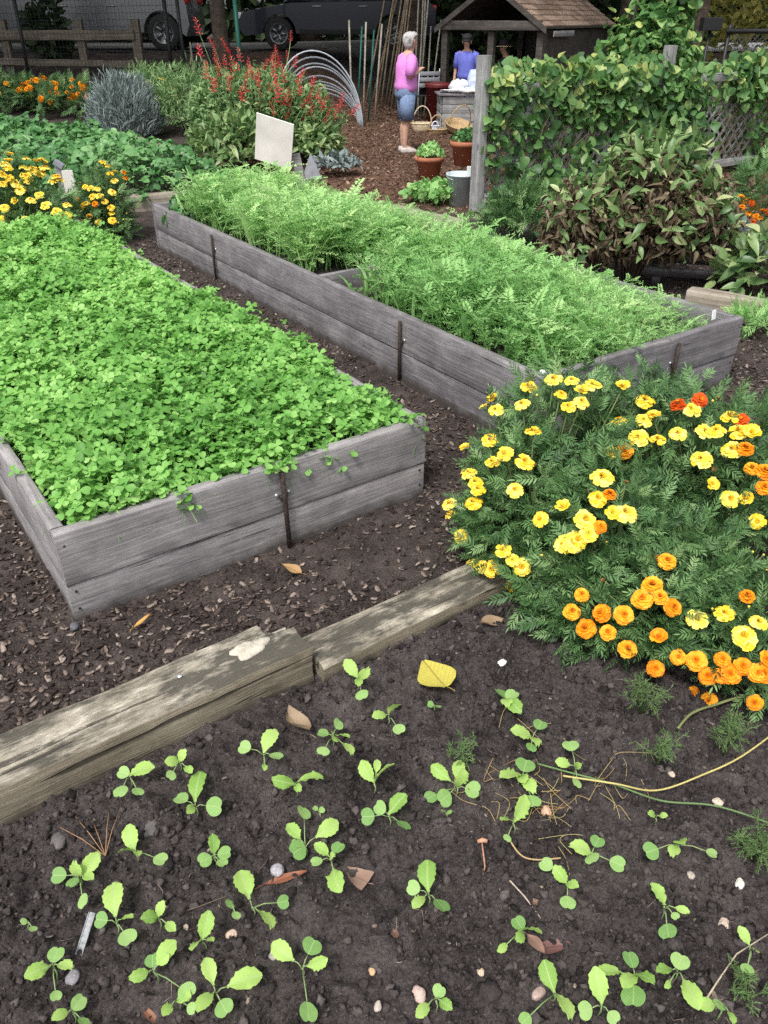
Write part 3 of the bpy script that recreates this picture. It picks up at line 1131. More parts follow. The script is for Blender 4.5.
p = RB0 + RU * (RBL - 0.3) + RV * 0.22
pl = empty('bedding_plant', (p[0], p[1], 0.27), 0, 'low dark green leafy plant in the far left corner of the vetch bed', 'plant')
mb = MB()
dome_leaves(mb, (0, 0, 0.02), (0.2, 0.2, 0.17), 150, TRI, 0.06, 0.10, low=-0.1)
mb.build('foliage', M['straw'], pl)
mb = MB()
for q in range(6):
    a = q * 1.05
    mb.tube([(0, 0, 0), (0.05 * math.cos(a), 0.05 * math.sin(a), 0.07), (0.13 * math.cos(a), 0.13 * math.sin(a), 0.12)], 0.004, 5)
mb.build('stems', M['straw'], pl)

# ------------------------------------------------------------------ marigolds
M['mari'] = leaf_mat('marigold_foliage', [(0.028, 0.074, 0.024), (0.066, 0.145, 0.048), (0.125, 0.24, 0.085), (0.24, 0.37, 0.15)], 0.22, 0.5, 0.35)
M['mstem'] = leaf_mat('marigold_stems', [(0.05, 0.09, 0.03), (0.10, 0.15, 0.05), (0.16, 0.17, 0.07)], 0.1, 0.6)
M['yel'] = leaf_mat('yellow_petals', [(0.76, 0.48, 0.015), (0.84, 0.62, 0.05), (0.87, 0.73, 0.15)], 0.18, 0.6, 0.2)
M['yelc'] = leaf_mat('deep_yellow_florets', [(0.72, 0.36, 0.01), (0.80, 0.52, 0.03)], 0.1, 0.7, 0.2)
M['ora'] = leaf_mat('orange_petals', [(0.68, 0.20, 0.006), (0.78, 0.27, 0.008), (0.84, 0.36, 0.015)], 0.18, 0.6, 0.2)
M['orac'] = leaf_mat('deep_orange_florets', [(0.58, 0.13, 0.004), (0.66, 0.17, 0.005)], 0.1, 0.7, 0.2)
M['redo'] = leaf_mat('red_orange_petals', [(0.50, 0.055, 0.008), (0.62, 0.10, 0.008)], 0.18, 0.6, 0.2)
M['calyx'] = plain('green_calyx', (0.07, 0.14, 0.04), 0.6)


def ferny_t(seed, pairs=6):
    rg = np.random.default_rng(seed)
    it = []
    lf = leaf_t([0.25, 0.95, 0.75, 0.08], 0.24, 0.10, 0.25, 0.0, seed=seed)
    v, f = [(0.008, 0, 0), (-0.008, 0, 0), (-0.004, 1, -0.16), (0.004, 1, -0.16)], [(0, 1, 2, 3)]
    it.append((tplist(v, f), np.eye(3), (0, 0, 0)))
    for i in range(pairs):
        t = 0.16 + 0.78 * i / pairs
        sc = 0.36 * math.sin(math.pi * (0.22 + 0.62 * t))
        for sg in (-1, 1):
            it.append((lf, rotz(-sg * (0.95 - 0.3 * t + rg.normal(0, 0.08))) @ roty(rg.normal(0, 0.25)) * (sc * (0.9 + 0.2 * rg.random())), (0, t, -0.16 * t * t)))
    it.append((lf, np.eye(3) * 0.3, (0, 0.95, -0.15)))
    return tmerge(it)


FERN = [ferny_t(q) for q in range(5)]


def petal_flower(mat_a, mat_b, rings, seed, dome=0.0):
    """flower head of unit diameter: rings of (radius, petals, length, tilt up, height)"""
    rg = np.random.default_rng(seed)
    mb = MB()
    for rad, cnt, ln, tilt, h in rings:
        for i in range(cnt):
            a = (i + rg.random() * 0.5) * 2 * math.pi / cnt + rad * 9
            lf = leaf_t([0.35, 0.85, 1.1, 0.85], 1.0, 0.10, 0.25 + 0.2 * rg.random(), 0.10, seed=int(rg.integers(999)))
            Rm = rotz(a) @ rotx(tilt + rg.normal(0, 0.13)) * (ln * (0.9 + 0.2 * rg.random()))
            mb.scat((lf[0], lf[1]), Rm[None], np.array([[-math.sin(a) * rad, math.cos(a) * rad, h + rg.normal(0, 0.01)]]), 0, rg.random())
    for i in range(44):
        a, q = rg.random() * 6.28, math.sqrt(rg.random()) * (0.17 if not dome else 0.1)
        lf = leaf_t([0.5, 1.0, 0.3], 0.5, 0.1, 0.2, 0, seed=i)
        mb.scat(lf, (rotz(a) @ rotx(1.0) * 0.13)[None], np.array([[q * math.cos(a), q * math.sin(a), (rings[-1][4] + 0.0) + 0.02]]), 1, rg.random())
    mb.lathe([(0.0, -0.26), (0.07, -0.24), (0.13, -0.08), (0.2, 0.0), (0.0, 0.01)], n=9, m=2, cap=False)
    me = mb.build('flower', [mat_a, mat_b, M['calyx']])
    m = me.data
    bpy.data.objects.remove(me)
    return m


YR = [(0.19, 8, 0.36, 0.0, 0.0), (0.15, 7, 0.30, 0.28, 0.03), (0.10, 6, 0.20, 0.6, 0.05)]
OR_ = [(0.22, 12, 0.28, -0.25, -0.02), (0.21, 12, 0.26, 0.12, 0.04), (0.17, 11, 0.24, 0.5, 0.10), (0.12, 9, 0.20, 0.8, 0.15), (0.06, 7, 0.16, 1.15, 0.17)]
M['yel2'] = leaf_mat('lemon_petals', [(0.82, 0.62, 0.04), (0.86, 0.72, 0.12), (0.88, 0.78, 0.24)], 0.18, 0.6, 0.2)
HALF = [(0.11, 8, 0.34, 0.75, 0.02), (0.07, 7, 0.28, 1.05, 0.05)]
FLAT = [(0.20, 9, 0.36, -0.15, 0.0), (0.14, 8, 0.30, 0.12, 0.03), (0.09, 6, 0.20, 0.5, 0.05)]
FY = [petal_flower(M['yel'], M['yelc'], YR, 0), petal_flower(M['yel2'], M['yelc'], YR, 1), petal_flower(M['yel'], M['yelc'], FLAT, 2), petal_flower(M['yel2'], M['yelc'], FLAT, 3),
      petal_flower(M['yel2'], M['yel'], YR, 4), petal_flower(M['yel'], M['yelc'], HALF, 5)]
M['ora2'] = leaf_mat('light_orange_petals', [(0.76, 0.28, 0.008), (0.84, 0.38, 0.02), (0.86, 0.46, 0.04)], 0.18, 0.6, 0.2)
FO = [petal_flower(M['ora2' if q % 2 else 'ora'], M['orac'], OR_ if q < 4 else HALF, q + 10, 1) for q in range(5)]
FR = [petal_flower(M['redo'], M['ora'], OR_, q + 20, 1) for q in range(2)]


def bud_mesh(mat):
    mb = MB()
    mb.lathe([(0.0, -0.5), (0.12, -0.48), (0.3, -0.2), (0.34, 0.1), (0.26, 0.35)], n=10, m=1, cap=False)
    mb.lathe([(0.25, 0.34), (0.3, 0.5), (0.2, 0.68), (0.0, 0.72)], n=10, m=0, cap=False)
    o = mb.build('bud', [mat, M['calyx']])
    m = o.data
    bpy.data.objects.remove(o)
    return m


M['faded'] = leaf_mat('faded_petals', [(0.16, 0.085, 0.03), (0.28, 0.16, 0.05)], 0.1, 0.8, 0.1)
BUDG, BUDY = bud_mesh(M['calyx']), bud_mesh(M['yel'])
FADED = petal_flower(M['faded'], M['faded'], [(0.12, 9, 0.36, 0.9, 0.0), (0.08, 7, 0.3, 1.2, 0.05)], 40)


def ray_dome(px, py, c, rad):
    """where the line of sight meets an ellipsoid, or its nearest point to it"""
    o, d = np.array([0, 0, CAM_H]), ray(px, py)
    oo, dd = (o - c) / rad, d / rad
    A, B, Cc = dd @ dd, oo @ dd, oo @ oo - 1
    disc = B * B - A * Cc
    t = (-B - math.sqrt(disc)) / A if disc > 0 else -B / A
    p = o + t * d
    return p, nrm((p - c) / rad ** 2)


def marigold(label, base, lobes, k, flowers, leaf=(0.07, 0.13), group=None, inner=0.45, stems=18):
    """lobes: list of (centre, radii); flowers: (px, py, diameter, kind)"""
    base = np.asarray(base, float)
    pl = empty('marigold', base, 0, label, 'marigold', group)
    mb = MB()
    vol = np.array([np.prod(np.asarray(r_)) ** 0.66 for _, r_ in lobes])
    for (c, r_), vv in zip(lobes, vol / vol.sum()):
        dome_leaves(mb, np.asarray(c) - base, r_, int(k * vv), FERN, leaf[0], leaf[1], low=-0.75, inner=inner, lump=0.30, rbias=0.45, wild=0.7)
    mb.build('foliage', M['mari'], pl)
    sb = MB()
    for q in range(stems):
        c, r_ = lobes[q % len(lobes)]
        n = nrm(RNG.normal(size=3) + np.array([0, 0, 0.3]))
        e = np.asarray(c) - base + n * np.asarray(r_) * 0.9
        mid = e * np.array([0.45, 0.45, 0.5]) + RNG.normal(0, 0.02, 3)
        sb.tube([RNG.normal(0, 0.03, 3) * [1, 1, 0], mid, e], [0.006, 0.0045, 0.0025], 5)
    fl = []
    for px, py, dia, kind in flowers:
        best = None
        for c, r_ in lobes:
            c, r_ = np.asarray(c), np.asarray(r_) * 1.05 + 0.035
            p, n = ray_dome(px, py, c, r_)
            key = (0 if np.linalg.norm((p - c) / r_) < 1.01 else np.linalg.norm((p - c) / r_), p[1])
            if best is None or key < best[0]:
                best = (key, p, n)
        _, p, n = best
        p = p - base
        meshes = {'y': FY, 'o': FO, 'r': FR}[kind]
        o = bpy.data.objects.new('flower', random.choice(meshes))
        COL.objects.link(o)
        o.parent = pl
        up = nrm(n * 0.55 + np.array([0, -0.18, 0.9]) + RNG.normal(0, 0.22, 3))
        s = dia * random.uniform(0.80, 1.1) * (0.92 if kind == 'y' else 0.88)
        o.matrix_basis = Matrix.Translation(Vector(p)) @ Vector(up).to_track_quat('Z', 'Y').to_matrix().to_4x4() @ Matrix.Rotation(random.random() * 6.28, 4, 'Z') @ Matrix.Diagonal((s, s, s, 1))
        q = p - up * dia * 0.2
        sb.tube([q, q * 0.8 - up * 0.03, q * 0.35], [0.003, 0.003, 0.004], 4)
    # buds and a few faded heads on stalks of their own
    for q in range(len(flowers) // 2):
        c, r_ = lobes[q % len(lobes)]
        n = nrm(np.array([RNG.normal(), -abs(RNG.normal()) * 0.6, abs(RNG.normal()) + 0.25]))
        e = np.asarray(c) - base + n * (np.asarray(r_) * 1.0 + 0.03)
        kind = q % 4
        s = leaf[0] * (0.28 if kind else 0.42)
        o = bpy.data.objects.new('bud' if kind else 'faded_flower', (BUDY if kind % 2 else BUDG) if kind else FADED)
        COL.objects.link(o)
        o.parent = pl
        o.matrix_basis = Matrix.Translation(Vector(e)) @ Vector(nrm(n + [0, 0, 1] + RNG.normal(0, 0.4, 3))).to_track_quat('Z', 'Y').to_matrix().to_4x4() @ Matrix.Diagonal((s, s, s, 1))
        sb.tube([e, e * 0.8 - n * 0.02, e * 0.3], [0.002, 0.0025, 0.004], 4)
    sb.build('stems', M['mstem'], pl)
    return pl


Z1 = lambda lst, d, k: [(420 + x / 2.207, 340 + y / 2.207, d, k) for x, y in lst]
fa = Z1([(240, 102), (295, 85), (335, 88), (382, 97), (448, 102), (312, 118), (357, 112), (328, 146), (357, 135), (160, 130), (142, 150), (168, 153), (225, 140),
         (100, 238), (155, 220), (187, 250), (160, 268), (232, 268), (108, 292), (122, 312), (128, 328), (117, 357), (65, 360), (66, 382), (183, 463), (205, 485),
         (225, 500), (158, 505), (138, 500), (198, 545), (232, 555), (266, 572), (152, 540), (112, 500), (265, 395), (90, 435), (210, 330), (250, 200), (420, 250)], 0.058, 'y')
fm = Z1([(403, 302), (394, 348), (315, 368), (425, 382), (455, 380), (350, 440), (372, 425), (365, 395), (318, 450), (340, 445)], 0.068, 'y') + Z1([(398, 412), (418, 340)], 0.055, 'o')
fb = Z1([(440, 177), (497, 132), (495, 176), (517, 167), (483, 214), (570, 205), (525, 218), (600, 152), (630, 200), (655, 198), (622, 262), (690, 240), (685, 168),
         (705, 200), (732, 205), (645, 318), (685, 350), (722, 350), (745, 400)], 0.066, 'y') + Z1([(760, 325), (732, 283), (452, 245), (718, 240), (760, 290)], 0.07, 'o') + \
    Z1([(569, 143), (618, 132), (708, 178)], 0.06, 'r')
fc = Z1([(545, 488), (513, 542), (490, 572), (530, 567), (558, 590), (357, 562), (335, 600), (400, 602), (450, 607), (366, 636), (415, 645), (458, 682), (527, 655),
         (520, 725), (570, 700), (610, 708), (668, 705), (635, 742), (665, 740), (685, 737), (712, 720), (745, 735), (600, 782), (638, 795), (738, 800), (722, 565), (766, 705), (760, 735)], 0.067, 'o') + \
    Z1([(612, 615), (673, 602), (748, 622), (716, 652), (720, 672)], 0.062, 'y')
G_M = 'marigolds at the corner of the seed bed'
marigold('bushy yellow marigold at the corner of the long raised bed, over the thin board', (0.52, 2.38, 0),
         [((0.50, 2.38, 0.22), (0.20, 0.24, 0.25)), ((0.67, 2.62, 0.34), (0.28, 0.25, 0.27)), ((0.41, 2.42, 0.13), (0.13, 0.16, 0.15))], 1900, fa, (0.05, 0.095), G_M)
marigold('middle marigold with large pale yellow heads, between the corner bush and the orange marigold', (0.80, 2.25, 0),
         [((0.74, 2.22, 0.22), (0.23, 0.24, 0.23)), ((0.62, 2.10, 0.12), (0.18, 0.16, 0.16))], 1000, fm, (0.05, 0.095), G_M)
marigold('tall yellow marigold with a few red heads before the right end of the long bed', (1.25, 2.6, 0),
         [((1.12, 2.62, 0.30), (0.32, 0.30, 0.25)), ((1.42, 2.50, 0.28), (0.34, 0.32, 0.27)), ((0.95, 2.75, 0.34), (0.24, 0.22, 0.22))], 2200, fb, (0.05, 0.10), G_M)
marigold('low orange marigold with round heads spilling over the right side of the seed bed', (1.0, 1.95, -0.03),
         [((0.88, 1.98, 0.10), (0.28, 0.20, 0.17)), ((1.15, 1.88, 0.08), (0.26, 0.24, 0.17)), ((0.66, 2.0, 0.08), (0.16, 0.15, 0.14)), ((1.0, 2.12, 0.15), (0.22, 0.16, 0.16))], 2000, fc, (0.045, 0.09), G_M)

Z2 = lambda lst, d, k: [(x / 5.69, 60 + y / 5.69, d, k) for x, y in lst]
f1 = Z2([(50, 540), (50, 575), (45, 610), (15, 650), (50, 670), (15, 700), (148, 558), (245, 567), (205, 580), (135, 610), (185, 615), (255, 610), (225, 650), (150, 660),
         (160, 682), (240, 640), (320, 660), (300, 690), (340, 682), (90, 700), (115, 738), (222, 765), (175, 795), (85, 805), (258, 825), (25, 840), (322, 862), (380, 822),
         (140, 910), (10, 915), (112, 935), (235, 945), (375, 888), (418, 925), (5, 1000), (190, 935), (180, 630), (30, 590)], 0.092, 'y')
f2 = Z2([(585, 580), (610, 600), (655, 640), (625, 645), (650, 683), (515, 727), (555, 732), (485, 720), (640, 750), (525, 775), (565, 770), (465, 830), (490, 815), (595, 803),
         (630, 838), (635, 872), (640, 912), (560, 922)], 0.07, 'y') + Z2([(705, 640), (715, 672), (430, 795), (540, 820), (508, 892), (475, 922)], 0.07, 'o')
marigold('large yellow marigold behind the far end of the clover, left of the grey marker', (-3.25, 7.0, 0),
         [((-3.35, 6.95, 0.36), (0.5, 0.42, 0.42)), ((-2.85, 6.85, 0.24), (0.35, 0.32, 0.28)), ((-3.8, 6.8, 0.36), (0.5, 0.4, 0.42))], 1700, f1, (0.09, 0.15))
marigold('small marigold of mixed yellow and orange heads between the grey marker and the strawberry bed', (-2.48, 7.45, 0),
         [((-2.50, 7.42, 0.28), (0.22, 0.24, 0.27)), ((-2.48, 7.3, 0.12), (0.24, 0.2, 0.15))], 650, f2, (0.08, 0.13))


def far_marigold(label, px, py, rx, h, dia, n, kind):
    p = gp(px, py)
    b = np.array(p)
    c = b + [0, 0, h * 0.45]
    rad = np.array([rx, rx * 0.8, h * 0.6])
    pl = empty('marigold', b, 0, label, 'marigold', 'marigolds behind the strawberry bed')
    mb = MB()
    dome_leaves(mb, c - b, rad, 220, FERN, 0.14, 0.22, low=-0.5, inner=0.5)
    mb.build('foliage', M['mari'], pl)
    for q in range(n):
        nn = nrm(np.array([RNG.normal(), -abs(RNG.normal()) * 0.8, abs(RNG.normal()) * 0.9]))
        o = bpy.data.objects.new('flower', random.choice({'y': FY, 'o': FO, 'r': FR}[kind if kind in 'yor' else random.choice('yo')]))
        COL.objects.link(o)
        o.parent = pl
        s = dia * random.uniform(0.8, 1.2)
        o.matrix_basis = Matrix.Translation(Vector(c - b + nn * rad * 1.08)) @ Vector(nrm(nn + [0, -0.3, 0.6])).to_track_quat('Z', 'Y').to_matrix().to_4x4() @ Matrix.Diagonal((s, s, s, 1))


far_marigold('row end marigold with scattered orange heads at the left edge, behind the strawberries', 8, 111, 0.5, 0.5, 0.095, 9, 'o')
far_marigold('yellow headed marigold in the row behind the strawberries', 28, 111, 0.35, 0.45, 0.09, 7, 'y')
far_marigold('dense orange marigold in the row behind the strawberries', 52, 114, 0.5, 0.5, 0.10, 22, 'o')
far_marigold('orange marigold beside the grey lavender, behind the strawberries', 78, 116, 0.4, 0.5, 0.095, 14, 'o')
far_marigold('small yellow marigold behind the right side of the grey lavender', 160, 112, 0.35, 0.5, 0.09, 14, 'y')

# ------------------------------------------------------------------ seedlings
def vein_leaf_mat(name, cols, sc=1.0, yo=0.0, vcol=(0.42, 0.55, 0.24), trans=0.33):
    """leaf with a paler midrib and side veins, laid out in the leaf's own space"""
    m = leaf_mat(name, cols, trans, 0.55, 0.25)
    N, L = m.node_tree.nodes, m.node_tree.links
    tc = N.new('ShaderNodeTexCoord')
    sp = N.new('ShaderNodeSeparateXYZ')
    mv = N.new('ShaderNodeMapping')
    mv.vector_type = 'POINT'
    mv.inputs['Scale'].default_value = (sc, sc, sc)
    mv.inputs['Location'].default_value = (0, yo * sc, 0)
    L.new(tc.outputs['Object'], mv.inputs['Vector'])
    L.new(mv.outputs[0], sp.inputs[0])
    ab = nd(N, 'ShaderNodeMath', operation='ABSOLUTE')
    L.new(sp.outputs['X'], ab.inputs[0])
    mid = ramp(N, L, ab.outputs[0], [(0.012, (0.75, 0.75, 0.75)), (0.03, (0, 0, 0))])
    w_ = nd(N, 'ShaderNodeMath', operation='MULTIPLY_ADD')
    L.new(ab.outputs[0], w_.inputs[0])
    w_.inputs[1].default_value = -1.1
    L.new(sp.outputs['Y'], w_.inputs[2])
    pp = nd(N, 'ShaderNodeMath', operation='PINGPONG')
    L.new(w_.outputs[0], pp.inputs[0])
    pp.inputs[1].default_value = 0.07
    vn_ = ramp(N, L, pp.outputs[0], [(0.004, (0.4, 0.4, 0.4)), (0.018, (0, 0, 0))])
    f = mixc(N, L, 1.0, mid.outputs[0], vn_.outputs[0], 'LIGHTEN')
    p = [n for n in N if n.type == 'BSDF_PRINCIPLED'][0]
    src = p.inputs['Base Color'].links[0].from_socket
    c = mixc(N, L, f, src, vcol)
    L.new(c, p.inputs['Base Color'])
    return m


M['true'] = vein_leaf_mat('seedling_true_leaves', [(0.22, 0.40, 0.08), (0.33, 0.53, 0.12), (0.44, 0.62, 0.17)])
M['cot'] = vein_leaf_mat('seedling_seed_leaves', [(0.17, 0.34, 0.095), (0.25, 0.44, 0.13), (0.34, 0.53, 0.18)])
M['sstem'] = leaf_mat('seedling_stems', [(0.22, 0.34, 0.13), (0.30, 0.38, 0.18)], 0.2, 0.5)


def toothed_t(seed):
    rg = np.random.default_rng(seed)
    n = 13
    t = np.linspace(0, 1, n)
    base = np.interp(t, [0, 0.12, 0.3, 0.6, 0.85, 1.0], [0.05, 0.08, 0.27, 0.37, 0.30, 0.07])
    hw = base * np.where(np.arange(n) % 2 == 0, 1.05, 0.94)
    v, f = [], []
    for i in range(n):
        z = 0.10 * math.sin(2.2 * t[i]) - 0.28 * t[i] ** 2
        wl = 0.035 * rg.normal()
        wr = 0.035 * rg.normal()
        h = hw[i] * 0.85
        v += [(-h, t[i], z + 0.20 * h + wl), (-h * 0.5, t[i], z + 0.02 + 0.06 * h - 0.25 * wl), (0, t[i], z - 0.015), (h * 0.5, t[i], z + 0.02 + 0.06 * h - 0.25 * wr), (h, t[i], z + 0.20 * h + wr)]
    for i in range(n - 1):
        for j in range(4):
            f.append((i * 5 + j, i * 5 + j + 1, i * 5 + 6 + j, i * 5 + 5 + j))
    return tplist(v, f)


def heart_t(seed):
    rg = np.random.default_rng(seed)
    k = 20
    a = np.linspace(0, 2 * math.pi, k, endpoint=False)
    # kidney-shaped seed leaf with a notch at its tip
    rad = 0.5 * (1 - 0.30 * np.exp(-((a - math.pi / 2) / 0.32) ** 2))
    x, y = rad * np.cos(a) * 1.05, rad * np.sin(a) * 0.92 + 0.52
    y = np.where((np.abs(x) < 0.2) & (y < 0.3), y - 0.04, y)
    z = 0.10 * np.abs(x) - 0.12 * y ** 2 + 0.012 * rg.normal(size=k)
    v = [(0, 0.48, -0.03)] + [(0.5 * p, 0.5 * (q - 0.48) + 0.48, 0.6 * r_ - 0.012) for p, q, r_ in zip(x, y, z)] + list(zip(x, y, z))
    f = [(0, 1 + i, 1 + (i + 1) % k) for i in range(k)] + [(1 + i, 1 + k + i, 1 + k + (i + 1) % k, 1 + (i + 1) % k) for i in range(k)]
    return tplist(v, f)


def leaf_mesh(tpl, mat):
    mb = MB()
    mb.scat(tpl, np.eye(3)[None], np.zeros((1, 3)), 0, random.random())
    o = mb.build('leaf', mat)
    m = o.data
    bpy.data.objects.remove(o)
    return m


LT = [leaf_mesh(toothed_t(q), M['true']) for q in range(7)]
LC = [leaf_mesh(heart_t(q), M['cot']) for q in range(5)]


def seedling(px, py, label, leaves, h=0.035):
    """leaves: (dx, dy, length in px, 't' toothed or 'c' seed leaf): leaf tips as seen, from the foot at px, py"""
    b = at(px, py, -0.03)
    b[2] = soil_top(b[0], b[1]) - 0.004
    root = empty('seedling', b, 0, label, 'seedling', 'seedlings in the seed bed')
    zc = (b[1] * _c + (CAM_H - b[2]) * _s)
    top = np.array([random.uniform(-0.006, 0.006), random.uniform(-0.004, 0.008), h])
    sb = MB()
    sb.tube([(0, 0, -0.004), top * 0.55 + [0.004, 0, 0], top], [0.0016, 0.0017, 0.0020], 6)
    for i, (dx, dy, ln, kind) in enumerate(leaves):
        s = ln / FPX * zc * (1.02 if kind == 't' else 0.82)
        g = at(px + dx, py + dy, b[2] + h + (0.030 if kind == 't' else 0.008))
        tip = g - b
        d = tip - top
        dist = np.linalg.norm(d)
        d = d / max(dist, 1e-6)
        pet = max(0.0, dist - s)                       # the leaf stalk
        k0 = top + d * pet + np.array([0, 0, 0.004])
        if pet > 0.002:
            sb.tube([top * 0.9, (top + k0) / 2 + [0, 0, 0.005], k0], [0.0015, 0.0013, 0.0012], 5)
        o = bpy.data.objects.new('leaf', random.choice(LT if kind == 't' else LC))
        COL.objects.link(o)
        o.parent = root
        up = nrm(np.array([0.25 * d[0] + random.gauss(0, 0.4), -0.2 + random.gauss(0, 0.4), 1.0]))
        Rm = frames(d[None], up[None], 1.0)[0]
        o.matrix_basis = Matrix.Translation(Vector(k0)) @ Matrix(Rm.tolist()).to_4x4() @ Matrix.Diagonal((s * random.uniform(0.9, 1.1), s, s, 1))
    sb.build('stem', M['sstem'], root)
    return root


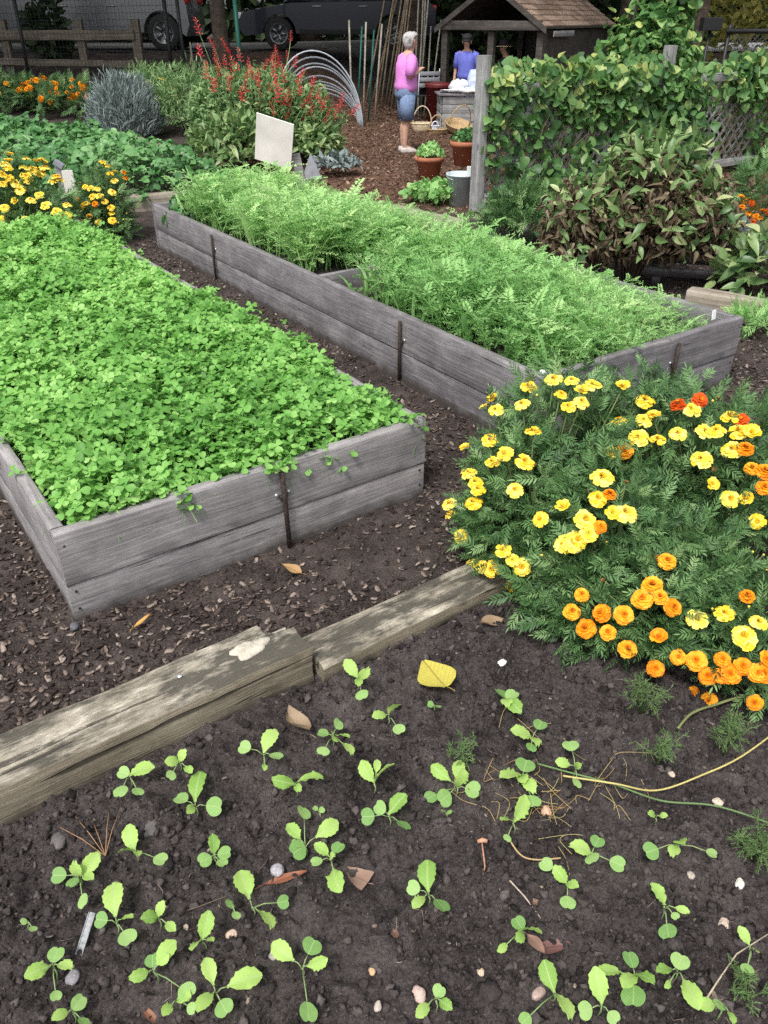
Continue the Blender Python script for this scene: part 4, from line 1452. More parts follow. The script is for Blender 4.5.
SEED = [
 (132, 790, 'four-leaved seedling beside the timber foot, leftmost of the back seedlings', [(-12, -18, 16, 'c'), (20, -24, 25, 't'), (-14, 8, 18, 'c'), (8, 6, 14, 'c')]),
 (181, 776, 'seedling with small upright leaves just behind the tall-leaved one near the timber', [(-14, -14, 16, 't'), (2, -22, 15, 't'), (10, -4, 14, 't'), (-12, 4, 13, 'c')]),
 (197, 816, 'seedling with one tall upright leaf, below the broad middle of the thick timber', [(2, -46, 33, 't'), (-22, -20, 18, 'c'), (26, -8, 22, 'c'), (-8, -4, 15, 't')]),
 (263, 766, 'seedling left of the curled tan leaf, one leaf standing between two round ones', [(-25, -20, 17, 'c'), (10, -35, 26, 't'), (20, -8, 18, 'c'), (2, 4, 10, 't')]),
 (333, 752, 'many-leaved seedling touching the right side of the curled tan leaf', [(-16, -20, 15, 'c'), (8, -32, 15, 'c'), (20, 0, 18, 't'), (-12, 4, 14, 'c'), (2, -14, 20, 't'), (16, -16, 14, 't')]),
 (297, 800, 'seedling with two broad spreading leaves, just above the taller double one', [(-20, -18, 24, 't'), (24, -26, 26, 't'), (2, -10, 14, 't')]),
 (306, 850, 'seedling with a long bare stem and stacked round leaves, mid bed', [(-2, -44, 20, 'c'), (32, -28, 26, 't'), (-18, -26, 20, 't'), (-12, 4, 22, 'c'), (-16, -8, 18, 'c')]),
 (374, 790, 'upright pair of toothed leaves right above the seedling with the flat bean leaves', [(-10, -22, 24, 't'), (12, -22, 26, 't'), (4, -30, 14, 't')]),
 (390, 822, 'seedling with pale round leaves spread flat on long stalks, right of the bed middle', [(-30, -4, 18, 'c'), (-16, -18, 18, 'c'), (10, -22, 25, 't'), (20, 8, 20, 'c')]),
 (455, 794, 'bushy seedling below the yellow fallen leaf, with a round leaf drooping right', [(-24, -28, 24, 't'), (4, -34, 22, 't'), (26, -2, 20, 'c'), (-16, 10, 22, 'c'), (6, -14, 22, 't'), (-30, 6, 16, 'c')]),
 (137, 860, 'seedling with a round leaf on a long sideways stalk, right of the dry pine needles', [(-8, -28, 26, 't'), (30, 2, 18, 'c'), (-18, -10, 16, 't'), (2, -6, 14, 't')]),
 (216, 866, 'small seedling of four short leaves in the gap left of the long red-brown leaf', [(-2, -28, 20, 't'), (16, -14, 18, 'c'), (-18, -2, 18, 'c'), (10, 0, 14, 'c')]),
 (80, 886, 'large seedling with pale bunched leaves above the grey plant marker', [(-30, -10, 20, 'c'), (16, -28, 26, 't'), (-12, 2, 16, 'c'), (4, 22, 18, 'c'), (-4, -16, 20, 't'), (12, -8, 16, 't')]),
 (118, 936, 'seedling with one long upright leaf right beside the grey plant marker', [(-6, -54, 34, 't'), (-24, -16, 17, 'c'), (14, -20, 15, 't'), (14, 8, 22, 'c')]),
 (254, 914, 'seedling whose two largest leaves point up and down, left of the long red-brown leaf', [(-14, -44, 30, 't'), (20, 10, 26, 't'), (36, -12, 16, 'c')]),
 (330, 868, 'seedling just above the brown triangular leaf, with a long leaf hanging below', [(-14, -24, 18, 't'), (12, -26, 18, 'c'), (8, 22, 27, 't'), (-20, -4, 16, 'c'), (2, -12, 14, 't')]),
 (160, 928, 'seedling with jagged leaves directly behind the one with the round leaf at its right foot', [(-14, -10, 20, 't'), (2, -24, 16, 't'), (14, 2, 16, 't')]),
 (160, 985, 'seedling with a large round leaf at its right foot, right of the plant marker', [(-28, -6, 20, 't'), (14, -44, 26, 't'), (-8, -32, 18, 'c'), (34, 12, 22, 'c'), (8, -28, 14, 't')]),
 (207, 952, 'small seedling with a dead brown leaf at its foot', [(0, -30, 26, 't'), (-16, -4, 18, 't'), (6, -12, 12, 't')]),
 (220, 1004, 'broad seedling with a big toothed leaf to its right, low on the left', [(40, -30, 34, 't'), (-14, -46, 26, 't'), (-22, 4, 24, 't'), (8, 12, 22, 'c')]),
 (302, 978, 'seedling with four leaves on a tall crooked stem, lowest leaf touching the bottom edge', [(-30, -34, 27, 't'), (14, -40, 22, 'c'), (24, -16, 22, 't'), (8, 46, 25, 'c')]),
 (57, 980, 'seedling of three round leaves below the grey plant marker', [(-30, -4, 24, 't'), (2, -34, 20, 'c'), (14, -14, 20, 't'), (0, 22, 14, 'c')]),
 (27, 930, 'tiny dark seedling at the left edge of the bed, left of the plant marker', [(-6, -6, 9, 'c'), (8, 2, 10, 'c')]),
 (74, 1022, 'seedling cut by the bottom edge, below the three round-leaved one', [(-20, -4, 18, 't'), (8, -22, 20, 'c'), (14, 4, 16, 'c')]),
 (180, 1010, 'pale seedling at the bottom edge between two larger ones', [(-16, 4, 16, 't'), (8, -14, 20, 't'), (16, 2, 14, 'c')]),
 (234, 916, 'tiny curled seedling left of the two-leaved one', [(-4, -8, 14, 'c'), (4, 4, 12, 'c')]),
 (428, 906, 'seedling with a tall upright leaf, alone in bare soil right of the triangular brown leaf', [(-2, -46, 30, 't'), (-22, -20, 18, 'c'), (-14, 0, 20, 't'), (20, 6, 22, 'c')]),
 (521, 790, 'stacked seedling beside the straw-coloured dry tangle, four leaves one above the other', [(6, -32, 22, 'c'), (-18, -16, 26, 't'), (12, 0, 22, 't'), (14, 18, 18, 'c'), (2, -10, 20, 't')]),
 (514, 836, 'seedling with a broad upright leaf in the dry tangle', [(8, -28, 28, 't'), (-12, -18, 18, 't'), (-8, 6, 10, 'c')]),
 (571, 780, 'small seedling on a tall stem where the green string starts', [(-2, -40, 18, 'c'), (-14, -18, 16, 't'), (6, 8, 14, 'c'), (8, -14, 12, 't')]),
 (523, 946, 'seedling with a pale stalk looping left, above the purple-brown leaf', [(-8, -28, 18, 'c'), (16, -16, 22, 't'), (-4, -6, 18, 't'), (-24, 6, 14, 't')]),
 (566, 892, 'thin seedling with two toothed leaves, left of the one with a far-out heart-shaped leaf', [(-10, -22, 20, 't'), (10, -6, 16, 't'), (2, 18, 18, 'c'), (-26, -32, 18, 'c')]),
 (590, 864, 'seedling with a heart-shaped leaf far out to its right', [(-14, -18, 24, 't'), (10, -28, 18, 'c'), (36, 4, 20, 'c'), (2, -4, 18, 'c')]),
 (676, 858, 'sprawling seedling on long white stalks under the green string', [(-32, -4, 20, 'c'), (4, -16, 22, 't'), (42, -2, 14, 'c'), (-4, -4, 18, 't')]),
 (654, 826, 'very small seedling just under the green string', [(-4, -12, 12, 't'), (12, -10, 10, 't')]),
 (660, 922, 'seedling with a pale sideways stalk, left of the white pebble', [(-4, -34, 22, 't'), (8, 18, 20, 'c'), (28, -10, 14, 't'), (18, -2, 10, 'c')]),
 (630, 988, 'large cluster of round leaves at the bottom right of the bed', [(-2, -38, 22, 'c'), (-32, -18, 26, 't'), (18, -10, 24, 't'), (2, 20, 28, 'c'), (-6, -4, 26, 't')]),
 (672, 984, 'seedling with a big toothed leaf to the lower right, beside the cluster of round leaves', [(10, -30, 22, 'c'), (-14, -14, 20, 't'), (26, 22, 30, 't'), (-6, 4, 12, 't')]),
 (552, 1004, 'seedling leaning left with a tall leaf, right of the purple-brown leaf', [(-8, -40, 28, 't'), (20, 10, 28, 't'), (-32, 22, 18, 'c')]),
 (596, 1018, 'upright broad leaf seedling on the bottom edge, left of the round-leaved cluster', [(2, -34, 32, 't'), (-18, -4, 20, 'c'), (22, 6, 16, 'c')]),
 (436, 1014, 'small three-leaved seedling at the bottom, right of the pinkish stone', [(-18, 2, 20, 't'), (4, -24, 16, 'c'), (14, -6, 18, 't')]),
 (746, 968, 'thin seedling near the right edge with a narrow upright leaf', [(-6, -40, 18, 't'), (0, 8, 16, 'c'), (12, -16, 10, 't')]),
 (716, 1020, 'seedling half out of the picture at the bottom right corner', [(-16, -14, 20, 't'), (2, -14, 16, 'c'), (18, 2, 14, 't')]),
 (357, 692, 'tall seedling standing against the foot of the thin board', [(-8, -26, 22, 't'), (8, -18, 18, 't'), (6, 8, 16, 'c'), (2, -8, 14, 't')]),
 (388, 726, 'small seedling between the thin board and the yellow fallen leaf', [(-14, -10, 17, 't'), (6, -18, 20, 't'), (14, 8, 16, 'c')]),
 (505, 712, 'tall seedling right of the yellow fallen leaf, nearest the marigolds', [(-8, -24, 20, 'c'), (8, -18, 18, 'c'), (14, -2, 24, 't'), (2, -8, 18, 't')]),
 (529, 752, 'leaning seedling in front of the tall one nearest the marigolds', [(-10, -20, 24, 't'), (14, -32, 18, 'c'), (8, -10, 20, 't'), (2, 0, 14, 'c')]),
 (433, 710, 'tiny sprout at the left foot of the yellow fallen leaf', [(-6, -6, 9, 'c'), (8, -2, 9, 'c')]),
 (318, 812, 'tiny dark sprout between the bed middle and the flat-leaved seedling', [(-5, -5, 8, 'c'), (6, -3, 8, 'c')]),
 (446, 816, 'tiny sprout under the bushy seedling', [(-5, -5, 8, 'c'), (6, -3, 8, 'c')]),
]
for px, py, lab, lv in SEED:
    seedling(px, py, lab, lv, 0.022 if max(q[2] for q in lv) < 13 else random.uniform(0.036, 0.056))
# ------------------------------------------------------------------ small things lying on the seed bed
def soil_pt(px, py):
    b = at(px, py, -0.03)
    b[2] = soil_top(b[0], b[1])
    return b


def stone(px, py, dpx, col, label, name='pebble', cat='pebble', flat=0.6):
    b = soil_pt(px, py)
    s = dpx / FPX * (b[1] * _c + (CAM_H - b[2]) * _s) * 0.5
    bm = bmesh.new()
    bmesh.ops.create_icosphere(bm, subdivisions=3, radius=1)
    bm.verts.index_update()
    v = np.array([q.co[:] for q in bm.verts])
    f = [tuple(q.index for q in p.verts) for p in bm.faces]
    bm.free()
    so = random.random() * 50
    v *= (1 + 0.35 * fbm(v[:, 0] + so, v[:, 1] + v[:, 2] * 1.3, 1.1, 3))[:, None]
    v *= np.array([1, random.uniform(0.65, 0.9), flat]) * s
    o = MB().add(v @ rotz(random.random() * 6).T, f).build(name, plain('pebble_' + name, col, 0.8, 0, 0.25, 150, 0.3, 300), None, True, (b[0], b[1], b[2] + s * flat * 0.4))
    return tag(o, label, cat)


stone(419, 994, 17, (0.48, 0.36, 0.31), 'largest pale pink stone, at the bottom middle of the seed bed', flat=0.7)
stone(538, 996, 15, (0.34, 0.25, 0.22), 'brownish pink stone left of the leaning seedling at the bottom', flat=0.7)
stone(738, 888, 13, (0.66, 0.62, 0.54), 'whitest pebble, near the right edge of the seed bed', flat=0.6)
stone(724, 924, 13, (0.50, 0.40, 0.32), 'tan pebble just below the whitest pebble')
stone(715, 810, 11, (0.52, 0.44, 0.34), 'tan pebble under the green string near the right edge')
stone(690, 876, 9, (0.36, 0.31, 0.26), 'small brown pebble left of the whitest pebble')
stone(671, 777, 9, (0.45, 0.38, 0.30), 'small tan pebble beside the yellow trailing stem')
stone(231, 934, 12, (0.55, 0.40, 0.32), 'pale pinkish pebble in the middle of the left seedlings')
stone(372, 969, 9, (0.50, 0.34, 0.20), 'orange tan pebble in bare soil at the bottom middle')
stone(378, 1012, 11, (0.42, 0.36, 0.32), 'grey brown pebble at the bottom edge under the orange tan one')
stone(273, 960, 10, (0.28, 0.25, 0.24), 'dull grey pebble left of the tall crooked seedling')
stone(186, 929, 8, (0.60, 0.48, 0.38), 'tiny cream pebble between the plant marker seedlings')
stone(74, 980, 15, (0.22, 0.21, 0.23), 'flat grey stone chip below the plant marker')
stone(546, 813, 12, (0.56, 0.34, 0.24), 'orange pink stone beside the seedling in the dry tangle', flat=0.8)
stone(481, 971, 9, (0.50, 0.40, 0.30), 'small tan stone right of the largest pink stone')
stone(502, 666, 10, (0.72, 0.68, 0.62), 'white chip lying between the yellow leaf and the marigolds')
stone(278, 876, 15, (0.30, 0.29, 0.31), 'grey slate flake above the long red-brown leaf')
stone(60, 843, 20, (0.10, 0.09, 0.09), 'dark stone half sunk near the timber at the left', flat=0.5)
stone(152, 831, 26, (0.11, 0.10, 0.10), 'flat dark stone to the left of the tall-leaved seedling', flat=0.35)
b = gp(77, 635)
o = stone(77, 635, 12, (0.09, 0.09, 0.10), 'small dark round stone on the path below the corner of the clover bed')
o.location = (b[0], b[1], b[2] + 0.01)


def fallen_leaf(px, py, lpx, wpx, ang, cols, label, curl=0.2, prof=None, lift=0.006, name='fallen_leaf', ground=None):
    b = soil_pt(px, py) if ground is None else ground
    zc = b[1] * _c + (CAM_H - b[2]) * _s
    Lg, W = lpx / FPX * zc, wpx / FPX * zc
    prof = prof or [0.05, 0.6, 0.95, 1.0, 0.8, 0.45, 0.04]
    prof = np.interp(np.linspace(0, 1, 15), np.linspace(0, 1, len(prof)), prof)
    n, so = len(prof), random.random() * 6
    v, f = [], []
    for i, p in enumerate(prof):
        t = i / (n - 1)
        for j, q in enumerate((-1, -0.5, 0, 0.5, 1)):
            v.append((q * p * W / 2 * (1 + 0.06 * math.sin(9 * t + so)), (t - 0.5) * Lg, curl * W * (q * q * 0.6 + 0.8 * (t - 0.5) ** 2 + 0.35 * math.sin(4 * t + q + so))))
    for i in range(n - 1):
        for j in range(4):
            f.append((i * 5 + j, i * 5 + j + 1, i * 5 + 6 + j, i * 5 + 5 + j))
    m = vein_leaf_mat('fallen_leaf', cols, 1 / Lg, 0.5 * Lg, tuple(q * 0.72 for q in cols[0]), 0.12)
    mb = MB().add(v, f, 0, 0.4)
    mb.tube([(0, -Lg * 0.5, 0.002), (W * 0.05, -Lg * 0.62, 0.004), (W * 0.12, -Lg * 0.72, 0.0)], 0.0011, 5)
    o = mb.build(name, m, None, True, (b[0], b[1], b[2] + lift), (RNG.normal(0, 0.12), RNG.normal(0, 0.12), ang))
    return tag(o, label, 'leaf')


fallen_leaf(434, 683, 42, 40, 0.5, [(0.34, 0.26, 0.05), (0.52, 0.47, 0.09), (0.58, 0.54, 0.13)], 'big bright yellow leaf lying below the thin board', 0.06, [0.30, 0.85, 1.0, 0.95, 0.75, 0.45, 0.1], 0.034)
fallen_leaf(286, 882, 44, 11, -1.15, [(0.26, 0.10, 0.055), (0.34, 0.15, 0.09)], 'long narrow red-brown leaf among the left seedlings', 0.3)
fallen_leaf(357, 877, 26, 24, 1.0, [(0.24, 0.15, 0.11), (0.33, 0.22, 0.17)], 'pinkish brown triangular leaf in the middle of the seed bed', 0.2, [0.9, 1.0, 0.8, 0.5, 0.15])
fallen_leaf(298, 729, 38, 24, 0.7, [(0.26, 0.19, 0.12), (0.36, 0.27, 0.18)], 'curled tan leaf near the end of the thick timber', 0.4, lift=0.032)
fallen_leaf(551, 947, 40, 17, -1.5, [(0.15, 0.075, 0.07), (0.22, 0.115, 0.10)], 'dark purple-brown leaf under the seedling with the looping stalk', 0.35)
fallen_leaf(534, 952, 24, 14, -2.5, [(0.22, 0.13, 0.10), (0.28, 0.17, 0.13)], 'short brown leaf tucked under the purple-brown one', 0.3)
fallen_leaf(536, 902, 22, 8, -2.2, [(0.20, 0.12, 0.085), (0.26, 0.16, 0.12)], 'thin brown leaf above the purple-brown one', 0.3)
fallen_leaf(150, 1014, 32, 8, -2.2, [(0.22, 0.10, 0.06), (0.28, 0.13, 0.08)], 'narrow rusty leaf at the bottom left by the pale seedling', 0.3)
fallen_leaf(395, 935, 12, 8, 0.4, [(0.14, 0.08, 0.06), (0.2, 0.11, 0.08)], 'tiny brown leaf scrap left of the lone upright seedling', 0.3)
fallen_leaf(492, 624, 26, 16, -1.2, [(0.28, 0.19, 0.12), (0.36, 0.26, 0.17)], 'tan leaf at the end of the thin board under the marigolds', 0.4)
fallen_leaf(715, 1000, 30, 18, 0.2, [(0.20, 0.16, 0.13), (0.26, 0.21, 0.17)], 'dull grey brown leaf at the bottom right corner', 0.3)
g_ = gp(292, 577)
fallen_leaf(292, 577, 24, 12, 1.1, [(0.34, 0.20, 0.09), (0.42, 0.27, 0.13)], 'tan leaf on the path under the front of the clover bed', 0.3, ground=g_, lift=0.02)
g_ = gp(143, 627)
fallen_leaf(143, 627, 22, 6, -0.6, [(0.5, 0.28, 0.08), (0.55, 0.33, 0.12)], 'narrow orange leaf on the path right of the clover bed corner', 0.3, ground=g_, lift=0.02)
g_ = gp(342, 391)
fallen_leaf(345, 397, 26, 10, -1.1, [(0.5, 0.38, 0.3), (0.58, 0.46, 0.36)], 'pale curled leaf on the path between the two raised beds', 0.3, ground=gp(345, 397), lift=0.02)

# grey plastic plant marker: a T-section strip pushed into the soil at a slant
b = soil_pt(80, 951)
mk = MB()
mk.box((0, 0, 0.035), (0.016, 0.002, 0.085), ch=0.0006)
for q in (-0.007, 0.007):
    mk.box((q, -0.0022, 0.035), (0.0018, 0.0022, 0.085), ch=0.0005)
for q in range(6):
    mk.box((0, -0.0018, 0.005 + q * 0.011), (0.011, 0.0012, 0.0012), ch=0)
o = mk.build('plant_marker', plain('grey_marker_plastic', (0.20, 0.21, 0.225), 0.5, 0, 0.5, 90), None, False, (b[0], b[1], b[2] - 0.004), (R(-58), R(8), R(-8)))
tag(o, 'grey plastic plant marker leaning in the soil among the left seedlings', 'plant marker')


def twig(label, pts, rad, col, name='twig', lift=0.006):
    P = [soil_pt(*q) + [0, 0, lift] for q in pts]
    mb = MB()
    c = P[0]
    mb.tube([q - c for q in P], np.linspace(rad, rad * 0.6, len(P)), 6)
    o = mb.build(name, plain(name + '_bark', col, 0.8, 0, 0.3, 60), None, True, c)
    return tag(o, label, 'twig')


twig('pale straight twig slanting above the seedling with the looping stalk', [(509, 886), (524, 900), (541, 917)], 0.0022, (0.42, 0.35, 0.28))
twig('thin dark twig running right from the seedlings of the left half', [(178, 918), (200, 910), (222, 902), (240, 896)], 0.0016, (0.10, 0.075, 0.06))
twig('fine pale stalk at the lower right, curving up to the right edge', [(700, 1010), (716, 985), (734, 960), (768, 938)], 0.0022, (0.40, 0.34, 0.25), lift=0.02)
# the orange twig with two knobs standing in the middle
b = soil_pt(484, 872)
mb = MB()
mb.tube([(0, 0, 0), (0.001, 0.002, 0.02), (-0.001, 0.06, 0.032)], [0.0022, 0.002, 0.0022], 7)
mb.tube([(-0.012, 0.058, 0.034), (0, 0.061, 0.036), (0.012, 0.058, 0.036)], [0.004, 0.006, 0.0045], 8)
tag(mb.build('twig', plain('orange_twig_bark', (0.38, 0.20, 0.13), 0.75, 0, 0.3, 80), None, True, b), 'orange brown twig with a knobbly head, upright in the middle of the bed', 'twig')
# dry pine needles beside the timber
b = soil_pt(106, 858)
mb = MB()
for e in ((-44, -26), (-30, -40), (-12, -34), (4, -52), (14, -46)):
    q = soil_pt(106 + e[0], 858 + e[1])
    mb.tube([(0, 0, 0.004), (q - b) * 0.5 + [0, 0, 0.016], q - b + [0, 0, 0.008]], 0.0011, 5)
tag(mb.build('pine_needles', plain('dry_needle', (0.30, 0.17, 0.09), 0.7), None, True, b), 'bunch of dry red-brown pine needles near the foot of the timber', 'pine needles')


# dry tangle, trailing stems, green string
def strand(mb, P, rad, n=6):
    P = np.asarray(P, float)
    k = np.linspace(0, len(P) - 1, 6 * len(P))
    i = np.clip(k.astype(int), 0, len(P) - 2)
    t = (k - i)[:, None]
    p0, p1, p2, p3 = P[np.maximum(i - 1, 0)], P[i], P[i + 1], P[np.minimum(i + 2, len(P) - 1)]
    Q = 0.5 * (2 * p1 + (p2 - p0) * t + (2 * p0 - 5 * p1 + 4 * p2 - p3) * t ** 2 + (3 * p1 - p0 - 3 * p2 + p3) * t ** 3)
    mb.tube(Q, rad, n)


def soil_line(pts, lift):
    return [soil_pt(q[0], q[1]) + [0, 0, lift if len(q) < 3 else q[2]] for q in pts]


P = soil_line([(536, 773), (565, 783), (610, 795), (660, 807), (715, 820), (790, 842)], 0.03)
mb = MB()
strand(mb, np.array(P) - P[0], 0.0026)
tag(mb.build('garden_string', plain('green_string', (0.10, 0.17, 0.06), 0.6), None, True, P[0]), 'green string stretched over the soil to the right edge', 'string')
P = soil_line([(560, 792), (610, 799), (655, 797), (700, 786), (738, 768), (780, 738)], 0.046)
mb = MB()
strand(mb, np.array(P) - P[0], 0.0026)
tag(mb.build('trailing_stem', plain('yellow_stem', (0.42, 0.36, 0.13), 0.6), None, True, P[0]), 'yellowish trailing stem curving up to the right edge above the green string', 'stem')
P = soil_line([(676, 735), (690, 720), (715, 708), (745, 703), (785, 700)], 0.03)
mb = MB()
strand(mb, np.array(P) - P[0], 0.0042)
tag(mb.build('trailing_stem', plain('olive_stem', (0.16, 0.18, 0.07), 0.6), None, True, P[0]), 'thick olive stem arching out from under the orange marigold', 'stem')
P = soil_line([(506, 846), (520, 858), (536, 862), (560, 862)], 0.02)
mb = MB()
strand(mb, np.array(P) - P[0], 0.0022)
tag(mb.build('trailing_stem', plain('tan_stem', (0.36, 0.25, 0.12), 0.6), None, True, P[0]), 'short tan stem lying below the dry tangle', 'stem')
mb = MB()
c0 = soil_pt(545, 800)
for q in range(46):
    x, y = random.gauss(545, 38), random.gauss(798, 28)
    a = random.random() * 6.28
    l = random.uniform(14, 46)
    pts = [(x, y), (x + l * math.cos(a) * 0.5 + random.gauss(0, 6), y + l * math.sin(a) * 0.4 + random.gauss(0, 5)), (x + l * math.cos(a), y + l * math.sin(a) * 0.8)]
    strand(mb, np.array(soil_line(pts, random.uniform(0.003, 0.02))) - c0, 0.0009, 4)
tag(mb.build('dry_grass', leaf_mat('dry_straw', [(0.30, 0.19, 0.07), (0.42, 0.30, 0.13), (0.36, 0.32, 0.15)], 0.1, 0.7), None, True, c0), 'straw coloured tangle of dry stems in the middle of the seed bed', 'dry grass', kind='stuff')


def dill(px, py, label, h, k, spread, cols=None, base=None):
    b = soil_pt(px, py) if base is None else np.asarray(base, float)
    mb = MB()
    if base is None:
        h, k, spread = h * 1.35, int(k * 1.6), spread * 1.25
    for q in range(k):
        a = random.random() * 6.28
        e = np.array([math.cos(a) * spread * random.random(), math.sin(a) * spread * random.random(), h * random.uniform(0.55, 1)])
        m1 = e * [0.35, 0.35, 0.6]
        mb.tube([(0, 0, 0), m1, e], [0.0016, 0.0012, 0.0007], 4)
        for j in range(16):
            t = 0.3 + 0.7 * j / 16
            p = (m1 * (1 - (t - 0.3) / 0.7) + e * (t - 0.3) / 0.7)
            d = nrm(RNG.normal(size=3) + [0, 0, 0.4]) * h * 0.26 * (1.2 - t * 0.6)
            mb.tube([p, p + d * 0.5, p + d + [0, 0, -0.004]], 0.0007, 3, cap=False)
            for z in range(4):
                d2 = d * 0.4 + nrm(RNG.normal(size=3)) * h * 0.06
                mb.tube([p + d * (0.4 + 0.14 * z), p + d * (0.4 + 0.14 * z) + d2 * 0.6], 0.0007, 3, cap=False)
    o = mb.build('dill_plant', M['dill'], None, True, b)
    return tag(o, label, 'dill')


M['dill'] = leaf_mat('dill_fronds', [(0.10, 0.18, 0.06), (0.15, 0.25, 0.09), (0.20, 0.28, 0.12)], 0.25, 0.6, 0.2)
dill(752, 862, 'feathery dill at the right edge of the seed bed, below the green string', 0.10, 9, 0.08)
dill(722, 760, 'feathery dill sprig in front of the orange marigold, right of the thick olive stem', 0.12, 6, 0.05)
dill(655, 770, 'low wispy dill between the orange marigold and the yellow stem', 0.09, 5, 0.07)
dill(462, 770, 'small wispy dill behind the bushy seedling', 0.08, 4, 0.05)
dill(640, 715, 'dill fronds growing out under the front of the orange marigold', 0.10, 6, 0.06)
dill(745, 1000, 'dark feathery weed at the lower right edge', 0.06, 5, 0.06)
dill(550, 575, 'tall thin grey-green dill standing in front of the middle marigold', 0.34, 6, 0.10, base=(0.545, 2.06, -0.03))

# loose white tags on the long raised bed
def bed_pt(a, b, z):
    q = RB0 + RV * a + RU * b
    return np.array([q[0], q[1], z])


tg = MB().box((0, 0, 0.02), (0.045, 0.003, 0.05), ch=0.001).build('plant_label', M['label'], None, False, bed_pt(RBW - 0.14, 0.085, RBH - 0.005), (R(-8), R(4), RB_A + 0.2))
tag(tg, 'small white plant label at the right end of the long raised bed', 'plant label')
tg = MB().box((0, 0, 0.012), (0.03, 0.02, 0.02), ch=0.006).build('plant_label', M['label'], None, False, bed_pt(0.03, 0.03, RBH + 0.003), (0, 0.1, RB_A))
tag(tg, 'white tag scrap on the near left corner of the long raised bed', 'plant label')
tg = MB().box((0, 0, 0.03), (0.03, 0.003, 0.08), ch=0.001).build('plant_label', M['label'], None, False, bed_pt(0.6, 3.6, 0.44), (R(-30), 0, RB_A))
tag(tg, 'white plant label sunk among the vetch in the far half of the long bed', 'plant label')

# ------------------------------------------------------------------ signs
p = gp(303, 198)
sg = empty('garden_sign', p, 0, 'large blank white board tilted on a short stake behind the long raised bed', 'sign')
zc = p[1] * _c + CAM_H * _s
px2m = zc / FPX
Lw, Hw = 0.44, 0.52
a = MB().box((0, 0, 0), (0.43, 0.012, 0.50), ch=0.003).build('sign_board', M['white_card'], sg, False)
c = atY(274, 142, p[1] - 0.02) - p
a.location = c
a.rotation_euler = (R(14), R(14), R(-16))
a = MB()
a.box((0, 0, 0.22), (0.10, 0.03, 0.46), rot=roty(R(-10)) @ rotx(R(6)), ch=0.004)
a.build('sign_stake', M['post'], sg, False).location = (-0.02, 0.03, 0)
c = MB()
c.add([(-0.14, 0, 0), (0.10, 0.02, 0), (0.12, -0.06, 0.02), (-0.02, 0.0, 0.30), (0.02, 0.02, 0.26)], [(0, 3, 2), (0, 2, 1), (1, 2, 3, 4), (0, 1, 4, 3)])
tag(c.build('slate_piece', M['slate'], None, False, gp(313, 180)), 'pointed grey slate leaning beside the stake of the white board', 'slate')

p = gp(70, 225)
mk = empty('marker_stake', p, 0, 'small grey wooden stake with a white card, between the two yellow marigold bushes', 'marker')
q = atY(68, 165, p[1])
hh = q[2] - p[2]
MB().box((0, 0, hh / 2), (0.055, 0.04, hh), ch=0.004).build('stake', M['post'], mk, False)
MB().box((0.085, -0.03, hh - 0.14), (0.10, 0.008, 0.20), rot=rotz(0.25), ch=0.002).build('card', M['white_card'], mk, False)
MB().box((0.02, -0.022, hh + 0.01), (0.09, 0.05, 0.05), rot=roty(0.6), ch=0.006).build('cap', M['slate'], mk, False)

# ------------------------------------------------------------------ strawberry bed and timber edges
Q0 = at(240, 186, 0.16)[:2]


def edge_timber(label, p, d, Lg, W, Hh, ztop, mat, seed):
    a = math.atan2(d[1], d[0])
    o = plank('edging_timber', Lg, W, Hh, mat, None, (p[0], p[1], ztop - Hh / 2), (0, 0, a), seg=0.12, wob=0.004, ch=0.008, seed=seed)
    return tag(o, label, 'timber')


edge_timber('tan edging timber in front of the strawberry bed, behind the corner of the long bed', at(122, 196, 0.16)[:2], at(239, 186, 0.16)[:2] - at(122, 196, 0.16)[:2], float(np.linalg.norm(at(239, 186, 0.16)[:2] - at(122, 196, 0.16)[:2])), 0.12, 0.24, 0.16, M['timber_back'], 21)
p0, p1 = at(194, 156, 0.14)[:2], at(138, 137, 0.14)[:2]
edge_timber('narrow edging timber between the strawberries and the red salvia', p0, p1 - p0, float(np.linalg.norm(p1 - p0)), 0.10, 0.2, 0.14, M['timber_back'], 22)
p0, p1 = at(92, 205, 0.16)[:2], at(121, 200, 0.16)[:2]
edge_timber('short grey edging timber between the small marigold and the tan timber', p0, p1 - p0, float(np.linalg.norm(p1 - p0)) - 0.02, 0.10, 0.24, 0.15, M['post'], 23)
p0, p1 = at(387, 204, 0.15)[:2], at(456, 219, 0.15)[:2]
edge_timber('short edging timber beyond the long bed, in front of the potted plants', p0, p1 - p0, float(np.linalg.norm(p1 - p0)) + 0.1, 0.12, 0.24, 0.15, M['timber_back'], 24)
p0, p1 = at(690, 288, 0.16)[:2], at(790, 305, 0.16)[:2]
edge_timber('edging timber under the leafy plant right of the long bed', p0, p1 - p0, float(np.linalg.norm(p1 - p0)), 0.13, 0.24, 0.16, M['timber_back'], 25)
p0, p1 = at(332, 196, 0.08)[:2], at(386, 207, 0.08)[:2]


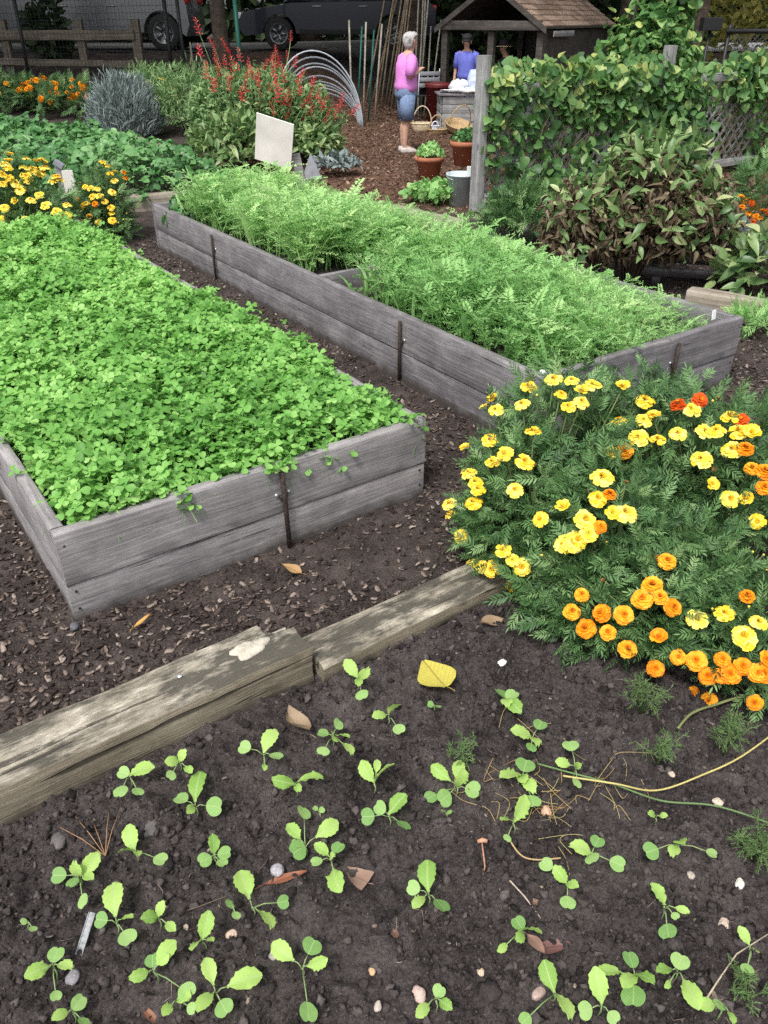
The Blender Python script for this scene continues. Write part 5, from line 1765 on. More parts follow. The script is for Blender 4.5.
def strawberries():
    mb = MB()
    k = 19000
    a = RNG.uniform(-8.0, 0.0, k)
    b = RNG.uniform(0.1, 10.6, k)
    ok = (a < -0.75 * np.maximum(0, b - 4.4)) & (a > -6.0 - 0.4 * b)
    a, b = a[ok], b[ok]
    k = len(a)
    x = Q0[0] + Vd[0] * a + U[0] * b
    y = Q0[1] + Vd[1] * a + U[1] * b
    e = np.minimum(-a - 0.75 * np.maximum(0, b - 4.4), np.minimum(b, 10.8 - b))
    hh = 0.18 + 0.32 * sstep(-0.05, 0.5, e) * (1 + 0.45 * fbm(x, y, 1.3, 3)) + 0.10 * fbm(x, y, 3.5, 2)
    z = hgt(x, y) + hh * (1 - 0.5 * RNG.random(k) ** 2)
    out = np.stack([RNG.normal(0, 0.5, k), RNG.normal(0, 0.5, k) - 0.25, np.ones(k)], -1)
    Rm = frames(np.cross(out, nrm(RNG.normal(size=(k, 3)))), out, RNG.uniform(0.09, 0.16, k))
    idx = RNG.integers(0, 4, k)
    rn = np.clip(0.5 + 0.3 * fbm(x, y, 1.1, 2) + RNG.normal(0, 0.2, k), 0, 1)
    T = np.stack([x, y, z], -1)
    for q in range(4):
        s = idx == q
        mb.scat(TRI[q], Rm[s], T[s], 0, rn[s])
    o = mb.build('strawberry_plants', M['straw'])
    tag(o, 'dense dark green strawberry plants filling the bed at the back left', 'strawberries', kind='stuff')


strawberries()

# ------------------------------------------------------------------ shrubs
M['grey'] = leaf_mat('lavender_foliage', [(0.14, 0.18, 0.17), (0.20, 0.25, 0.24), (0.27, 0.32, 0.31)], 0.15, 0.7, 0.2)
M['salvia'] = leaf_mat('salvia_foliage', [(0.06, 0.14, 0.05), (0.13, 0.24, 0.09), (0.22, 0.34, 0.14), (0.36, 0.46, 0.22)], 0.28, 0.55, 0.3)
M['red'] = leaf_mat('red_flowers', [(0.52, 0.03, 0.045), (0.64, 0.07, 0.08), (0.70, 0.18, 0.16)], 0.2, 0.6, 0.2)
M['peony'] = leaf_mat('peony_foliage', [(0.05, 0.11, 0.035), (0.10, 0.19, 0.06), (0.20, 0.30, 0.11), (0.42, 0.47, 0.23)], 0.28, 0.4, 0.45)
M['brown'] = leaf_mat('dried_leaves', [(0.03, 0.02, 0.014), (0.07, 0.046, 0.03), (0.12, 0.085, 0.055), (0.15, 0.13, 0.075), (0.26, 0.2, 0.15)], 0.1, 0.8, 0.2)
M['vine'] = leaf_mat('vine_foliage', [(0.032, 0.09, 0.027), (0.062, 0.155, 0.045), (0.11, 0.24, 0.07), (0.20, 0.34, 0.11), (0.42, 0.46, 0.15)], 0.32, 0.45, 0.4)
M['vstem'] = plain('vine_stems', (0.14, 0.10, 0.06), 0.8, 0, 0.3, 20)
M['wstem'] = plain('woody_stems', (0.09, 0.065, 0.045), 0.85, 0, 0.3, 20)
LANCE = [leaf_t([0.15, 0.75, 1.0, 0.88, 0.52, 0.04], 0.42, 0.22, 0.12 + 0.14 * q, 0.05, seed=q) for q in range(4)]
NARROW = [leaf_t([0.3, 1.0, 0.8, 0.05], 0.14, 0.1, 0.2, 0.02, seed=q) for q in range(3)]
BROAD = [leaf_t([0.62, 1.05, 1.08, 0.92, 0.58, 0.10], 0.88, (0.22, -0.12, 0.3, 0.1, -0.05)[q], (0.1, 0.3, -0.12, 0.45, 0.2)[q], 0.09, seed=q) for q in range(5)]
CURL = [leaf_t([0.2, 0.7, 1.0, 0.8, 0.1], 0.52, 0.55 + 0.2 * q, 0.5 + 0.4 * q, 0.16, seed=q) for q in range(4)]


def fan_stems(mb, k, rad, h, r0=0.008, lean=0.9, m=0):
    for q in range(k):
        a = q * 2.4 + random.random()
        e = np.array([math.cos(a) * rad * random.uniform(0.25, lean), math.sin(a) * rad * random.uniform(0.25, lean), h * random.uniform(0.65, 1.0)])
        mb.tube([(0.04 * math.cos(a), 0.04 * math.sin(a), -0.02), e * [0.35, 0.35, 0.5], e], [r0, r0 * 0.8, r0 * 0.4], 5, m)


# lavender
p = gp(129, 141)
lv = empty('lavender_bush', p, 0, 'grey blue lavender bush in front of the rail fence', 'shrub')
mb = MB()
dome_leaves(mb, (0, 0, 0.35), (0.56, 0.5, 0.55), 8000, NARROW, 0.06, 0.13, low=-0.5, inner=0.5, droop=-0.9, lump=0.3, lf=3, wild=0.5)
mb.build('foliage', M['grey'], lv)
mb = MB()
fan_stems(mb, 14, 0.45, 0.7, 0.01)
mb.build('stems', M['wstem'], lv)

# red salvia
p = gp(262, 160)
sv = empty('salvia_bush', p, 0, 'tall bushy salvia covered in red flower spikes behind the white board', 'shrub')
h0 = 1.0
mb = MB()
for c, r_, k in (((0, 0.1, 0.55), (0.75, 0.6, 0.5), 2600), ((0.55, 0.0, 0.50), (0.55, 0.5, 0.42), 1500), ((-0.5, 0.1, 0.55), (0.5, 0.5, 0.52), 1500), ((0.05, 0.2, 0.80), (0.50, 0.45, 0.32), 900)):
    dome_leaves(mb, c, r_, int(k * 2.3), LANCE, 0.05, 0.11, low=-0.7, inner=0.6, droop=-0.1, lump=0.4, wild=0.9)
mb.build('foliage', M['salvia'], sv)
sb = MB()
fan_stems(sb, 40, 0.9, 1.2, 0.007)


def spike_mesh(seed):
    rg = np.random.default_rng(seed)
    mb = MB()
    for i in range(16):
        t = i / 16
        a = i * 2.4
        d = nrm(np.array([math.cos(a), math.sin(a), 0.5 + 0.4 * rg.random()]))
        lf = leaf_t([0.25, 0.6, 1.0, 0.5], 0.42, 0.4, 0.3, 0.05, seed=i)
        mb.scat(lf, frames(d[None], np.array([[0, 0, 1.0]]), 0.26 * 1.25 * (1.15 - 0.5 * t)), np.array([[0, 0, t]]), 0, rg.random())
    mb.tube([(0, 0, -0.3), (0, 0, 1.0)], 0.012, 4, 1)
    o = mb.build('flower_spike', [M['red'], M['salvia']])
    m = o.data
    bpy.data.objects.remove(o)
    return m


SP = [spike_mesh(q) for q in range(4)]
sp_px = [(200, 28), (215, 52), (222, 45), (208, 62), (218, 70), (228, 62), (240, 55), (205, 72), (290, 35), (283, 60), (276, 48), (262, 62), (270, 70), (258, 75), (250, 68),
         (300, 70), (296, 85), (310, 78), (318, 92), (305, 100), (328, 100), (335, 112), (322, 115), (290, 100), (280, 88), (272, 95), (262, 90), (252, 85), (244, 78), (235, 72),
         (230, 85), (222, 80), (240, 95), (212, 85), (340, 100), (345, 108), (315, 108), (300, 115), (288, 112), (276, 108), (265, 104), (256, 100), (295, 60), (303, 88), (247, 60),
         (216, 40), (225, 58), (233, 50), (268, 55), (274, 62), (286, 76), (292, 92), (310, 96), (330, 108), (205, 50), (213, 76), (320, 104), (245, 90), (226, 74), (260, 80),
         (282, 98), (306, 108), (298, 76), (279, 78), (312, 86), (238, 64), (220, 62), (251, 74), (268, 84), (290, 52), (326, 93), (336, 104)]
for px, py in sp_px:
    q = atY(px + random.gauss(0, 2), py + 8, p[1] - 0.62 + random.uniform(-0.2, 0.25) + 0.004 * max(0, 75 - py) * 4) - p
    o = bpy.data.objects.new('flower_spike', random.choice(SP))
    COL.objects.link(o)
    o.parent = sv
    s = random.uniform(0.11, 0.22)
    lean = nrm(np.array([q[0] * 0.35 + random.gauss(0, 0.38), random.gauss(-0.1, 0.3), 1]))
    o.matrix_basis = Matrix.Translation(Vector(q)) @ Vector(lean).to_track_quat('Z', 'Y').to_matrix().to_4x4() @ Matrix.Diagonal((s * 0.75, s * 0.75, s, 1))
    sb.tube([q + lean * s * 0.2, q * [0.8, 0.8, 0.72], q * [0.35, 0.35, 0.3], [q[0] * 0.05, q[1] * 0.05, 0]], [0.003, 0.004, 0.005, 0.006], 4)
sb.build('stems', M['salvia'], sv)


def leafy(name, label, p, rad, h, k, tpls, mat, s0, s1, cat='plant', low=-0.3, stems=9, inner=0.6, droop=0.0, group=None, lump=0.3):
    pl = empty(name, p, 0, label, cat, group)
    mb = MB()
    dome_leaves(mb, (0, 0, h * 0.45), (rad, rad * 0.85, h * 0.58), k, tpls, s0, s1, low=low, inner=inner, droop=droop, lump=lump)
    mb.build('foliage', mat, pl)
    mb = MB()
    fan_stems(mb, stems, rad * 0.8, h * 0.8, 0.006)
    mb.build('stems', M['wstem'], pl)
    return pl


leafy('peony_plant', 'yellowing broad-leaved plant left of the white board, under the salvia', gp(238, 172), 0.55, 0.62, 900, LANCE, M['peony'], 0.09, 0.17)
leafy('peony_plant', 'dark broad-leaved plant behind the right side of the white board', gp(312, 166), 0.42, 0.5, 480, LANCE, M['peony'], 0.09, 0.15)
leafy('sage_plant', 'pale grey-green plant with flat leaves at the foot of the slate piece, on the mulch', gp(336, 176), 0.30, 0.24, 240, LANCE, M['grey'], 0.07, 0.13, low=0.0)
leafy('garden_shrub', 'pale green airy shrub between the lavender and the red salvia', gp(188, 132), 0.75, 0.95, 4200, NARROW, M['salvia'], 0.07, 0.14, 'shrub', low=-0.6)
leafy('garden_shrub', 'low dull green shrub behind the lavender under the black posts', gp(150, 100), 0.5, 0.55, 1400, NARROW, M['salvia'], 0.08, 0.15, 'shrub')
leafy('strawberry_plant', 'low plant spreading in front of the pale pail at the wooden post', gp(434, 203), 0.30, 0.22, 150, TRI, M['vetch'], 0.08, 0.14, low=-0.1)
leafy('fern_plant', 'soft feathery green plant at the foot of the lattice fence, left of the browned peony', gp(515, 243), 0.27, 0.40, 520, FERN, M['mari'], 0.10, 0.17, low=-0.2)
leafy('weed_plant', 'small green weeds at the right corner outside the long raised bed', gp(752, 335), 0.16, 0.15, 130, FERN, M['vetch'], 0.06, 0.12, low=-0.1)
leafy('garden_shrub', 'pale leafy plant leaning in from the right over the edging timber', gp(752, 300), 0.28, 0.48, 200, LANCE, M['peony'], 0.09, 0.16, 'shrub', low=-0.4, lump=0.45)
leafy('cabbage_plant', 'blue-green broad-leaved plant under the orange heads at the right edge', gp(728, 283), 0.20, 0.36, 50, BROAD, M['grey'], 0.10, 0.17, low=-0.2)
b = gp(752, 255)
far = empty('marigold', b, 0, 'orange marigold at the right edge beyond the browned peony', 'marigold')
mb = MB()
dome_leaves(mb, (0, 0, 0.35), (0.32, 0.28, 0.42), 420, FERN, 0.1, 0.16, low=-0.5)
mb.build('foliage', M['mari'], far)
for px, py in [(741, 197), (744, 202), (742, 207), (748, 200), (752, 203), (749, 213), (755, 207), (747, 218), (753, 222), (756, 216), (762, 211), (766, 212), (741, 228), (760, 218)]:
    o = bpy.data.objects.new('flower', random.choice(FR + FO))
    COL.objects.link(o)
    o.parent = far
    q = atY(px, py, b[1] - 0.25 + random.uniform(-0.05, 0.1)) - b
    o.matrix_basis = Matrix.Translation(Vector(q)) @ Matrix.Rotation(random.random(), 4, 'X') @ Matrix.Diagonal((0.055, 0.055, 0.055, 1))

# the peony turning brown
p = gp(628, 288)
pe = empty('peony_bush', p, 0, 'large peony with drying brown leaves below and green leaves on top, beside the long bed', 'shrub')
mb = MB()
for c, r_, k in (((-0.05, 0, 0.5), (0.46, 0.42, 0.36), 2400), ((-0.42, 0.0, 0.42), (0.32, 0.34, 0.32), 1000), ((0.38, -0.02, 0.46), (0.34, 0.34, 0.32), 900), ((0.05, 0.05, 0.78), (0.30, 0.3, 0.22), 300)):
    dome_leaves(mb, c, r_, k, CURL, 0.03, 0.068, low=-0.9, inner=0.85, droop=0.8, lump=0.4, wild=0.9)
mb.build('dried_foliage', M['brown'], pe)
mb = MB()
for c, r_, k in (((-0.1, 0, 0.42), (0.5, 0.46, 0.36), 130), ((0, 0, 0.55), (0.48, 0.44, 0.40), 300), ((0.1, 0.05, 0.82), (0.36, 0.34, 0.24), 210), ((0.40, -0.05, 0.5), (0.26, 0.3, 0.28), 120), ((-0.40, 0, 0.55), (0.28, 0.3, 0.24), 120)):
    dome_leaves(mb, c, r_, k, LANCE, 0.07, 0.135, low=-0.35, inner=0.45, droop=-0.1, lump=0.5, wild=0.8)
mb.build('foliage', M['peony'], pe)
mb = MB()
fan_stems(mb, 44, 0.55, 0.85, 0.007)
mb.build('stems', M['wstem'], pe)

# dark slatted pallet lying behind the peony
p = at(742, 284, 0.05)
pal = empty('pallet', (p[0], p[1], 0.0), BED_A - R(50), 'dark grey slatted pallet on edge behind the peony at the right', 'pallet')
for q in range(4):
    plank('slat', 1.5, 0.03, 0.08, M['board_dark'], pal, (-0.75, 0.1 * q, 0.10 + 0.075 * q), (R(40), 0, 0), seg=0.15, seed=60 + q)
for x in (-0.6, 0.6):
    MB().box((x, 0.18, 0.14), (0.06, 0.4, 0.05), rot=rotx(R(38)), ch=0.004).build('brace', M['board_dark'], pal, False)
for x in (-0.6, 0.6):
    MB().box((x, 0.36, 0.14), (0.06, 0.05, 0.28), ch=0.004).build('leg', M['board_dark'], pal, False)

# ------------------------------------------------------------------ lattice fence with its vine
FA = np.array([0.95, 8.60])
FD = Vd
FLEN = 5.6
fe = empty('lattice_fence', (FA[0], FA[1], 0), BED_A, 'weathered grey lattice fence on square posts, overgrown by the vine', 'fence')
plank('post', 1.46, 0.105, 0.105, M['post'], fe, (0, 0, -0.06), (0, R(-90), 0), seg=0.1, wob=0.003, seed=31)
for x in (2.75, 5.5):
    plank('post', 1.5, 0.11, 0.11, M['post'], fe, (x, 0, -0.06), (0, R(-90), 0), seg=0.1, wob=0.003, seed=32 + int(x))
for x0, l in ((0.07, 2.62), (2.81, 2.63)):
    plank('rail', l, 0.04, 0.09, M['post'], fe, (x0, -0.05, 1.10), (0, 0, 0), seg=0.2, seed=40 + int(x0))
    plank('rail', l, 0.04, 0.09, M['post'], fe, (x0, -0.05, 0.12), (0, 0, 0), seg=0.2, seed=42 + int(x0))
    mb = MB()
    z0, z1 = 0.06, 1.14
    st = 0.155
    for sgn, yo in ((1, 0.0), (-1, 0.012)):
        t = -1.2
        while t < l + 1.2:
            xa, xb = t, t + (z1 - z0)
            za, zb = (z0, z1)
            if xa < 0:
                za += -xa
                xa = 0
            if xb > l:
                zb -= xb - l
                xb = l
            if xb - xa > 0.05:
                A, B = np.array([xa, yo, za]), np.array([xb, yo, zb])
                if sgn < 0:
                    A[2], B[2] = z1 + z0 - A[2], z1 + z0 - B[2]
                d = nrm(B - A)
                n = np.cross(d, [0, 1, 0]) * 0.016
                y = np.array([0, 0.005, 0])
                mb.loft([[A - n - y, A + n - y, A + n + y, A - n + y], [B - n - y, B + n - y, B + n + y, B - n + y]])
            t += st
    lat = mb.build('lattice', M['post'], fe, False)
    lat.location = (x0, 0, 0)

vn = empty('climbing_vine', (FA[0], FA[1], 0), BED_A, 'leafy green bean vine covering the long lattice fence', 'vine')
mb = MB()
k = 7500
x = RNG.uniform(0.02, 5.5, k)
z = RNG.uniform(0.05, 1.36, k)
dens = fbm(x * 1.0, z * 1.3, 1.6, 3) + 0.50 - 0.16 * sstep(1.6, 4.0, x) + 0.30 * sstep(0.55, 1.1, z) - 0.7 * sstep(1.15, 1.4, z + 0.12 * fbm(x, z * 0, 4, 2)) - 0.45 * sstep(2.6, 4.2, x) * (1 - sstep(0.75, 1.1, z))
keep = dens > RNG.uniform(-0.1, 0.95, k)
x, z = x[keep], z[keep]
k = len(x)
bul = 0.10 + 0.16 * (fbm(x, z, 1.4, 2) + 0.6) * (1 - sstep(1.2, 1.4, z))
y = -bul * RNG.random(k) ** 0.7 + np.where(RNG.random(k) < 0.3, 0.16, 0)
out = np.stack([RNG.normal(0, 0.6, k), -0.8 + RNG.normal(0, 0.5, k), 0.7 + RNG.normal(0, 0.4, k)], -1)
dn = np.stack([RNG.normal(0, 0.8, k), -0.35 + RNG.normal(0, 0.4, k), -0.45 + RNG.normal(0, 0.6, k)], -1)
Rm = frames(dn, out, RNG.uniform(0.05, 0.125, k))
idx = RNG.integers(0, 5, k)
rn = np.clip(0.45 + 0.25 * fbm(x, z, 2, 2) + RNG.normal(0, 0.22, k) + 0.12 * sstep(0.9, 1.2, z), 0, 1)
for q in range(5):
    s = idx == q
    mb.scat(BROAD[q], Rm[s], np.stack([x, y, z], -1)[s], 0, rn[s])
mb.build('foliage', M['vine'], vn)
mb = MB()
for q in range(60):
    x0 = random.uniform(0.05, 5.4)
    P = [np.array([x0, -0.03, 0.0])]
    while P[-1][2] < random.uniform(0.9, 1.35) and len(P) < 12:
        P.append(P[-1] + np.array([random.gauss(0.02, 0.10), random.gauss(0, 0.02), random.uniform(0.06, 0.16)]))
        P[-1][1] = min(max(P[-1][1], -0.12), -0.02)
    mb.tube(P, np.linspace(0.006, 0.003, len(P)), 5)
mb.build('stems', M['vstem'], vn)

# dark growth behind the lattice
mb = MB()
k = 2800
x, y, z = RNG.uniform(1.15, 6.2, k), RNG.uniform(0.35, 1.3, k), 1.15 * RNG.random(k)
Rm = frames(RNG.normal(size=(k, 3)) + [0, -0.4, 0.1], RNG.normal(size=(k, 3)) * 0.5 + [0, -0.5, 0.8], RNG.uniform(0.07, 0.15, k))
idx = RNG.integers(0, 5, k)
for q in range(5):
    s = idx == q
    mb.scat(BROAD[q], Rm[s], np.stack([x, y, z], -1)[s])
o = mb.build('undergrowth', M['mari'], None, True, (FA[0], FA[1], 0), (0, 0, BED_A))
tag(o, 'dark leafy growth behind the lattice fence', 'undergrowth', kind='stuff')

# taller clump on poles behind the fence
p = np.array([3.0, 10.6, 0])
tc = empty('climbing_vine', p, 0, 'tall clump of vine on poles rising above the middle of the lattice fence', 'vine')
mb = MB()
dome_leaves(mb, (0, 0, 1.35), (0.48, 0.4, 0.5), 800, BROAD, 0.06, 0.12, low=-0.9, inner=0.6, droop=0.7, lump=0.55, wild=0.9)
dome_leaves(mb, (0.28, 0.1, 1.9), (0.28, 0.26, 0.45), 520, BROAD, 0.06, 0.12, low=-0.9, inner=0.6, droop=0.7, lump=0.55, wild=0.9)
dome_leaves(mb, (0.35, 0, 1.25), (0.4, 0.3, 0.35), 300, BROAD, 0.06, 0.12, low=-0.9, inner=0.6, droop=0.7, lump=0.55, wild=0.9)
dome_leaves(mb, (0, 0, 0.7), (0.6, 0.4, 0.6), 600, BROAD, 0.06, 0.12, low=-0.9, inner=0.6, droop=0.7, lump=0.55, wild=0.9)
mb.build('foliage', M['vine'], tc)
for dx, dy, tx in ((-0.3, 0, -0.1), (0.25, 0.1, 0.3), (0.05, -0.1, 0.15)):
    MB().tube([(dx, dy, -0.05), (tx, 0, 2.35)], [0.016, 0.012], 7).build('pole', M['rail'], tc)
# ------------------------------------------------------------------ pots, pail, baskets, bench
def pot(label, p, r, h, mat, plant_label=None, tpl=None, fol=None):
    pt = empty('flower_pot', p, 0, label, 'flower pot')
    MB().lathe([(0.0, 0.0), (r * 0.68, 0.0), (r * 0.92, h * 0.80), (r * 0.94, h * 0.80), (r * 1.06, h * 0.81), (r * 1.08, h), (r * 0.96, h), (r * 0.92, h * 0.86), (0.0, h * 0.86)], n=28, cap=False).build('pot', mat, pt)
    MB().lathe([(r * 0.915, h * 0.88), (r * 0.5, h * 0.90), (0.0, h * 0.91)], n=20, cap=False).build('potting_soil', M['pot_soil'], pt)
    if plant_label:
        pl = empty('potted_plant', (p[0], p[1], p[2] + h * 0.89), 0, plant_label, 'plant')
        mb = MB()
        dome_leaves(mb, (0, 0, 0.05), (r * 0.98, r * 0.95, 0.12), 130, tpl or TRI, 0.045, 0.085, low=-0.05)
        mb.build('foliage', fol or M['vetch'], pl)
        mb = MB()
        fan_stems(mb, 7, r * 0.8, 0.15, 0.004)
        mb.build('stems', M['mstem'], pl)
    return pt


pot('terracotta pot nearest the short timber, standing on the mulch left of the post', gp(429, 180), 0.17, 0.27, M['clay'], 'light green trailing plant in the terracotta pot left of the post', TRI, M['vetch'])
pot('red terracotta pot half hidden behind the wooden fence post', gp(464, 167), 0.19, 0.32, M['clay'], 'small bright green plant in the pot behind the fence post', TRI, M['straw'])
p = gp(461, 205)
pa = empty('pail', p, 0, 'pale blue-grey metal pail at the foot of the wooden fence post', 'pail')
MB().lathe([(0.0, 0.0), (0.13, 0.0), (0.165, 0.30), (0.175, 0.30), (0.175, 0.315), (0.155, 0.31), (0.13, 0.06), (0, 0.06)], n=28, cap=False).build('pail_body', M['zincpail'], pa)
mb = MB()
a = np.linspace(0, math.pi, 14)
mb.tube(np.stack([0.172 * np.cos(a), -0.15 * np.sin(a), 0.30 - 0.04 * np.sin(a)], -1), 0.004, 6)
mb.build('handle', M['nail'], pa)
mb = MB().box((0.05, -0.05, 0.36), (0.06, 0.01, 0.12), rot=rotx(0.2), ch=0.002)
tag(mb.build('plant_label', M['label'], None, False, p + np.array([0.02, 0.02, -0.03])), 'white card stuck in the pale metal pail', 'plant label')

M['wicker'] = plain('wicker', (0.40, 0.28, 0.15), 0.7, 0, 0.35, 70, 0.6, 130)
M['wicker_pale'] = plain('pale_wicker', (0.55, 0.45, 0.30), 0.7, 0, 0.3, 70, 0.6, 130)
M['wicker_blue'] = plain('blue_white_wicker', (0.55, 0.58, 0.66), 0.7, 0, 0.3, 90, 0.6, 130)


def basket(label, p, rx, ry, h, hh, mat, rot=(0, 0, 0)):
    b = empty('basket', p, 0, label, 'basket')
    b.rotation_euler = rot
    mb = MB()
    n = 36
    a = np.arange(n) * 2 * math.pi / n
    rings = []
    for s, z in [(0.02, 0.0), (0.78, 0.0), (0.85, h * 0.3), (0.93, h * 0.65), (1.0, h), (0.95, h), (0.80, h * 0.4), (0.72, 0.02), (0.02, 0.02)]:
        wv = 1 + (0.012 * np.sign(np.sin(a * 9 + z * 80)) if s > 0.5 else 0)
        rings.append(np.stack([rx * s * wv * np.cos(a), ry * s * wv * np.sin(a), np.full(n, z)], -1))
    mb.loft(rings, cap=False)
    mb.build('basket_body', mat, b)
    rm = MB()
    a2 = np.linspace(0, 2 * math.pi, 30)
    rm.tube(np.stack([rx * np.cos(a2), ry * np.sin(a2), np.full(30, h)], -1), 0.010, 6, cap=False)
    rm.build('rim', mat, b)
    hd = MB()
    a3 = np.linspace(0, math.pi, 20)
    hd.tube(np.stack([0.99 * rx * np.cos(a3) * 0.85, 0 * a3, h * 0.8 + hh * np.sin(a3)], -1), 0.011, 6)
    hd.build('handle', mat, b)
    return b


basket('pale oblong basket with a tall round handle, beside the knees of the woman', gp(422, 132), 0.20, 0.15, 0.14, 0.30, M['wicker_pale'])
basket('shallow tan basket with a low handle, in the middle of the baskets', gp(437, 134), 0.17, 0.15, 0.08, 0.24, M['wicker'])
p = gp(436, 134)
basket('small blue and white basket sitting in the shallow tan basket', p + np.array([-0.02, 0.0, 0.03]), 0.07, 0.06, 0.10, 0.09, M['wicker_blue'])
basket('wide brown basket tipped toward the viewer, in front of the grey bench', gp(457, 133) + np.array([0, 0.05, 0.03]), 0.26, 0.22, 0.13, 0.36, M['wicker'], (R(22), R(4), R(25)))

p = gp(462, 138)
p = np.array([1.42, 16.24, float(hgt(1.4, 16.2))])
bn = empty('work_bench', (p[0] + 0.25, p[1] + 0.30, p[2]), R(4), 'grey boarded work bench with a white cloth on top, behind the baskets', 'bench')
for q in range(4):
    plank('side_board', 1.1, 0.025, 0.135, M['post'], bn, (-0.62, -0.3, 0.075 + 0.14 * q), (0, 0, 0), seg=0.1, seed=80 + q)
    plank('side_board', 0.54, 0.025, 0.135, M['post'], bn, (-0.64, -0.28, 0.075 + 0.14 * q), (0, 0, R(90)), seg=0.1, seed=90 + q)
MB().box((-0.07, -0.03, 0.592), (1.26, 0.66, 0.035), ch=0.006).build('bench_top', M['board_dark'], bn)
for x in (-0.58, 0.44):
    for y in (-0.24, 0.22):
        MB().box((x, y, 0.287), (0.06, 0.06, 0.57), ch=0.004).build('leg', M['shed'], bn, False)


def lumpy(name, label, cat, p, rad, mat, seed, amp=0.3):
    bm = bmesh.new()
    bmesh.ops.create_uvsphere(bm, u_segments=36, v_segments=22, radius=1)
    bm.verts.index_update()
    v = np.array([q.co[:] for q in bm.verts])
    f = [tuple(q.index for q in p_.verts) for p_ in bm.faces]
    bm.free()
    v = v * (1 + amp * fbm(v[:, 0] * 1.5 + seed, v[:, 1] * 1.5 + v[:, 2] * 2, 1.3, 4))[:, None] * np.asarray(rad)
    v[:, 2] = np.maximum(v[:, 2], -rad[2] * 0.75)
    return tag(MB().add(v, f).build(name, mat, None, True, np.asarray(p) + [0, 0, rad[2] * 0.74]), label, cat)


M['bag'] = plain('white_bag', (0.78, 0.78, 0.82), 0.45, 0, 0.08, 6)
M['bluebag'] = plain('pale_blue_bag', (0.52, 0.60, 0.80), 0.5, 0, 0.1, 6)
bz = p[2] + 0.61
lumpy('white_cloth', 'crumpled white cloth and paper spread on the grey bench', 'cloth', (p[0] + 0.10, p[1] + 0.12, bz), (0.42, 0.22, 0.05), M['bag'], 3, 0.6)
lumpy('plastic_bag', 'white plastic bag on the left of the grey bench', 'bag', (p[0] - 0.02, p[1] + 0.22, bz + 0.02), (0.17, 0.15, 0.11), M['bag'], 9, 0.5)
lumpy('plastic_bag', 'pale blue full bag on the grey bench against the fence post', 'bag', (p[0] + 0.30, p[1] + 0.15, bz + 0.02), (0.2, 0.2, 0.22), M['bluebag'], 15, 0.35)
p2 = np.array([1.08, 16.5, float(hgt(1.08, 17.2))])
rb = empty('storage_bin', p2 + np.array([-0.02, 0.8, 0]), 0, 'dark red bin standing behind the grey bench', 'bin')
MB().lathe([(0.0, 0), (0.2, 0), (0.25, 0.62), (0.27, 0.62), (0.27, 0.66), (0, 0.66)], n=24, cap=False).build('bin_body', plain('dark_red_plastic', (0.17, 0.02, 0.025), 0.5), rb)
MB().lathe([(0.28, 0.661), (0.28, 0.69), (0.1, 0.71), (0, 0.71)], n=24, cap=False).build('lid', plain('dark_red_lid', (0.14, 0.02, 0.022), 0.5), rb)

# metal chair with a black bag on it
p = gp(424, 121)
ch = empty('garden_chair', p + np.array([0, 0.2, 0]), R(200), 'grey metal chair behind the woman, holding a black bag', 'chair')
M['metal'] = plain('grey_metal', (0.42, 0.44, 0.46), 0.4, 0.6, 0.1, 20)
mb = MB().box((0, 0, 0.44), (0.46, 0.44, 0.03), ch=0.008)
mb.build('seat', plain('dark_seat', (0.03, 0.03, 0.035), 0.7), ch)
for x in (-0.21, 0.21):
    MB().tube([(x, -0.2, 0), (x, -0.19, 0.44)], 0.014, 8).build('leg', M['metal'], ch)
    MB().tube([(x, 0.24, 0), (x, 0.2, 0.44), (x, 0.25, 0.9)], 0.014, 8).build('leg', M['metal'], ch)
    MB().tube([(x, -0.2, 0.42), (x * 1.15, -0.2, 0.62), (x * 1.18, -0.12, 0.66), (x * 1.15, 0.22, 0.67)], 0.014, 8).build('armrest', M['metal'], ch)
mb = MB()
for z in (0.62, 0.72, 0.82):
    mb.box((0, 0.235 + (z - 0.6) * 0.1, z), (0.42, 0.014, 0.07), ch=0.004)
mb.build('backrest', M['metal'], ch)
lumpy('tote_bag', 'black bag lying on the seat of the grey metal chair', 'bag', (p[0], p[1] + 0.2, p[2] + 0.455), (0.17, 0.16, 0.16), plain('black_cloth', (0.015, 0.015, 0.018), 0.8), 4, 0.35)

# ------------------------------------------------------------------ people
M['skin'] = plain('skin', (0.50, 0.30, 0.22), 0.55, 0, 0.06, 8)
M['skin2'] = plain('tanned_skin', (0.46, 0.27, 0.19), 0.55, 0, 0.06, 8)
M['pink'] = plain('pink_cotton', (0.62, 0.22, 0.58), 0.85, 0, 0.10, 14, 0.25, 18)
M['denim'] = plain('blue_denim', (0.14, 0.20, 0.33), 0.85, 0, 0.22, 30, 0.3, 30)
M['jeans'] = plain('jeans', (0.12, 0.17, 0.30), 0.85, 0, 0.25, 24, 0.3, 30)
M['blue'] = plain('blue_cotton', (0.15, 0.17, 0.60), 0.85, 0, 0.12, 14, 0.25, 18)
M['darkcloth'] = plain('dark_cotton', (0.03, 0.03, 0.04), 0.85, 0, 0.2, 14)
M['greyhair'] = plain('grey_hair', (0.38, 0.37, 0.37), 0.7, 0, 0.35, 40, 0.5, 70)
M['darkhair'] = plain('dark_hair', (0.035, 0.025, 0.02), 0.7, 0, 0.35, 40, 0.5, 70)
M['shoe'] = plain('pale_shoe', (0.45, 0.41, 0.38), 0.7, 0, 0.2, 20)
M['cap'] = plain('black_cap', (0.02, 0.02, 0.024), 0.8, 0, 0.2, 20)
M['straw_hat'] = plain('straw_band', (0.55, 0.45, 0.28), 0.8, 0, 0.2, 40)
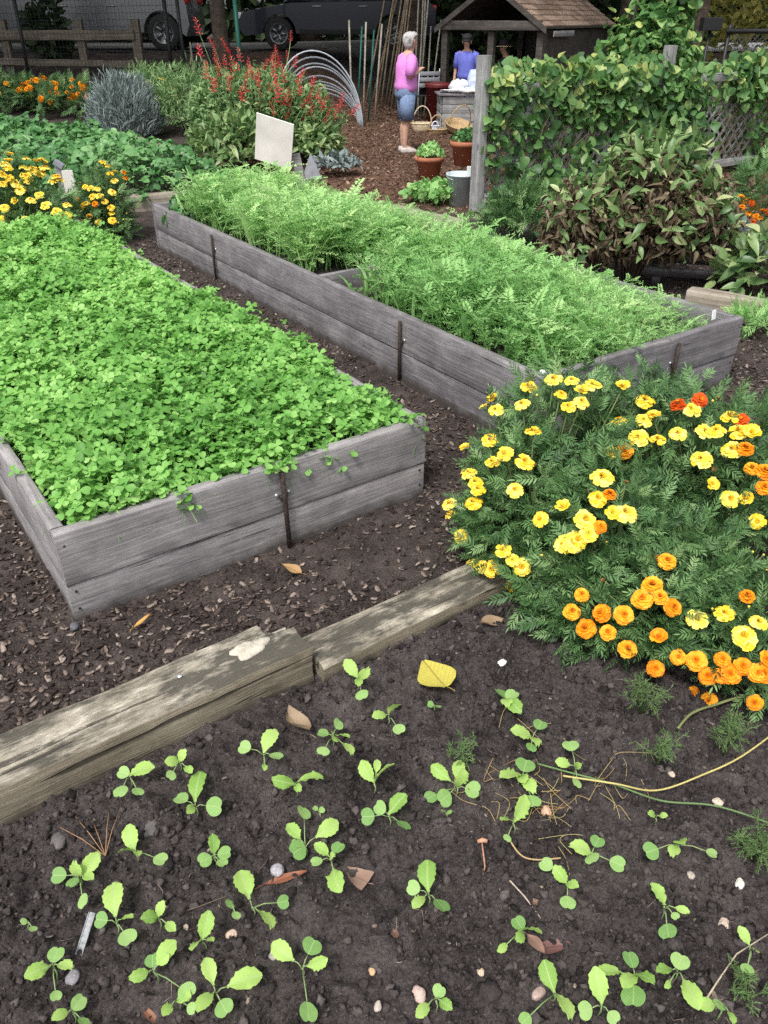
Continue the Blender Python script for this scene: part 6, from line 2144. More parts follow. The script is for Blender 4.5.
M['eye'] = plain('eye', (0.05, 0.035, 0.03), 0.2)
M['glasses'] = plain('dark_glasses', (0.015, 0.015, 0.02), 0.15)


def skin_body(name, verts, edges, radii, mat, parent, root=0):
    me = bpy.data.meshes.new(name + '_base')
    me.from_pydata([tuple(v) for v in verts], edges, [])
    o = bpy.data.objects.new(name, me)
    COL.objects.link(o)
    md = o.modifiers.new('skin', 'SKIN')
    md.use_smooth_shade = True
    for i, r_ in enumerate(radii):
        me.skin_vertices[0].data[i].radius = r_ if isinstance(r_, tuple) else (r_, r_)
        me.skin_vertices[0].data[i].use_root = (i == root)
    sbd = o.modifiers.new('sub', 'SUBSURF')
    sbd.levels = sbd.render_levels = 2
    dg = bpy.context.evaluated_depsgraph_get()
    me2 = bpy.data.meshes.new_from_object(o.evaluated_get(dg))
    o.modifiers.clear()
    o.data = me2
    bpy.data.meshes.remove(me)
    me2.name = name
    me2.materials.clear()
    me2.materials.append(mat)
    for p_ in me2.polygons:
        p_.use_smooth = True
    o.parent = parent
    return o


def ell(n, c, rx, ry):
    a = np.arange(n) * 2 * math.pi / n
    return np.stack([c[0] + rx * np.cos(a), c[1] + ry * np.sin(a), np.full(n, c[2])], -1)


def person(label, loc, yaw, mats, sc=1.0, arms='front', seated=False, hat=None, shorts=True, hair='bob', bend=0.0, glasses=False, wide=1.0):
    root = empty('person', loc, yaw, label, 'person')
    root.scale = (sc * wide, sc * wide, sc)
    zo = -0.36 if seated else 0.0
    B = np.array([0, 0, zo])
    bx = lambda z: bend * max(0, z - 0.95)             # leaning forward from the hips
    V, E, Rr = [], [], []

    def add(p, r_, par=None):
        V.append(np.array(p, float))
        Rr.append(r_)
        if par is not None:
            E.append((par, len(V) - 1))
        return len(V) - 1
    T = lambda x, y, z: (x + bx(z), y, z + zo)
    pel = add(T(0, 0, 0.86), (0.125, 0.105))
    wa = add(T(0, 0, 1.00), (0.115, 0.09), pel)
    chs = add(T(0.01, 0, 1.17), (0.13, 0.10), wa)
    cl = add(T(0.0, 0, 1.29), (0.085, 0.07), chs)
    nk = add(T(0.02, 0, 1.365), 0.045, cl)
    hl = add(T(0.05, 0, 1.43), 0.058, nk)
    hm = add(T(0.05, 0, 1.49), 0.078, hl)
    ht = add(T(0.035, 0, 1.555), 0.06, hm)
    add(T(0.128, 0, 1.472), 0.014, hm)
    for s in (-1, 1):
        hip = add(T(0, s * 0.085, 0.80), 0.085, pel)
        if seated:
            kn = add((0.40, s * 0.11, 0.47), 0.06, hip)
            an = add((0.40, s * 0.11, 0.09), 0.038, kn)
            add((0.52, s * 0.12, 0.04), 0.03, an)
        else:
            dx = 0.015 * s
            kn = add((0.015 + dx, s * 0.085, 0.47), 0.055, hip)
            cf = add((-0.015 + dx, s * 0.085, 0.33), 0.052, kn)
            an = add((-0.02 + dx, s * 0.085, 0.085), 0.034, cf)
            add((0.10 + dx, s * 0.095, 0.035), 0.028, an)
        sh = add(T(0, s * 0.165, 1.27), 0.052, cl)
        if arms == 'front':
            el_, wr, pm = T(-0.03, s * 0.22, 1.03), T(0.12, s * 0.11, 1.10), T(0.165, s * 0.055, 1.13)
            fd = np.array([0.8, -s * 0.5, 0.25])
        else:
            el_, wr, pm = T(-0.02, s * 0.225, 1.03), T(0.05, s * 0.235, 0.81), T(0.075, s * 0.235, 0.735)
            fd = np.array([0.3, -s * 0.1, -1.0])
        e = add(el_, 0.038, sh)
        wj = add(wr, 0.026, e)
        pj = add(pm, (0.030, 0.018), wj)
        fd = nrm(fd)
        sd_ = nrm(np.cross(fd, [0, 0, 1] if abs(fd[2]) < 0.8 else [0, s, 0.0]))
        for q, (off, ln) in enumerate(((-0.027, 0.066), (-0.009, 0.076), (0.009, 0.072), (0.027, 0.056))):
            b0 = np.array(pm) + sd_ * off + fd * 0.03
            f1 = add(b0, 0.0095, pj)
            f2 = add(b0 + fd * ln * 0.5 + np.array([0, 0, 0.004]), 0.0085, f1)
            add(b0 + fd * ln * 0.85 + np.array([0, -s * 0.012, -0.012]), 0.007, f2)
        tb = add(np.array(wr) * 0.4 + np.array(pm) * 0.6 + sd_ * -0.034, 0.010, wj)
        add(np.array(V[tb]) + fd * 0.035 - sd_ * 0.014, 0.008, tb)
    skin_body('body', V, E, Rr, mats['skin'], root, 0)
    # face
    fc = np.array(T(0.05, 0, 1.49))
    for s in (-1, 1):
        MB().lathe([(0, -0.009), (0.008, -0.004), (0.009, 0.0), (0.008, 0.004), (0, 0.009)], fc + [0.072, s * 0.03, 0.008], 8, cap=False).build('eye', M['eye'], root)
        MB().lathe([(0, -0.028), (0.010, -0.012), (0.014, 0.008), (0.008, 0.026), (0, 0.03)], fc + [0.0, s * 0.083, -0.005], 8, cap=False).build('ear', mats['skin'], root)
    MB().box(fc + [0.074, 0, -0.055], (0.012, 0.045, 0.010), ch=0.003).build('mouth', plain('lips', (0.36, 0.13, 0.11), 0.5), root)
    if glasses:
        g = MB()
        for s in (-1, 1):
            g.box(fc + [0.088, s * 0.032, 0.008], (0.006, 0.048, 0.034), ch=0.002)
            g.box(fc + [0.045, s * 0.082, 0.014], (0.09, 0.004, 0.006))
        g.box(fc + [0.09, 0, 0.014], (0.005, 0.02, 0.006))
        g.build('glasses', M['glasses'], root)
    # hair
    n = 28
    rings = []
    c = fc + [-0.018, 0, 0.022]
    low = -0.115 if hair == 'bob' else -0.07
    for z, s in ((low, 0.66), (low * 0.6, 0.92), (low * 0.2, 1.06), (0.02, 1.08), (0.05, 0.98), (0.075, 0.76), (0.092, 0.45), (0.098, 0.08)):
        r_ = ell(n, c + [0, 0, z], 0.102 * s, 0.098 * s)
        fwd = np.clip((r_[:, 0] - c[0]) / 0.08, 0, 1)
        if z < 0.03:
            r_[:, 0] -= fwd * 0.062
        r_ += 0.014 * fbm(r_[:, 1:2] * 60, r_[:, 2:3] * 40 + r_[:, 0:1] * 40, 1, 2)
        rings.append(r_)
    MB().loft(rings).build('hair', mats['hair'], root)
    if hat == 'cap':
        h = MB()
        h.loft([ell(24, c + [0.012, 0, z + 0.02], 0.108 * s, 0.10 * s) for z, s in ((0.0, 1.0), (0.04, 1.0), (0.075, 0.85), (0.098, 0.5), (0.105, 0.05))])
        a = np.linspace(-1.2, 1.2, 13)
        rim = np.stack([c[0] + 0.02 + 0.105 * np.cos(a) + 0.075 * np.cos(a * 1.3), c[1] + 0.098 * np.sin(a), c[2] + 0.012 - 0.012 * np.cos(a)], -1)
        inn = np.stack([c[0] + 0.012 + 0.10 * np.cos(a), c[1] + 0.098 * np.sin(a), np.full(13, c[2] + 0.024)], -1)
        k = np.concatenate([inn, rim, rim - [0, 0, 0.006], inn - [0, 0, 0.006]])
        F = []
        for i in range(12):
            for j in range(3):
                F.append((j * 13 + i, j * 13 + i + 1, j * 13 + 14 + i, j * 13 + 13 + i))
        h.add(k, F)
        h.build('cap', M['cap'], root)
    elif hat == 'brim':
        h = MB()
        h.loft([ell(26, c + [0.01, 0, z + 0.02], 0.108 * s, 0.10 * s) for z, s in ((0.0, 1.0), (0.05, 0.97), (0.095, 0.8), (0.11, 0.1))])
        h.build('hat', M['cap'], root)
        MB().loft([ell(26, c + [0.01, 0, z + 0.015], 0.108 * s, 0.10 * s) for z, s in ((0.0, 1.01), (-0.012, 1.5), (-0.018, 1.5), (-0.008, 0.99))]).build('hat_brim', M['straw_hat'], root)
    # shirt
    S = MB()
    rg = np.random.default_rng(int(abs(loc[0]) * 100))
    rings = []
    for z, rx, ry in ((0.84, 0.150, 0.185), (0.92, 0.148, 0.180), (1.02, 0.140, 0.170), (1.12, 0.148, 0.178), (1.2, 0.142, 0.185), (1.26, 0.115, 0.175), (1.30, 0.088, 0.13), (1.335, 0.064, 0.072)):
        r_ = ell(32, T(0.005, 0, z), rx, ry)
        a = np.arange(32)
        wv = 0.013 * fbm(a * 0.5 + z * 3, np.full(32, z * 14), 1, 2)
        r_[:, :2] = np.array(T(0.005, 0, z))[:2] + (r_[:, :2] - np.array(T(0.005, 0, z))[:2]) * (1 + wv * 6)[:, None]
        rings.append(r_)
    S.loft(rings)
    for s in (-1, 1):
        a0 = np.array(T(0.0, s * 0.12, 1.285))
        a1 = np.array(T(0, s * 0.175, 1.265))
        e = np.array(T(-0.025, s * 0.218, 1.05))
        S.tube([a0, a1, a1 * 0.5 + e * 0.5, e], [0.062, 0.072, 0.068, 0.066], 16)
    S.build('shirt', mats['shirt'], root)
    # shorts or trousers
    P = MB()
    P.loft([ell(28, T(0, 0, z), rx, ry) for z, rx, ry in ((0.93, 0.135, 0.168), (0.86, 0.146, 0.185), (0.80, 0.15, 0.19), (0.74, 0.13, 0.175))])
    for s in (-1, 1):
        if seated:
            P.tube([(0, s * 0.09, 0.80 + zo), (0.2, s * 0.1, 0.48), (0.40, s * 0.11, 0.475)], [0.11, 0.1, 0.08], 16)
            P.tube([(0.39, s * 0.11, 0.50), (0.40, s * 0.11, 0.3), (0.40, s * 0.11, 0.09)], [0.08, 0.07, 0.065], 16)
        else:
            dx = 0.015 * s
            if shorts:
                P.tube([(0, s * 0.085, 0.80), (0.005 + dx, s * 0.09, 0.62), (0.012 + dx, s * 0.09, 0.46)], [0.108, 0.102, 0.098], 18)
            else:
                P.tube([(0, s * 0.085, 0.80), (0.012 + dx, s * 0.088, 0.47), (-0.02 + dx, s * 0.085, 0.06)], [0.108, 0.078, 0.064], 18)
    P.build('shorts' if shorts else 'trousers', mats['legs'], root)
    for s in (-1, 1):
        c0 = np.array([0.46, s * 0.115, 0]) if seated else np.array([0.04 + 0.015 * s, s * 0.09, 0])
        MB().loft([ell(18, c0 + [x, 0, z], rx, ry) for x, z, rx, ry in ((0, 0.0, 0.122, 0.044), (0, 0.022, 0.128, 0.048), (-0.01, 0.045, 0.115, 0.044), (-0.045, 0.075, 0.07, 0.040))]).build('shoe', mats['shoe'], root)
    return root


p = gp(405, 152)
person('grey haired person in a pink shirt and denim shorts standing on the mulch', p, R(18),
       dict(skin=M['skin'], hair=M['greyhair'], shirt=M['pink'], legs=M['denim'], shoe=M['shoe']), 0.985, 'front', glasses=True, bend=0.05, wide=1.12)
y = 17.1
q = atY(467, 60, y)
zg = float(hgt(q[0], y))
person('person in a blue shirt and black cap standing behind the grey bench, looking down', (q[0], y, zg), R(-105),
       dict(skin=M['skin2'], hair=M['darkhair'], shirt=M['blue'], legs=M['jeans'], shoe=M['shoe']), 0.94, 'side', hat='cap', shorts=False, hair='short', bend=0.12)
q = atY(509, 60, 17.6)
zg = float(hgt(q[0], 17.6)) + 0.16
person('person in dark clothes and a hat with a straw brim, sitting inside the shed', (q[0], 17.6, zg), R(-160),
       dict(skin=M['skin2'], hair=M['darkhair'], shirt=M['darkcloth'], legs=M['darkcloth'], shoe=M['cap']), 1.0, 'front', seated=True, hat='brim', shorts=False, hair='short', bend=0.15)
st = empty('stool', (q[0], 17.6, zg), R(-160), 'dark wooden stool under the person sitting inside the shed', 'stool')
MB().lathe([(0, 0.36), (0.17, 0.36), (0.18, 0.375), (0.17, 0.395), (0, 0.395)], n=20, cap=False).build('seat', M['shed'], st)
for k in range(4):
    a = k * math.pi / 2 + 0.78
    MB().tube([(0.16 * math.cos(a), 0.16 * math.sin(a), 0), (0.12 * math.cos(a), 0.12 * math.sin(a), 0.365)], 0.014, 8).build('leg', M['shed'], st)

# ------------------------------------------------------------------ the little shed
SX, SY = 2.9, 16.4
g_ax, r_ax = np.array([-0.865, 0.505]), np.array([0.505, 0.865])
SW, SLn, EZ, RZ = 2.15, 4.2, 1.55, 2.22
gz = float(hgt(SX, SY + 0.8))
ang = math.atan2(r_ax[1], r_ax[0]) - R(90)              # local +Y runs along the ridge, local -X along the gable
sh = empty('garden_shed', (SX, SY, 0), ang, 'small open wooden shed with a brown shingled gable roof, behind the grey bench', 'shed')


def shingle_mat():
    m, N, L = new_mat('brown_shingles')
    a = nd(N, 'ShaderNodeAttribute', attribute_name='rnd')
    r = ramp(N, L, a.outputs['Fac'], [(0.0, (0.19, 0.125, 0.09)), (0.5, (0.28, 0.19, 0.14)), (1.0, (0.37, 0.265, 0.20))])
    tc = N.new('ShaderNodeTexCoord')
    nz = nd(N, 'ShaderNodeTexNoise', Scale=30.0, Detail=5.0)
    L.new(tc.outputs['Object'], nz.inputs['Vector'])
    rr = ramp(N, L, nz.outputs[0], [(0.3, (0.65, 0.65, 0.65)), (0.7, (1, 1, 1))])
    c = mixc(N, L, 1.0, r.outputs[0], rr.outputs[0], 'MULTIPLY')
    p_ = nd(N, 'ShaderNodeBsdfPrincipled', Roughness=0.9)
    L.new(c, p_.inputs['Base Color'])
    o_ = N.new('ShaderNodeOutputMaterial')
    L.new(p_.outputs[0], o_.inputs['Surface'])
    return m


rf = MB()
hw = SW / 2
slope = math.atan2(RZ - EZ, hw)
sl_len = math.hypot(hw, RZ - EZ)
nrow = 8
for sgn in (1, -1):
    for i in range(nrow):
        y = -0.12
        t0_, t1_ = i / nrow * sl_len, (i + 1) / nrow * sl_len + 0.05
        off = random.random() * 0.2
        y -= 0
        x = -0.1 - off
        while x < SLn + 0.05:
            wd = random.uniform(0.2, 0.3)
            a0, a1 = max(x, -0.12), min(x + wd - 0.008, SLn)
            if a1 - a0 > 0.03:
                th = 0.02
                pts = []
                for tt, lift in ((t0_, 0.035), (min(t1_, sl_len), 0.012)):
                    px_ = hw - tt * math.cos(slope)
                    pz_ = EZ + tt * math.sin(slope) + lift
                    for yy in (a0, a1):
                        pts.append((-hw + sgn * px_, yy, pz_))
                top = pts
                bot = [(q[0], q[1], q[2] - th) for q in pts]
                v = top + bot
                f = [(0, 1, 3, 2), (4, 6, 7, 5), (0, 4, 5, 1), (2, 3, 7, 6), (0, 2, 6, 4), (1, 5, 7, 3)]
                if sgn < 0:
                    f = [t_[::-1] for t_ in f]
                rf.add(v, f, 0, random.random())
            x += wd
    # deck under the shingles
    d = []
    for tt in (0, sl_len):
        px_ = hw - tt * math.cos(slope)
        for yy in (-0.1, SLn - 0.03):
            for lf in (0.008, -0.02):
                d.append((-hw + sgn * px_, yy, EZ + tt * math.sin(slope) + lf))
    rf.add(d, [(0, 2, 6, 4), (1, 5, 7, 3), (0, 1, 3, 2), (4, 6, 7, 5), (0, 4, 5, 1), (2, 3, 7, 6)], 1)
rf.build('roof', [shingle_mat(), M['shed']], sh, False)
for sgn in (1, -1):
    mb = MB()
    a_, b_ = np.array([-hw + sgn * (hw + 0.03), -0.14, EZ - 0.02]), np.array([-hw, -0.14, RZ + 0.02])
    up = np.array([0, 0, 0.075])
    th = np.array([0, 0.03, 0])
    v = [a_ - up, b_ - up, b_ + up * 0.3, a_ + up * 0.3]
    v = v + [q + th for q in v]
    f = [(0, 1, 2, 3), (7, 6, 5, 4), (0, 4, 5, 1), (1, 5, 6, 2), (2, 6, 7, 3), (3, 7, 4, 0)]
    mb.add(v, f if sgn < 0 else [q[::-1] for q in f])
    mb.build('barge_board', M['shed'], sh, False)
plank('tie_beam', SW - 0.16, 0.07, 0.15, M['shed'], sh, (-SW + 0.08, -0.075, EZ + 0.03), (0, 0, 0), seg=0.15, seed=71)
for x in (-0.12, -hw, -SW + 0.12):
    for y in (0.05, SLn - 0.3):
        if x == -hw and y > 1:
            continue
        MB().box((x, y, (EZ + gz) / 2 - 0.03), (0.12, 0.12, EZ - gz - 0.06 + 0.04), ch=0.006).build('post', M['shed'], sh, False)
MB().box((-0.13, SLn / 2 - 0.12, (EZ + gz) / 2 - 0.02), (0.03, SLn - 0.5, EZ - gz - 0.05), ch=0).build('wall', M['shed'], sh, False)
MB().box((-hw, SLn - 0.22, (EZ + gz) / 2 - 0.02), (SW - 0.3, 0.03, EZ - gz - 0.05), ch=0).build('wall', M['shed'], sh, False)
MB().box((-hw, SLn / 2, gz + 0.06), (SW - 0.1, SLn - 0.35, 0.20), ch=0.004).build('floor', M['shed'], sh, False)
plank('gutter_board', 1.1, 0.02, 0.09, M['post'], sh, (0.02, 0.3, EZ - 0.10), (0, 0, R(90)), seg=0.2, seed=73)

# ------------------------------------------------------------------ hoops, poles, posts
M['pipe'] = plain('grey_plastic_pipe', (0.36, 0.40, 0.44), 0.45, 0, 0.12, 10)
M['bamboo'] = plain('old_bamboo', (0.22, 0.17, 0.11), 0.7, 0, 0.35, 8)
M['bamboo2'] = plain('grey_cane', (0.28, 0.26, 0.22), 0.7, 0, 0.35, 8)
M['greenpost'] = plain('green_steel', (0.015, 0.10, 0.075), 0.5, 0.2, 0.15, 10)
M['blackpost'] = plain('black_steel', (0.015, 0.016, 0.017), 0.5, 0.2, 0.15, 10)
hoop_desc = ['outermost and tallest grey hoop of the nest behind the salvia', 'second tallest grey hoop, just inside the outermost', 'grey hoop third from the top of the nest', 'grey hoop fourth from the top of the nest',
             'grey hoop in the middle of the nest, fifth from the top', 'grey hoop sixth from the top of the nest', 'grey hoop third from the innermost of the nest', 'grey hoop second from the innermost of the nest', 'innermost and lowest grey hoop of the nest']
for i in range(9):
    pr = gp(362 - (i % 3) * 1.2 - 0.4 * i, 108)
    pr[1] = 15.2 + 0.05 * i
    pr[0] = atY(363 - 0.6 * i, 100, pr[1])[0]
    pr[2] = float(hgt(pr[0], pr[1]))
    wdt = 1.45 - 0.055 * i
    hgt_ = (1.22, 1.12, 1.02, 0.96, 0.82, 0.72, 0.66, 0.60, 0.52)[i]
    a = np.linspace(0, math.pi, 26)
    P = np.stack([-wdt / 2 + wdt / 2 * np.cos(a) - 0.12 * np.sin(a), 0.18 * np.sin(a) - (0.3 - 0.02 * i) * (1 - np.cos(a)) / 2, hgt_ * np.sin(a) ** 0.8 - 0.04], -1)
    o = MB().tube(P, 0.0125, 8).build('hoop', M['pipe'], None, True, pr)
    tag(o, hoop_desc[i], 'hoop', 'grey plastic hoops behind the salvia')

TB = gp(413, 112)
TB[1] += 0.5
TB[2] = float(hgt(TB[0], TB[1]))
pole_desc = ['leftmost bamboo pole, leaning most', 'thin brown bamboo pole beside the leftmost one', 'straight brown bamboo pole, third from the left', 'pale bamboo pole crossing behind the third one', 'thick brown bamboo pole in the left half of the sheaf',
             'dark bamboo pole at the middle left of the sheaf', 'bamboo pole just left of the pink shirt', 'upright bamboo pole at the shoulder of the pink shirt', 'bamboo pole behind the grey hair', 'grey cane just right of the grey hair',
             'grey cane leaning right behind the raised hands', 'pale upright cane right of the pink shirt', 'short grey cane at the right of the sheaf', 'rightmost grey cane, leaning right', 'long thin cane rising highest at the right of the sheaf']
xb = [366, 372, 377, 381, 385, 388, 391, 395, 400, 412, 417, 421, 424, 428, 418]
xt = [388, 404, 400, 397, 409, 412, 416, 414, 418, 420, 424, 427, 431, 441, 434]
yt = [-20, -30, -40, -24, -50, -40, -60, -50, -55, -30, -20, -45, 26, 20, -70]
for i in range(15):
    y0 = TB[1] - 0.55 - random.random() * 0.3
    b0 = np.array([atY(xb[i], 110, y0)[0], y0, 0])
    b0[2] = float(hgt(b0[0], y0)) - 0.03
    e0 = atY(xt[i], yt[i], TB[1] - 0.28 - 0.012 * i)
    mid = (b0 + e0) / 2 + np.array([random.gauss(0, 0.015), random.gauss(0, 0.02), 0])
    o = MB().tube([np.zeros(3), mid - b0, e0 - b0], [0.02, 0.017, 0.012], 7).build('garden_pole', M['bamboo'] if i < 9 else M['bamboo2'], None, True, b0)
    tag(o, pole_desc[i] + ' against the tree', 'pole', 'poles leaning on the tree trunk')
st_desc = ['leftmost grey-green stake above the hoops', 'dark green stake second from the left above the hoops', 'grey-green stake in the middle above the hoops', 'short dark green stake near the poles', 'thin tilted grey stake next to the bamboo poles']
for i, (xb_, xt_, yt_) in enumerate([(352, 349, 20), (357, 362, 26), (363, 366, 22), (368, 374, 30), (374, 382, 24)]):
    b0 = atY(xb_, 108, 16.0)
    b0[2] = float(hgt(b0[0], 16.0)) - 0.05
    e0 = atY(xt_, yt_, 16.15)
    o = MB().tube([np.zeros(3), e0 - b0], 0.016, 7).build('garden_stake', M['greenpost'] if i in (1, 3) else M['bamboo2'], None, True, b0)
    tag(o, st_desc[i], 'stake', 'stakes beside the hoops')


def vpost(label, xb_, yb_, xt_, yt_, rad, mat, name='fence_post', n=8):
    b0 = gp(xb_, yb_)
    e0 = atY(xt_, yt_, b0[1] + 0.05)
    o = MB().tube([np.array([0, 0, -0.05]), e0 - b0], rad, n).build(name, mat, None, True, b0)
    return tag(o, label, 'post')


vpost('black steel post leaning at the far left in front of the rail fence', 30, 82, 13, -6, 0.035, M['blackpost'])
vpost('black steel post right of the wooden rail fence, left of the pair', 173, 82, 163, -6, 0.04, M['blackpost'])
vpost('black steel post right of the wooden rail fence, right of the pair', 187, 82, 176, -6, 0.032, M['blackpost'])
vpost('green steel post rising behind the red salvia', 243, 92, 234, -6, 0.042, M['greenpost'])
vpost('thin pale wooden stake at the left edge of the salvia', 196, 90, 190, 42, 0.018, M['rail'], 'garden_stake')
vpost('black square post standing at the end of the chain link fence', 688, 95, 690, -6, 0.05, M['blackpost'])

# wire netting between the black posts
wn = MB()
A, B = gp(-30, 84), gp(188, 82)
for i in range(13):
    z = 0.08 + i * 0.11
    wn.tube([A + [0, 0, z], (A + B) / 2 + [0, 0, z - 0.02], B + [0, 0, z]], 0.0035, 3, cap=False)
for i in range(60):
    t = i / 59
    c = A + (B - A) * t
    wn.tube([c + [0, 0, 0.05], c + [0, 0, 1.42]], 0.003, 3, cap=False)
tag(wn.build('wire_netting', M['blackpost']), 'dark wire netting strung along the back left of the garden', 'netting')

# split rail fence
rfn = empty('rail_fence', gp(140, 75), 0, 'weathered wooden post and rail fence in front of the silver car', 'fence')
c0 = np.array(rfn.location)
for xx, w_ in ((140, 0.17), (85, 0.15), (10, 0.15), (-60, 0.15)):
    X = atY(xx, 60, c0[1])[0] - c0[0]
    zg = float(hgt(X + c0[0], c0[1])) - c0[2]
    plank('post', 1.06, w_, w_, M['rail'], rfn, (X, 0, zg - 0.1), (0, R(-90), 0), seg=0.12, wob=0.006, seed=int(xx) + 300)
zt = atY(70, 35, c0[1])[2] - c0[2]
zl = atY(70, 60, c0[1])[2] - c0[2]
Xl = atY(-60, 60, c0[1])[0] - c0[0]
plank('rail', -Xl + 0.03, 0.05, 0.17, M['rail'], rfn, (Xl, -0.11, zt), (0, 0, 0), seg=0.25, wob=0.008, seed=311)
plank('rail', -Xl - 0.05, 0.05, 0.12, M['rail'], rfn, (Xl, -0.11, zl), (0, R(1), 0), seg=0.25, wob=0.008, seed=312)

# chain link fence at the right
cf = empty('chain_link_fence', (5.3, 14.0, 0), R(-6), 'black chain link fence with a top rail, behind the right end of the lattice fence', 'fence')
zt = atY(700, 31, 14.0)[2]
MB().tube([(-0.1, 0, zt), (4.5, 0, zt)], 0.035, 8).build('top_rail', M['blackpost'], cf)
for x in (-0.05, 2.2, 4.45):
    MB().tube([(x, 0.04, -0.1), (x, 0.04, zt + 0.08)], 0.03, 8).build('post', M['blackpost'], cf)
mb = MB()
st, z0 = 0.075, 0.25
for sgn in (1, -1):
    t = -(zt - z0)
    while t < 4.5:
        xa, xb_ = max(t, 0), min(t + zt - z0, 4.45)
        if xb_ - xa > 0.03:
            za, zb = z0 + xa - t, z0 + xb_ - t
            if sgn < 0:
                za, zb = zt + z0 - za, zt + z0 - zb
            mb.tube([(xa, 0.004 * sgn, za), (xb_, 0.004 * sgn, zb)], 0.0042, 3, cap=False)
        t += st
mb.build('wire_mesh', plain('dull_wire', (0.10, 0.10, 0.11), 0.5, 0.3), cf)
q = atY(711, 24, 14.6)
bb = empty('bird_box', q, 0, 'small black box on a post behind the chain link fence', 'box')
MB().box((0, 0, 0), (0.30, 0.2, 0.18), ch=0.01).build('box_body', M['blackpost'], bb, False)
MB().tube([(0, 0, -0.09), (0, 0, -1.8)], 0.025, 8).build('post', M['blackpost'], bb)


# ------------------------------------------------------------------ cars on the road behind
def car(label, x_front, y, zg, Lc, Hc, Wc, wheels, paint, outline, roof, lamps_front, wr=0.34):
    root = empty('parked_car', (x_front, y, zg), 0, label, 'car')
    # outline: (x, z) from front bumper over the bonnet and belt line to the rear bumper, the sill added with wheel arches
    low = []
    for wx in sorted(wheels, reverse=True):
        for t in np.linspace(0, math.pi, 11):
            low.append((wx + (wr + 0.06) * math.cos(t), max(0.28, wr + (wr + 0.06) * math.sin(t))))
    out = list(outline) + [(Lc - 0.1, 0.28)] + low + [(0.12, 0.28)]
    n = len(out)
    P = np.array(out)
    cen = np.array([Lc / 2, 0.6])
    rings = []
    for yy, s in ((-Wc / 2 + 0.10, 0.985), (-Wc / 2 + 0.02, 0.997), (-Wc / 2 + 0.0, 0.995)):
        pass
    lv = [(-Wc / 2, 0.988), (-Wc / 2 + 0.05, 1.0), (0, 1.004), (Wc / 2 - 0.05, 1.0), (Wc / 2, 0.988)]
    for yy, s in lv:
        q = cen + (P - cen) * s
        rings.append(np.stack([q[:, 0], np.full(n, yy + Wc / 2), q[:, 1]], -1))
    b = MB().loft(rings)
    o = b.build('body', paint, root)
    o.data.set_sharp_from_angle(angle=R(40))
    # cabin
    rb_ = [np.array([(x, yi if yi < Wc / 2 else yi, z) for x, z, yi in ring], float) for ring in roof]
    MB().loft(rb_).build('cabin', paint, root)
    glass = M['carglass']
    belt, top = roof[0], roof[1]
    bx0, bx1 = belt[0][0], belt[1][0]
    tx0, tx1 = top[0][0], top[1][0]
    zb, zt_ = belt[0][1], top[0][1]
    yb, yt_ = belt[0][2], top[0][2]
    cuts = [0.05, 0.36, 0.40, 0.70, 0.74, 0.96]
    for i in range(0, 6, 2):
        def pt(u, v):
            x = (bx0 + (bx1 - bx0) * u) * (1 - v) + (tx0 + (tx1 - tx0) * u) * v
            return np.array([x, (yb * (1 - v) + yt_ * v) - 0.006, zb * (1 - v) + zt_ * v])
        q = [pt(cuts[i], 0.10), pt(cuts[i + 1], 0.10), pt(cuts[i + 1], 0.9), pt(cuts[i], 0.9)]
        v = q + [k + [0, 0.01, 0] for k in q]
        MB().add(v, [(0, 1, 2, 3), (7, 6, 5, 4), (0, 4, 5, 1), (1, 5, 6, 2), (2, 6, 7, 3), (3, 7, 4, 0)]).build('side_window', glass, root, False)
    # windscreen
    q = [np.array([bx0 - 0.006, yb + 0.12, zb + 0.03]), np.array([bx0 - 0.006, Wc - yb - 0.12, zb + 0.03]), np.array([tx0 - 0.006, Wc - yt_ - 0.1, zt_ - 0.04]), np.array([tx0 - 0.006, yt_ + 0.1, zt_ - 0.04])]
    v = q + [k + [0.02, 0, -0.01] for k in q]
    MB().add(v, [(3, 2, 1, 0), (4, 5, 6, 7), (1, 5, 4, 0), (2, 6, 5, 1), (3, 7, 6, 2), (0, 4, 7, 3)]).build('windscreen', glass, root, False)
    for wx in wheels:
        for yy in (0.10, Wc - 0.10):
            wh = MB()
            prof = [(wr * 0.62, -0.10), (wr * 0.93, -0.105), (wr, -0.08), (wr, 0.08), (wr * 0.93, 0.105), (wr * 0.62, 0.10)]
            a_ = np.arange(28) * 2 * math.pi / 28
            wh.loft([np.stack([r_ * np.cos(a_), np.full(28, w_), r_ * np.sin(a_)], -1) for r_, w_ in prof], cap=False)
            w_o = wh.build('wheel', M['tyre'], root)
            w_o.location = (wx, yy, wr)
            rm_ = MB()
            sgn = -1 if yy < Wc / 2 else 1
            rm_.loft([np.stack([r_ * np.cos(a_), np.full(28, sgn * w_), r_ * np.sin(a_)], -1) for r_, w_ in ((wr * 0.64, 0.095), (wr * 0.58, 0.10), (wr * 0.55, 0.06), (0.02, 0.05))], cap=False)
            for k in range(5):
                a = k * 2 * math.pi / 5
                d = np.array([math.cos(a), 0, math.sin(a)])
                t_ = np.array([-math.sin(a), 0, math.cos(a)])
                c_ = np.array([0, sgn * 0.095, 0])
                rm_.loft([[c_ + d * u + t_ * w2 + [0, sgn * e, 0] for w2, e in ((-w1, 0), (w1, 0), (w1, -0.03), (-w1, -0.03))] for u, w1 in ((0.03, 0.04), (wr * 0.6, 0.025))])
            rm_.build('rim', M['rim'], w_o, True)
    for (x, z, col, wd) in lamps_front:
        for yy in (0.16, Wc - 0.16):
            MB().box((x, yy, z), (wd, 0.30, 0.14), ch=0.03).build('tail_light' if col == 'r' else 'headlight', M['tail'] if col == 'r' else M['lamp'], root)
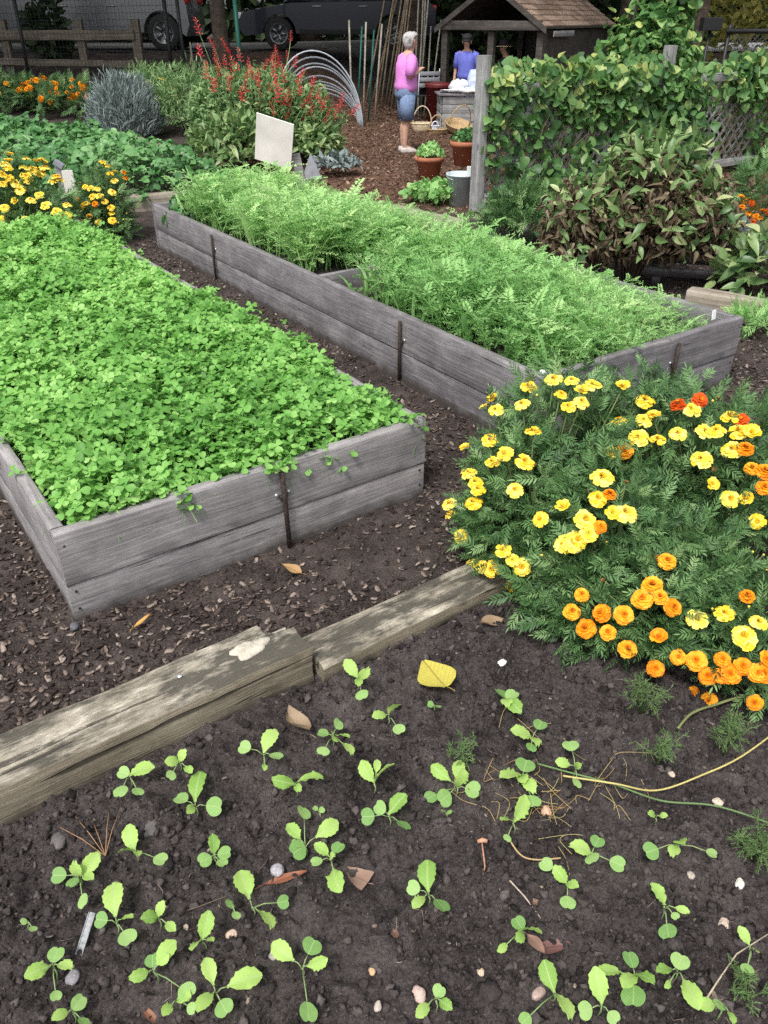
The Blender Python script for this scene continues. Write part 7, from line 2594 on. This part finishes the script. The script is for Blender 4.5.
    for x in (Lc * 0.40, Lc * 0.63):
        MB().box((x, -0.012, 0.86), (0.20, 0.03, 0.03), ch=0.008).build('door_handle', M['rim'], root)
    MB().box((Lc / 2, 0.0, 0.36), (wheels[1] - wheels[0] - 0.9, 0.03, 0.10), ch=0.01).build('sill_trim', M['tyre'], root)
    return root


M['carglass'] = plain('car_glass', (0.02, 0.025, 0.03), 0.06, 0, 0.05, 2, spec=0.6)
M['tyre'] = plain('tyre_rubber', (0.018, 0.018, 0.019), 0.8, 0, 0.2, 20)
M['rim'] = plain('alloy_rim', (0.22, 0.23, 0.24), 0.35, 0.8, 0.08, 20)
M['tail'] = plain('red_lens', (0.42, 0.02, 0.02), 0.2)
M['lamp'] = plain('clear_lens', (0.62, 0.65, 0.68), 0.15)
M['silver'] = plain('grey_car_paint', (0.17, 0.18, 0.19), 0.32, 0.4, 0.05, 3, coat=0.5)
M['navy'] = plain('navy_car_paint', (0.007, 0.010, 0.024), 0.25, 0.2, 0.05, 3, coat=0.7)
zr = float(hgt(-6, 21)) + 0.02
suv = [(0.02, 0.45), (0.0, 0.70), (0.10, 0.92), (0.5, 1.02), (1.25, 1.08), (4.0, 1.12), (4.55, 1.10), (4.62, 0.85), (4.65, 0.50)]
sroof = [[(1.15, 1.075, 0.05), (4.50, 1.075, 0.05), (4.50, 1.075, 1.75), (1.15, 1.075, 1.75)], [(1.95, 1.66, 0.20), (4.30, 1.66, 0.20), (4.30, 1.66, 1.60), (1.95, 1.66, 1.60)], [(2.10, 1.72, 0.32), (4.15, 1.72, 0.32), (4.15, 1.72, 1.48), (2.10, 1.72, 1.48)]]
xr = atY(190, 20, 20.75)[0]
car('silver grey parked car behind the wooden rail fence', xr - 4.65, 20.75, zr, 4.65, 1.72, 1.8, (1.15, 4.02), M['silver'], suv, sroof, [(4.58, 0.98, 'r', 0.14), (0.12, 0.80, 'w', 0.20)], 0.36)
sed = [(0.02, 0.40), (0.0, 0.58), (0.08, 0.74), (0.6, 0.84), (1.25, 0.93), (3.7, 0.97), (4.4, 0.94), (4.55, 0.80), (4.55, 0.48)]
droof = [[(1.05, 0.925, 0.05), (4.05, 0.925, 0.05), (4.05, 0.925, 1.70), (1.05, 0.925, 1.70)], [(1.85, 1.37, 0.22), (3.45, 1.37, 0.22), (3.45, 1.37, 1.53), (1.85, 1.37, 1.53)], [(2.05, 1.43, 0.34), (3.2, 1.43, 0.34), (3.2, 1.43, 1.41), (2.05, 1.43, 1.41)]]
xf = atY(238, 25, 21.2)[0]
car('dark navy blue parked car half hidden behind the salvia and hoops', xf, 21.2, zr, 4.55, 1.43, 1.75, (0.92, 3.55), M['navy'], sed, droof, [(0.12, 0.68, 'w', 0.22), (4.48, 0.82, 'r', 0.12)], 0.33)

# ------------------------------------------------------------------ trees and the wood behind
M['crown'] = leaf_mat('tree_leaves', [(0.018, 0.040, 0.012), (0.032, 0.068, 0.018), (0.055, 0.105, 0.028)], 0.25, 0.5, 0.3)
M['olive'] = leaf_mat('olive_yellow_leaves', [(0.10, 0.12, 0.03), (0.20, 0.20, 0.05), (0.34, 0.31, 0.08)], 0.35, 0.5, 0.3)
M['under'] = leaf_mat('undergrowth_leaves', [(0.014, 0.026, 0.010), (0.022, 0.042, 0.014), (0.036, 0.062, 0.02)], 0.2, 0.6, 0.25)
OVAL = [leaf_t([0.2, 0.85, 1.0, 0.6, 0.05], 0.55, 0.1, 0.2, 0.05, seed=q) for q in range(3)]


def tree(label, x, y, rad, h, cr, k=1100, mat=None, group=None, lean=0.0, ls=(0.28, 0.5)):
    z = float(hgt(x, y))
    t = empty('tree', (x, y, z), 0, label, 'tree', group)
    mb = MB()
    n = 9
    tt = np.linspace(0, 1, n)
    P = np.stack([lean * tt * h * 0.7 + 0.06 * np.sin(tt * 5 + x), 0.05 * np.cos(tt * 4 + y), tt * h * 0.8 - 0.1], -1)
    mb.tube(P, rad * (1.35 - 0.35 * np.minimum(tt * 8, 1)) * (1 - 0.6 * tt), 12)
    v = mb.v[-1]
    v[:, :2] += 0.07 * rad * fbm(np.arctan2(v[:, 1], v[:, 0])[:, None] * 3, v[:, 2:3] * 2, 1, 2)
    for q in range(7):
        a = q * 2.4 + x
        z0 = h * (0.42 + 0.05 * q)
        b0 = np.array([np.interp(z0, P[:, 2], P[:, 0]), 0, z0])
        e = b0 + np.array([math.cos(a) * cr * 0.75, math.sin(a) * cr * 0.75, h * 0.2])
        mb.tube([b0, (b0 + e) / 2 + [0, 0, 0.2], e], [rad * 0.4, rad * 0.25, rad * 0.08], 6)
    mb.build('trunk', M['bark'], t)
    cb = MB()
    for q in range(7):
        a = q * 2.4 + x
        c = np.array([math.cos(a) * cr * 0.55, math.sin(a) * cr * 0.55, h * (0.62 + 0.055 * q)])
        dome_leaves(cb, c, (cr * 0.62, cr * 0.62, h * 0.16), k // 7, OVAL, ls[0], ls[1], low=-0.9, inner=0.7, lump=0.5)
    cb.build('crown', mat or M['crown'], t)
    return t


b = gp(226, 80)
tree('dark tree trunk behind the red salvia, left of the navy car', b[0], b[1], 0.17, 8.0, 4.6, 3000)
tree('tree trunk with the sheaf of bamboo poles leaning on it', TB[0], TB[1] + 0.05, 0.24, 8.5, 4.4, 3000)
q = atY(697, 30, 15.2)
tree('slim dark tree at the upper right, behind the end of the chain link fence', q[0], 15.2, 0.11, 6.5, 2.0, 900)
for i, (x, y, r_, h, lab) in enumerate([(-12.5, 24.5, 0.28, 10, 'leftmost tall tree beyond the road'), (-7.5, 29.0, 0.3, 11, 'tall tree beyond the road behind the silver car'), (-2.2, 28.5, 0.28, 10, 'tall tree beyond the road behind the navy car'),
                                        (0.6, 25.5, 0.22, 9, 'tree in the dark wood right behind the bamboo poles'), (2.6, 22.5, 0.2, 8.5, 'tree in the dark wood behind the blue shirted person'),
                                        (5.6, 21.5, 0.24, 9, 'tree close behind the shed roof'), (9.5, 29, 0.3, 10, 'tall tree far behind the chain link fence'), (-10.5, 18.5, 0.2, 7.5, 'tree outside the left end of the rail fence')]):
    tree(lab, x, y, r_, h, 3.2, 1300, group='trees of the wood behind the garden', ls=(0.3, 0.55))
tree('tree standing left of the garden beside the end of the rail fence', -10.0, 16.2, 0.2, 8.0, 4.4, 3000)

q = gp(68, 62)
leafy('garden_shrub', 'dark hanging shrub in front of the middle of the silver car', np.array([q[0] - 0.3, 19.2, float(hgt(q[0], 19.2))]), 0.42, 1.25, 500, OVAL, M['under'], 0.14, 0.24, 'shrub', low=-0.8)
leafy('garden_shrub', 'dark shrub at the left edge in front of the silver car', np.array([-9.7, 18.9, float(hgt(-9.7, 18.9))]), 0.8, 1.3, 700, OVAL, M['under'], 0.16, 0.28, 'shrub', low=-0.8)
leafy('garden_shrub', 'olive yellow shrub beyond the chain link fence at the upper right', np.array([8.6, 19.8, float(hgt(8.6, 19.8)) + 0.0]), 2.2, 2.6, 3200, OVAL, M['olive'], 0.12, 0.22, 'shrub', low=-0.8, lump=0.4)
leafy('garden_shrub', 'pale green shrub behind the right side of the shed roof', np.array([5.6, 18.4, 0.2]), 0.8, 1.9, 700, OVAL, M['vine'], 0.12, 0.22, 'shrub', low=-0.8)


def wood(label, k, x0, x1, y0, y1, z1, s0, s1):
    mb = MB()
    x, y = RNG.uniform(x0, x1, k), RNG.uniform(y0, y1, k)
    z = hgt(x, y) + z1 * RNG.random(k) ** 1.3 * (0.75 + 0.5 * fbm(x, y, 0.35, 3))
    out = RNG.normal(size=(k, 3)) + [0, -0.5, 0.2]
    up = RNG.normal(size=(k, 3)) * 0.6 + [0, -0.5, 0.8]
    Rm = frames(out, up, RNG.uniform(s0, s1, k))
    idx = RNG.integers(0, 3, k)
    for q in range(3):
        s = idx == q
        mb.scat(OVAL[q], Rm[s], np.stack([x, y, z], -1)[s])
    tag(mb.build('undergrowth', M['under']), label, 'undergrowth', kind='stuff')


wood('dark undergrowth of the wood beyond the road', 9000, -26, 26, 28.0, 33.0, 7.5, 0.45, 0.9)
wood('dark undergrowth behind the shed and the bamboo poles', 4200, 0.6, 6.5, 21.8, 24.5, 3.4, 0.2, 0.36)
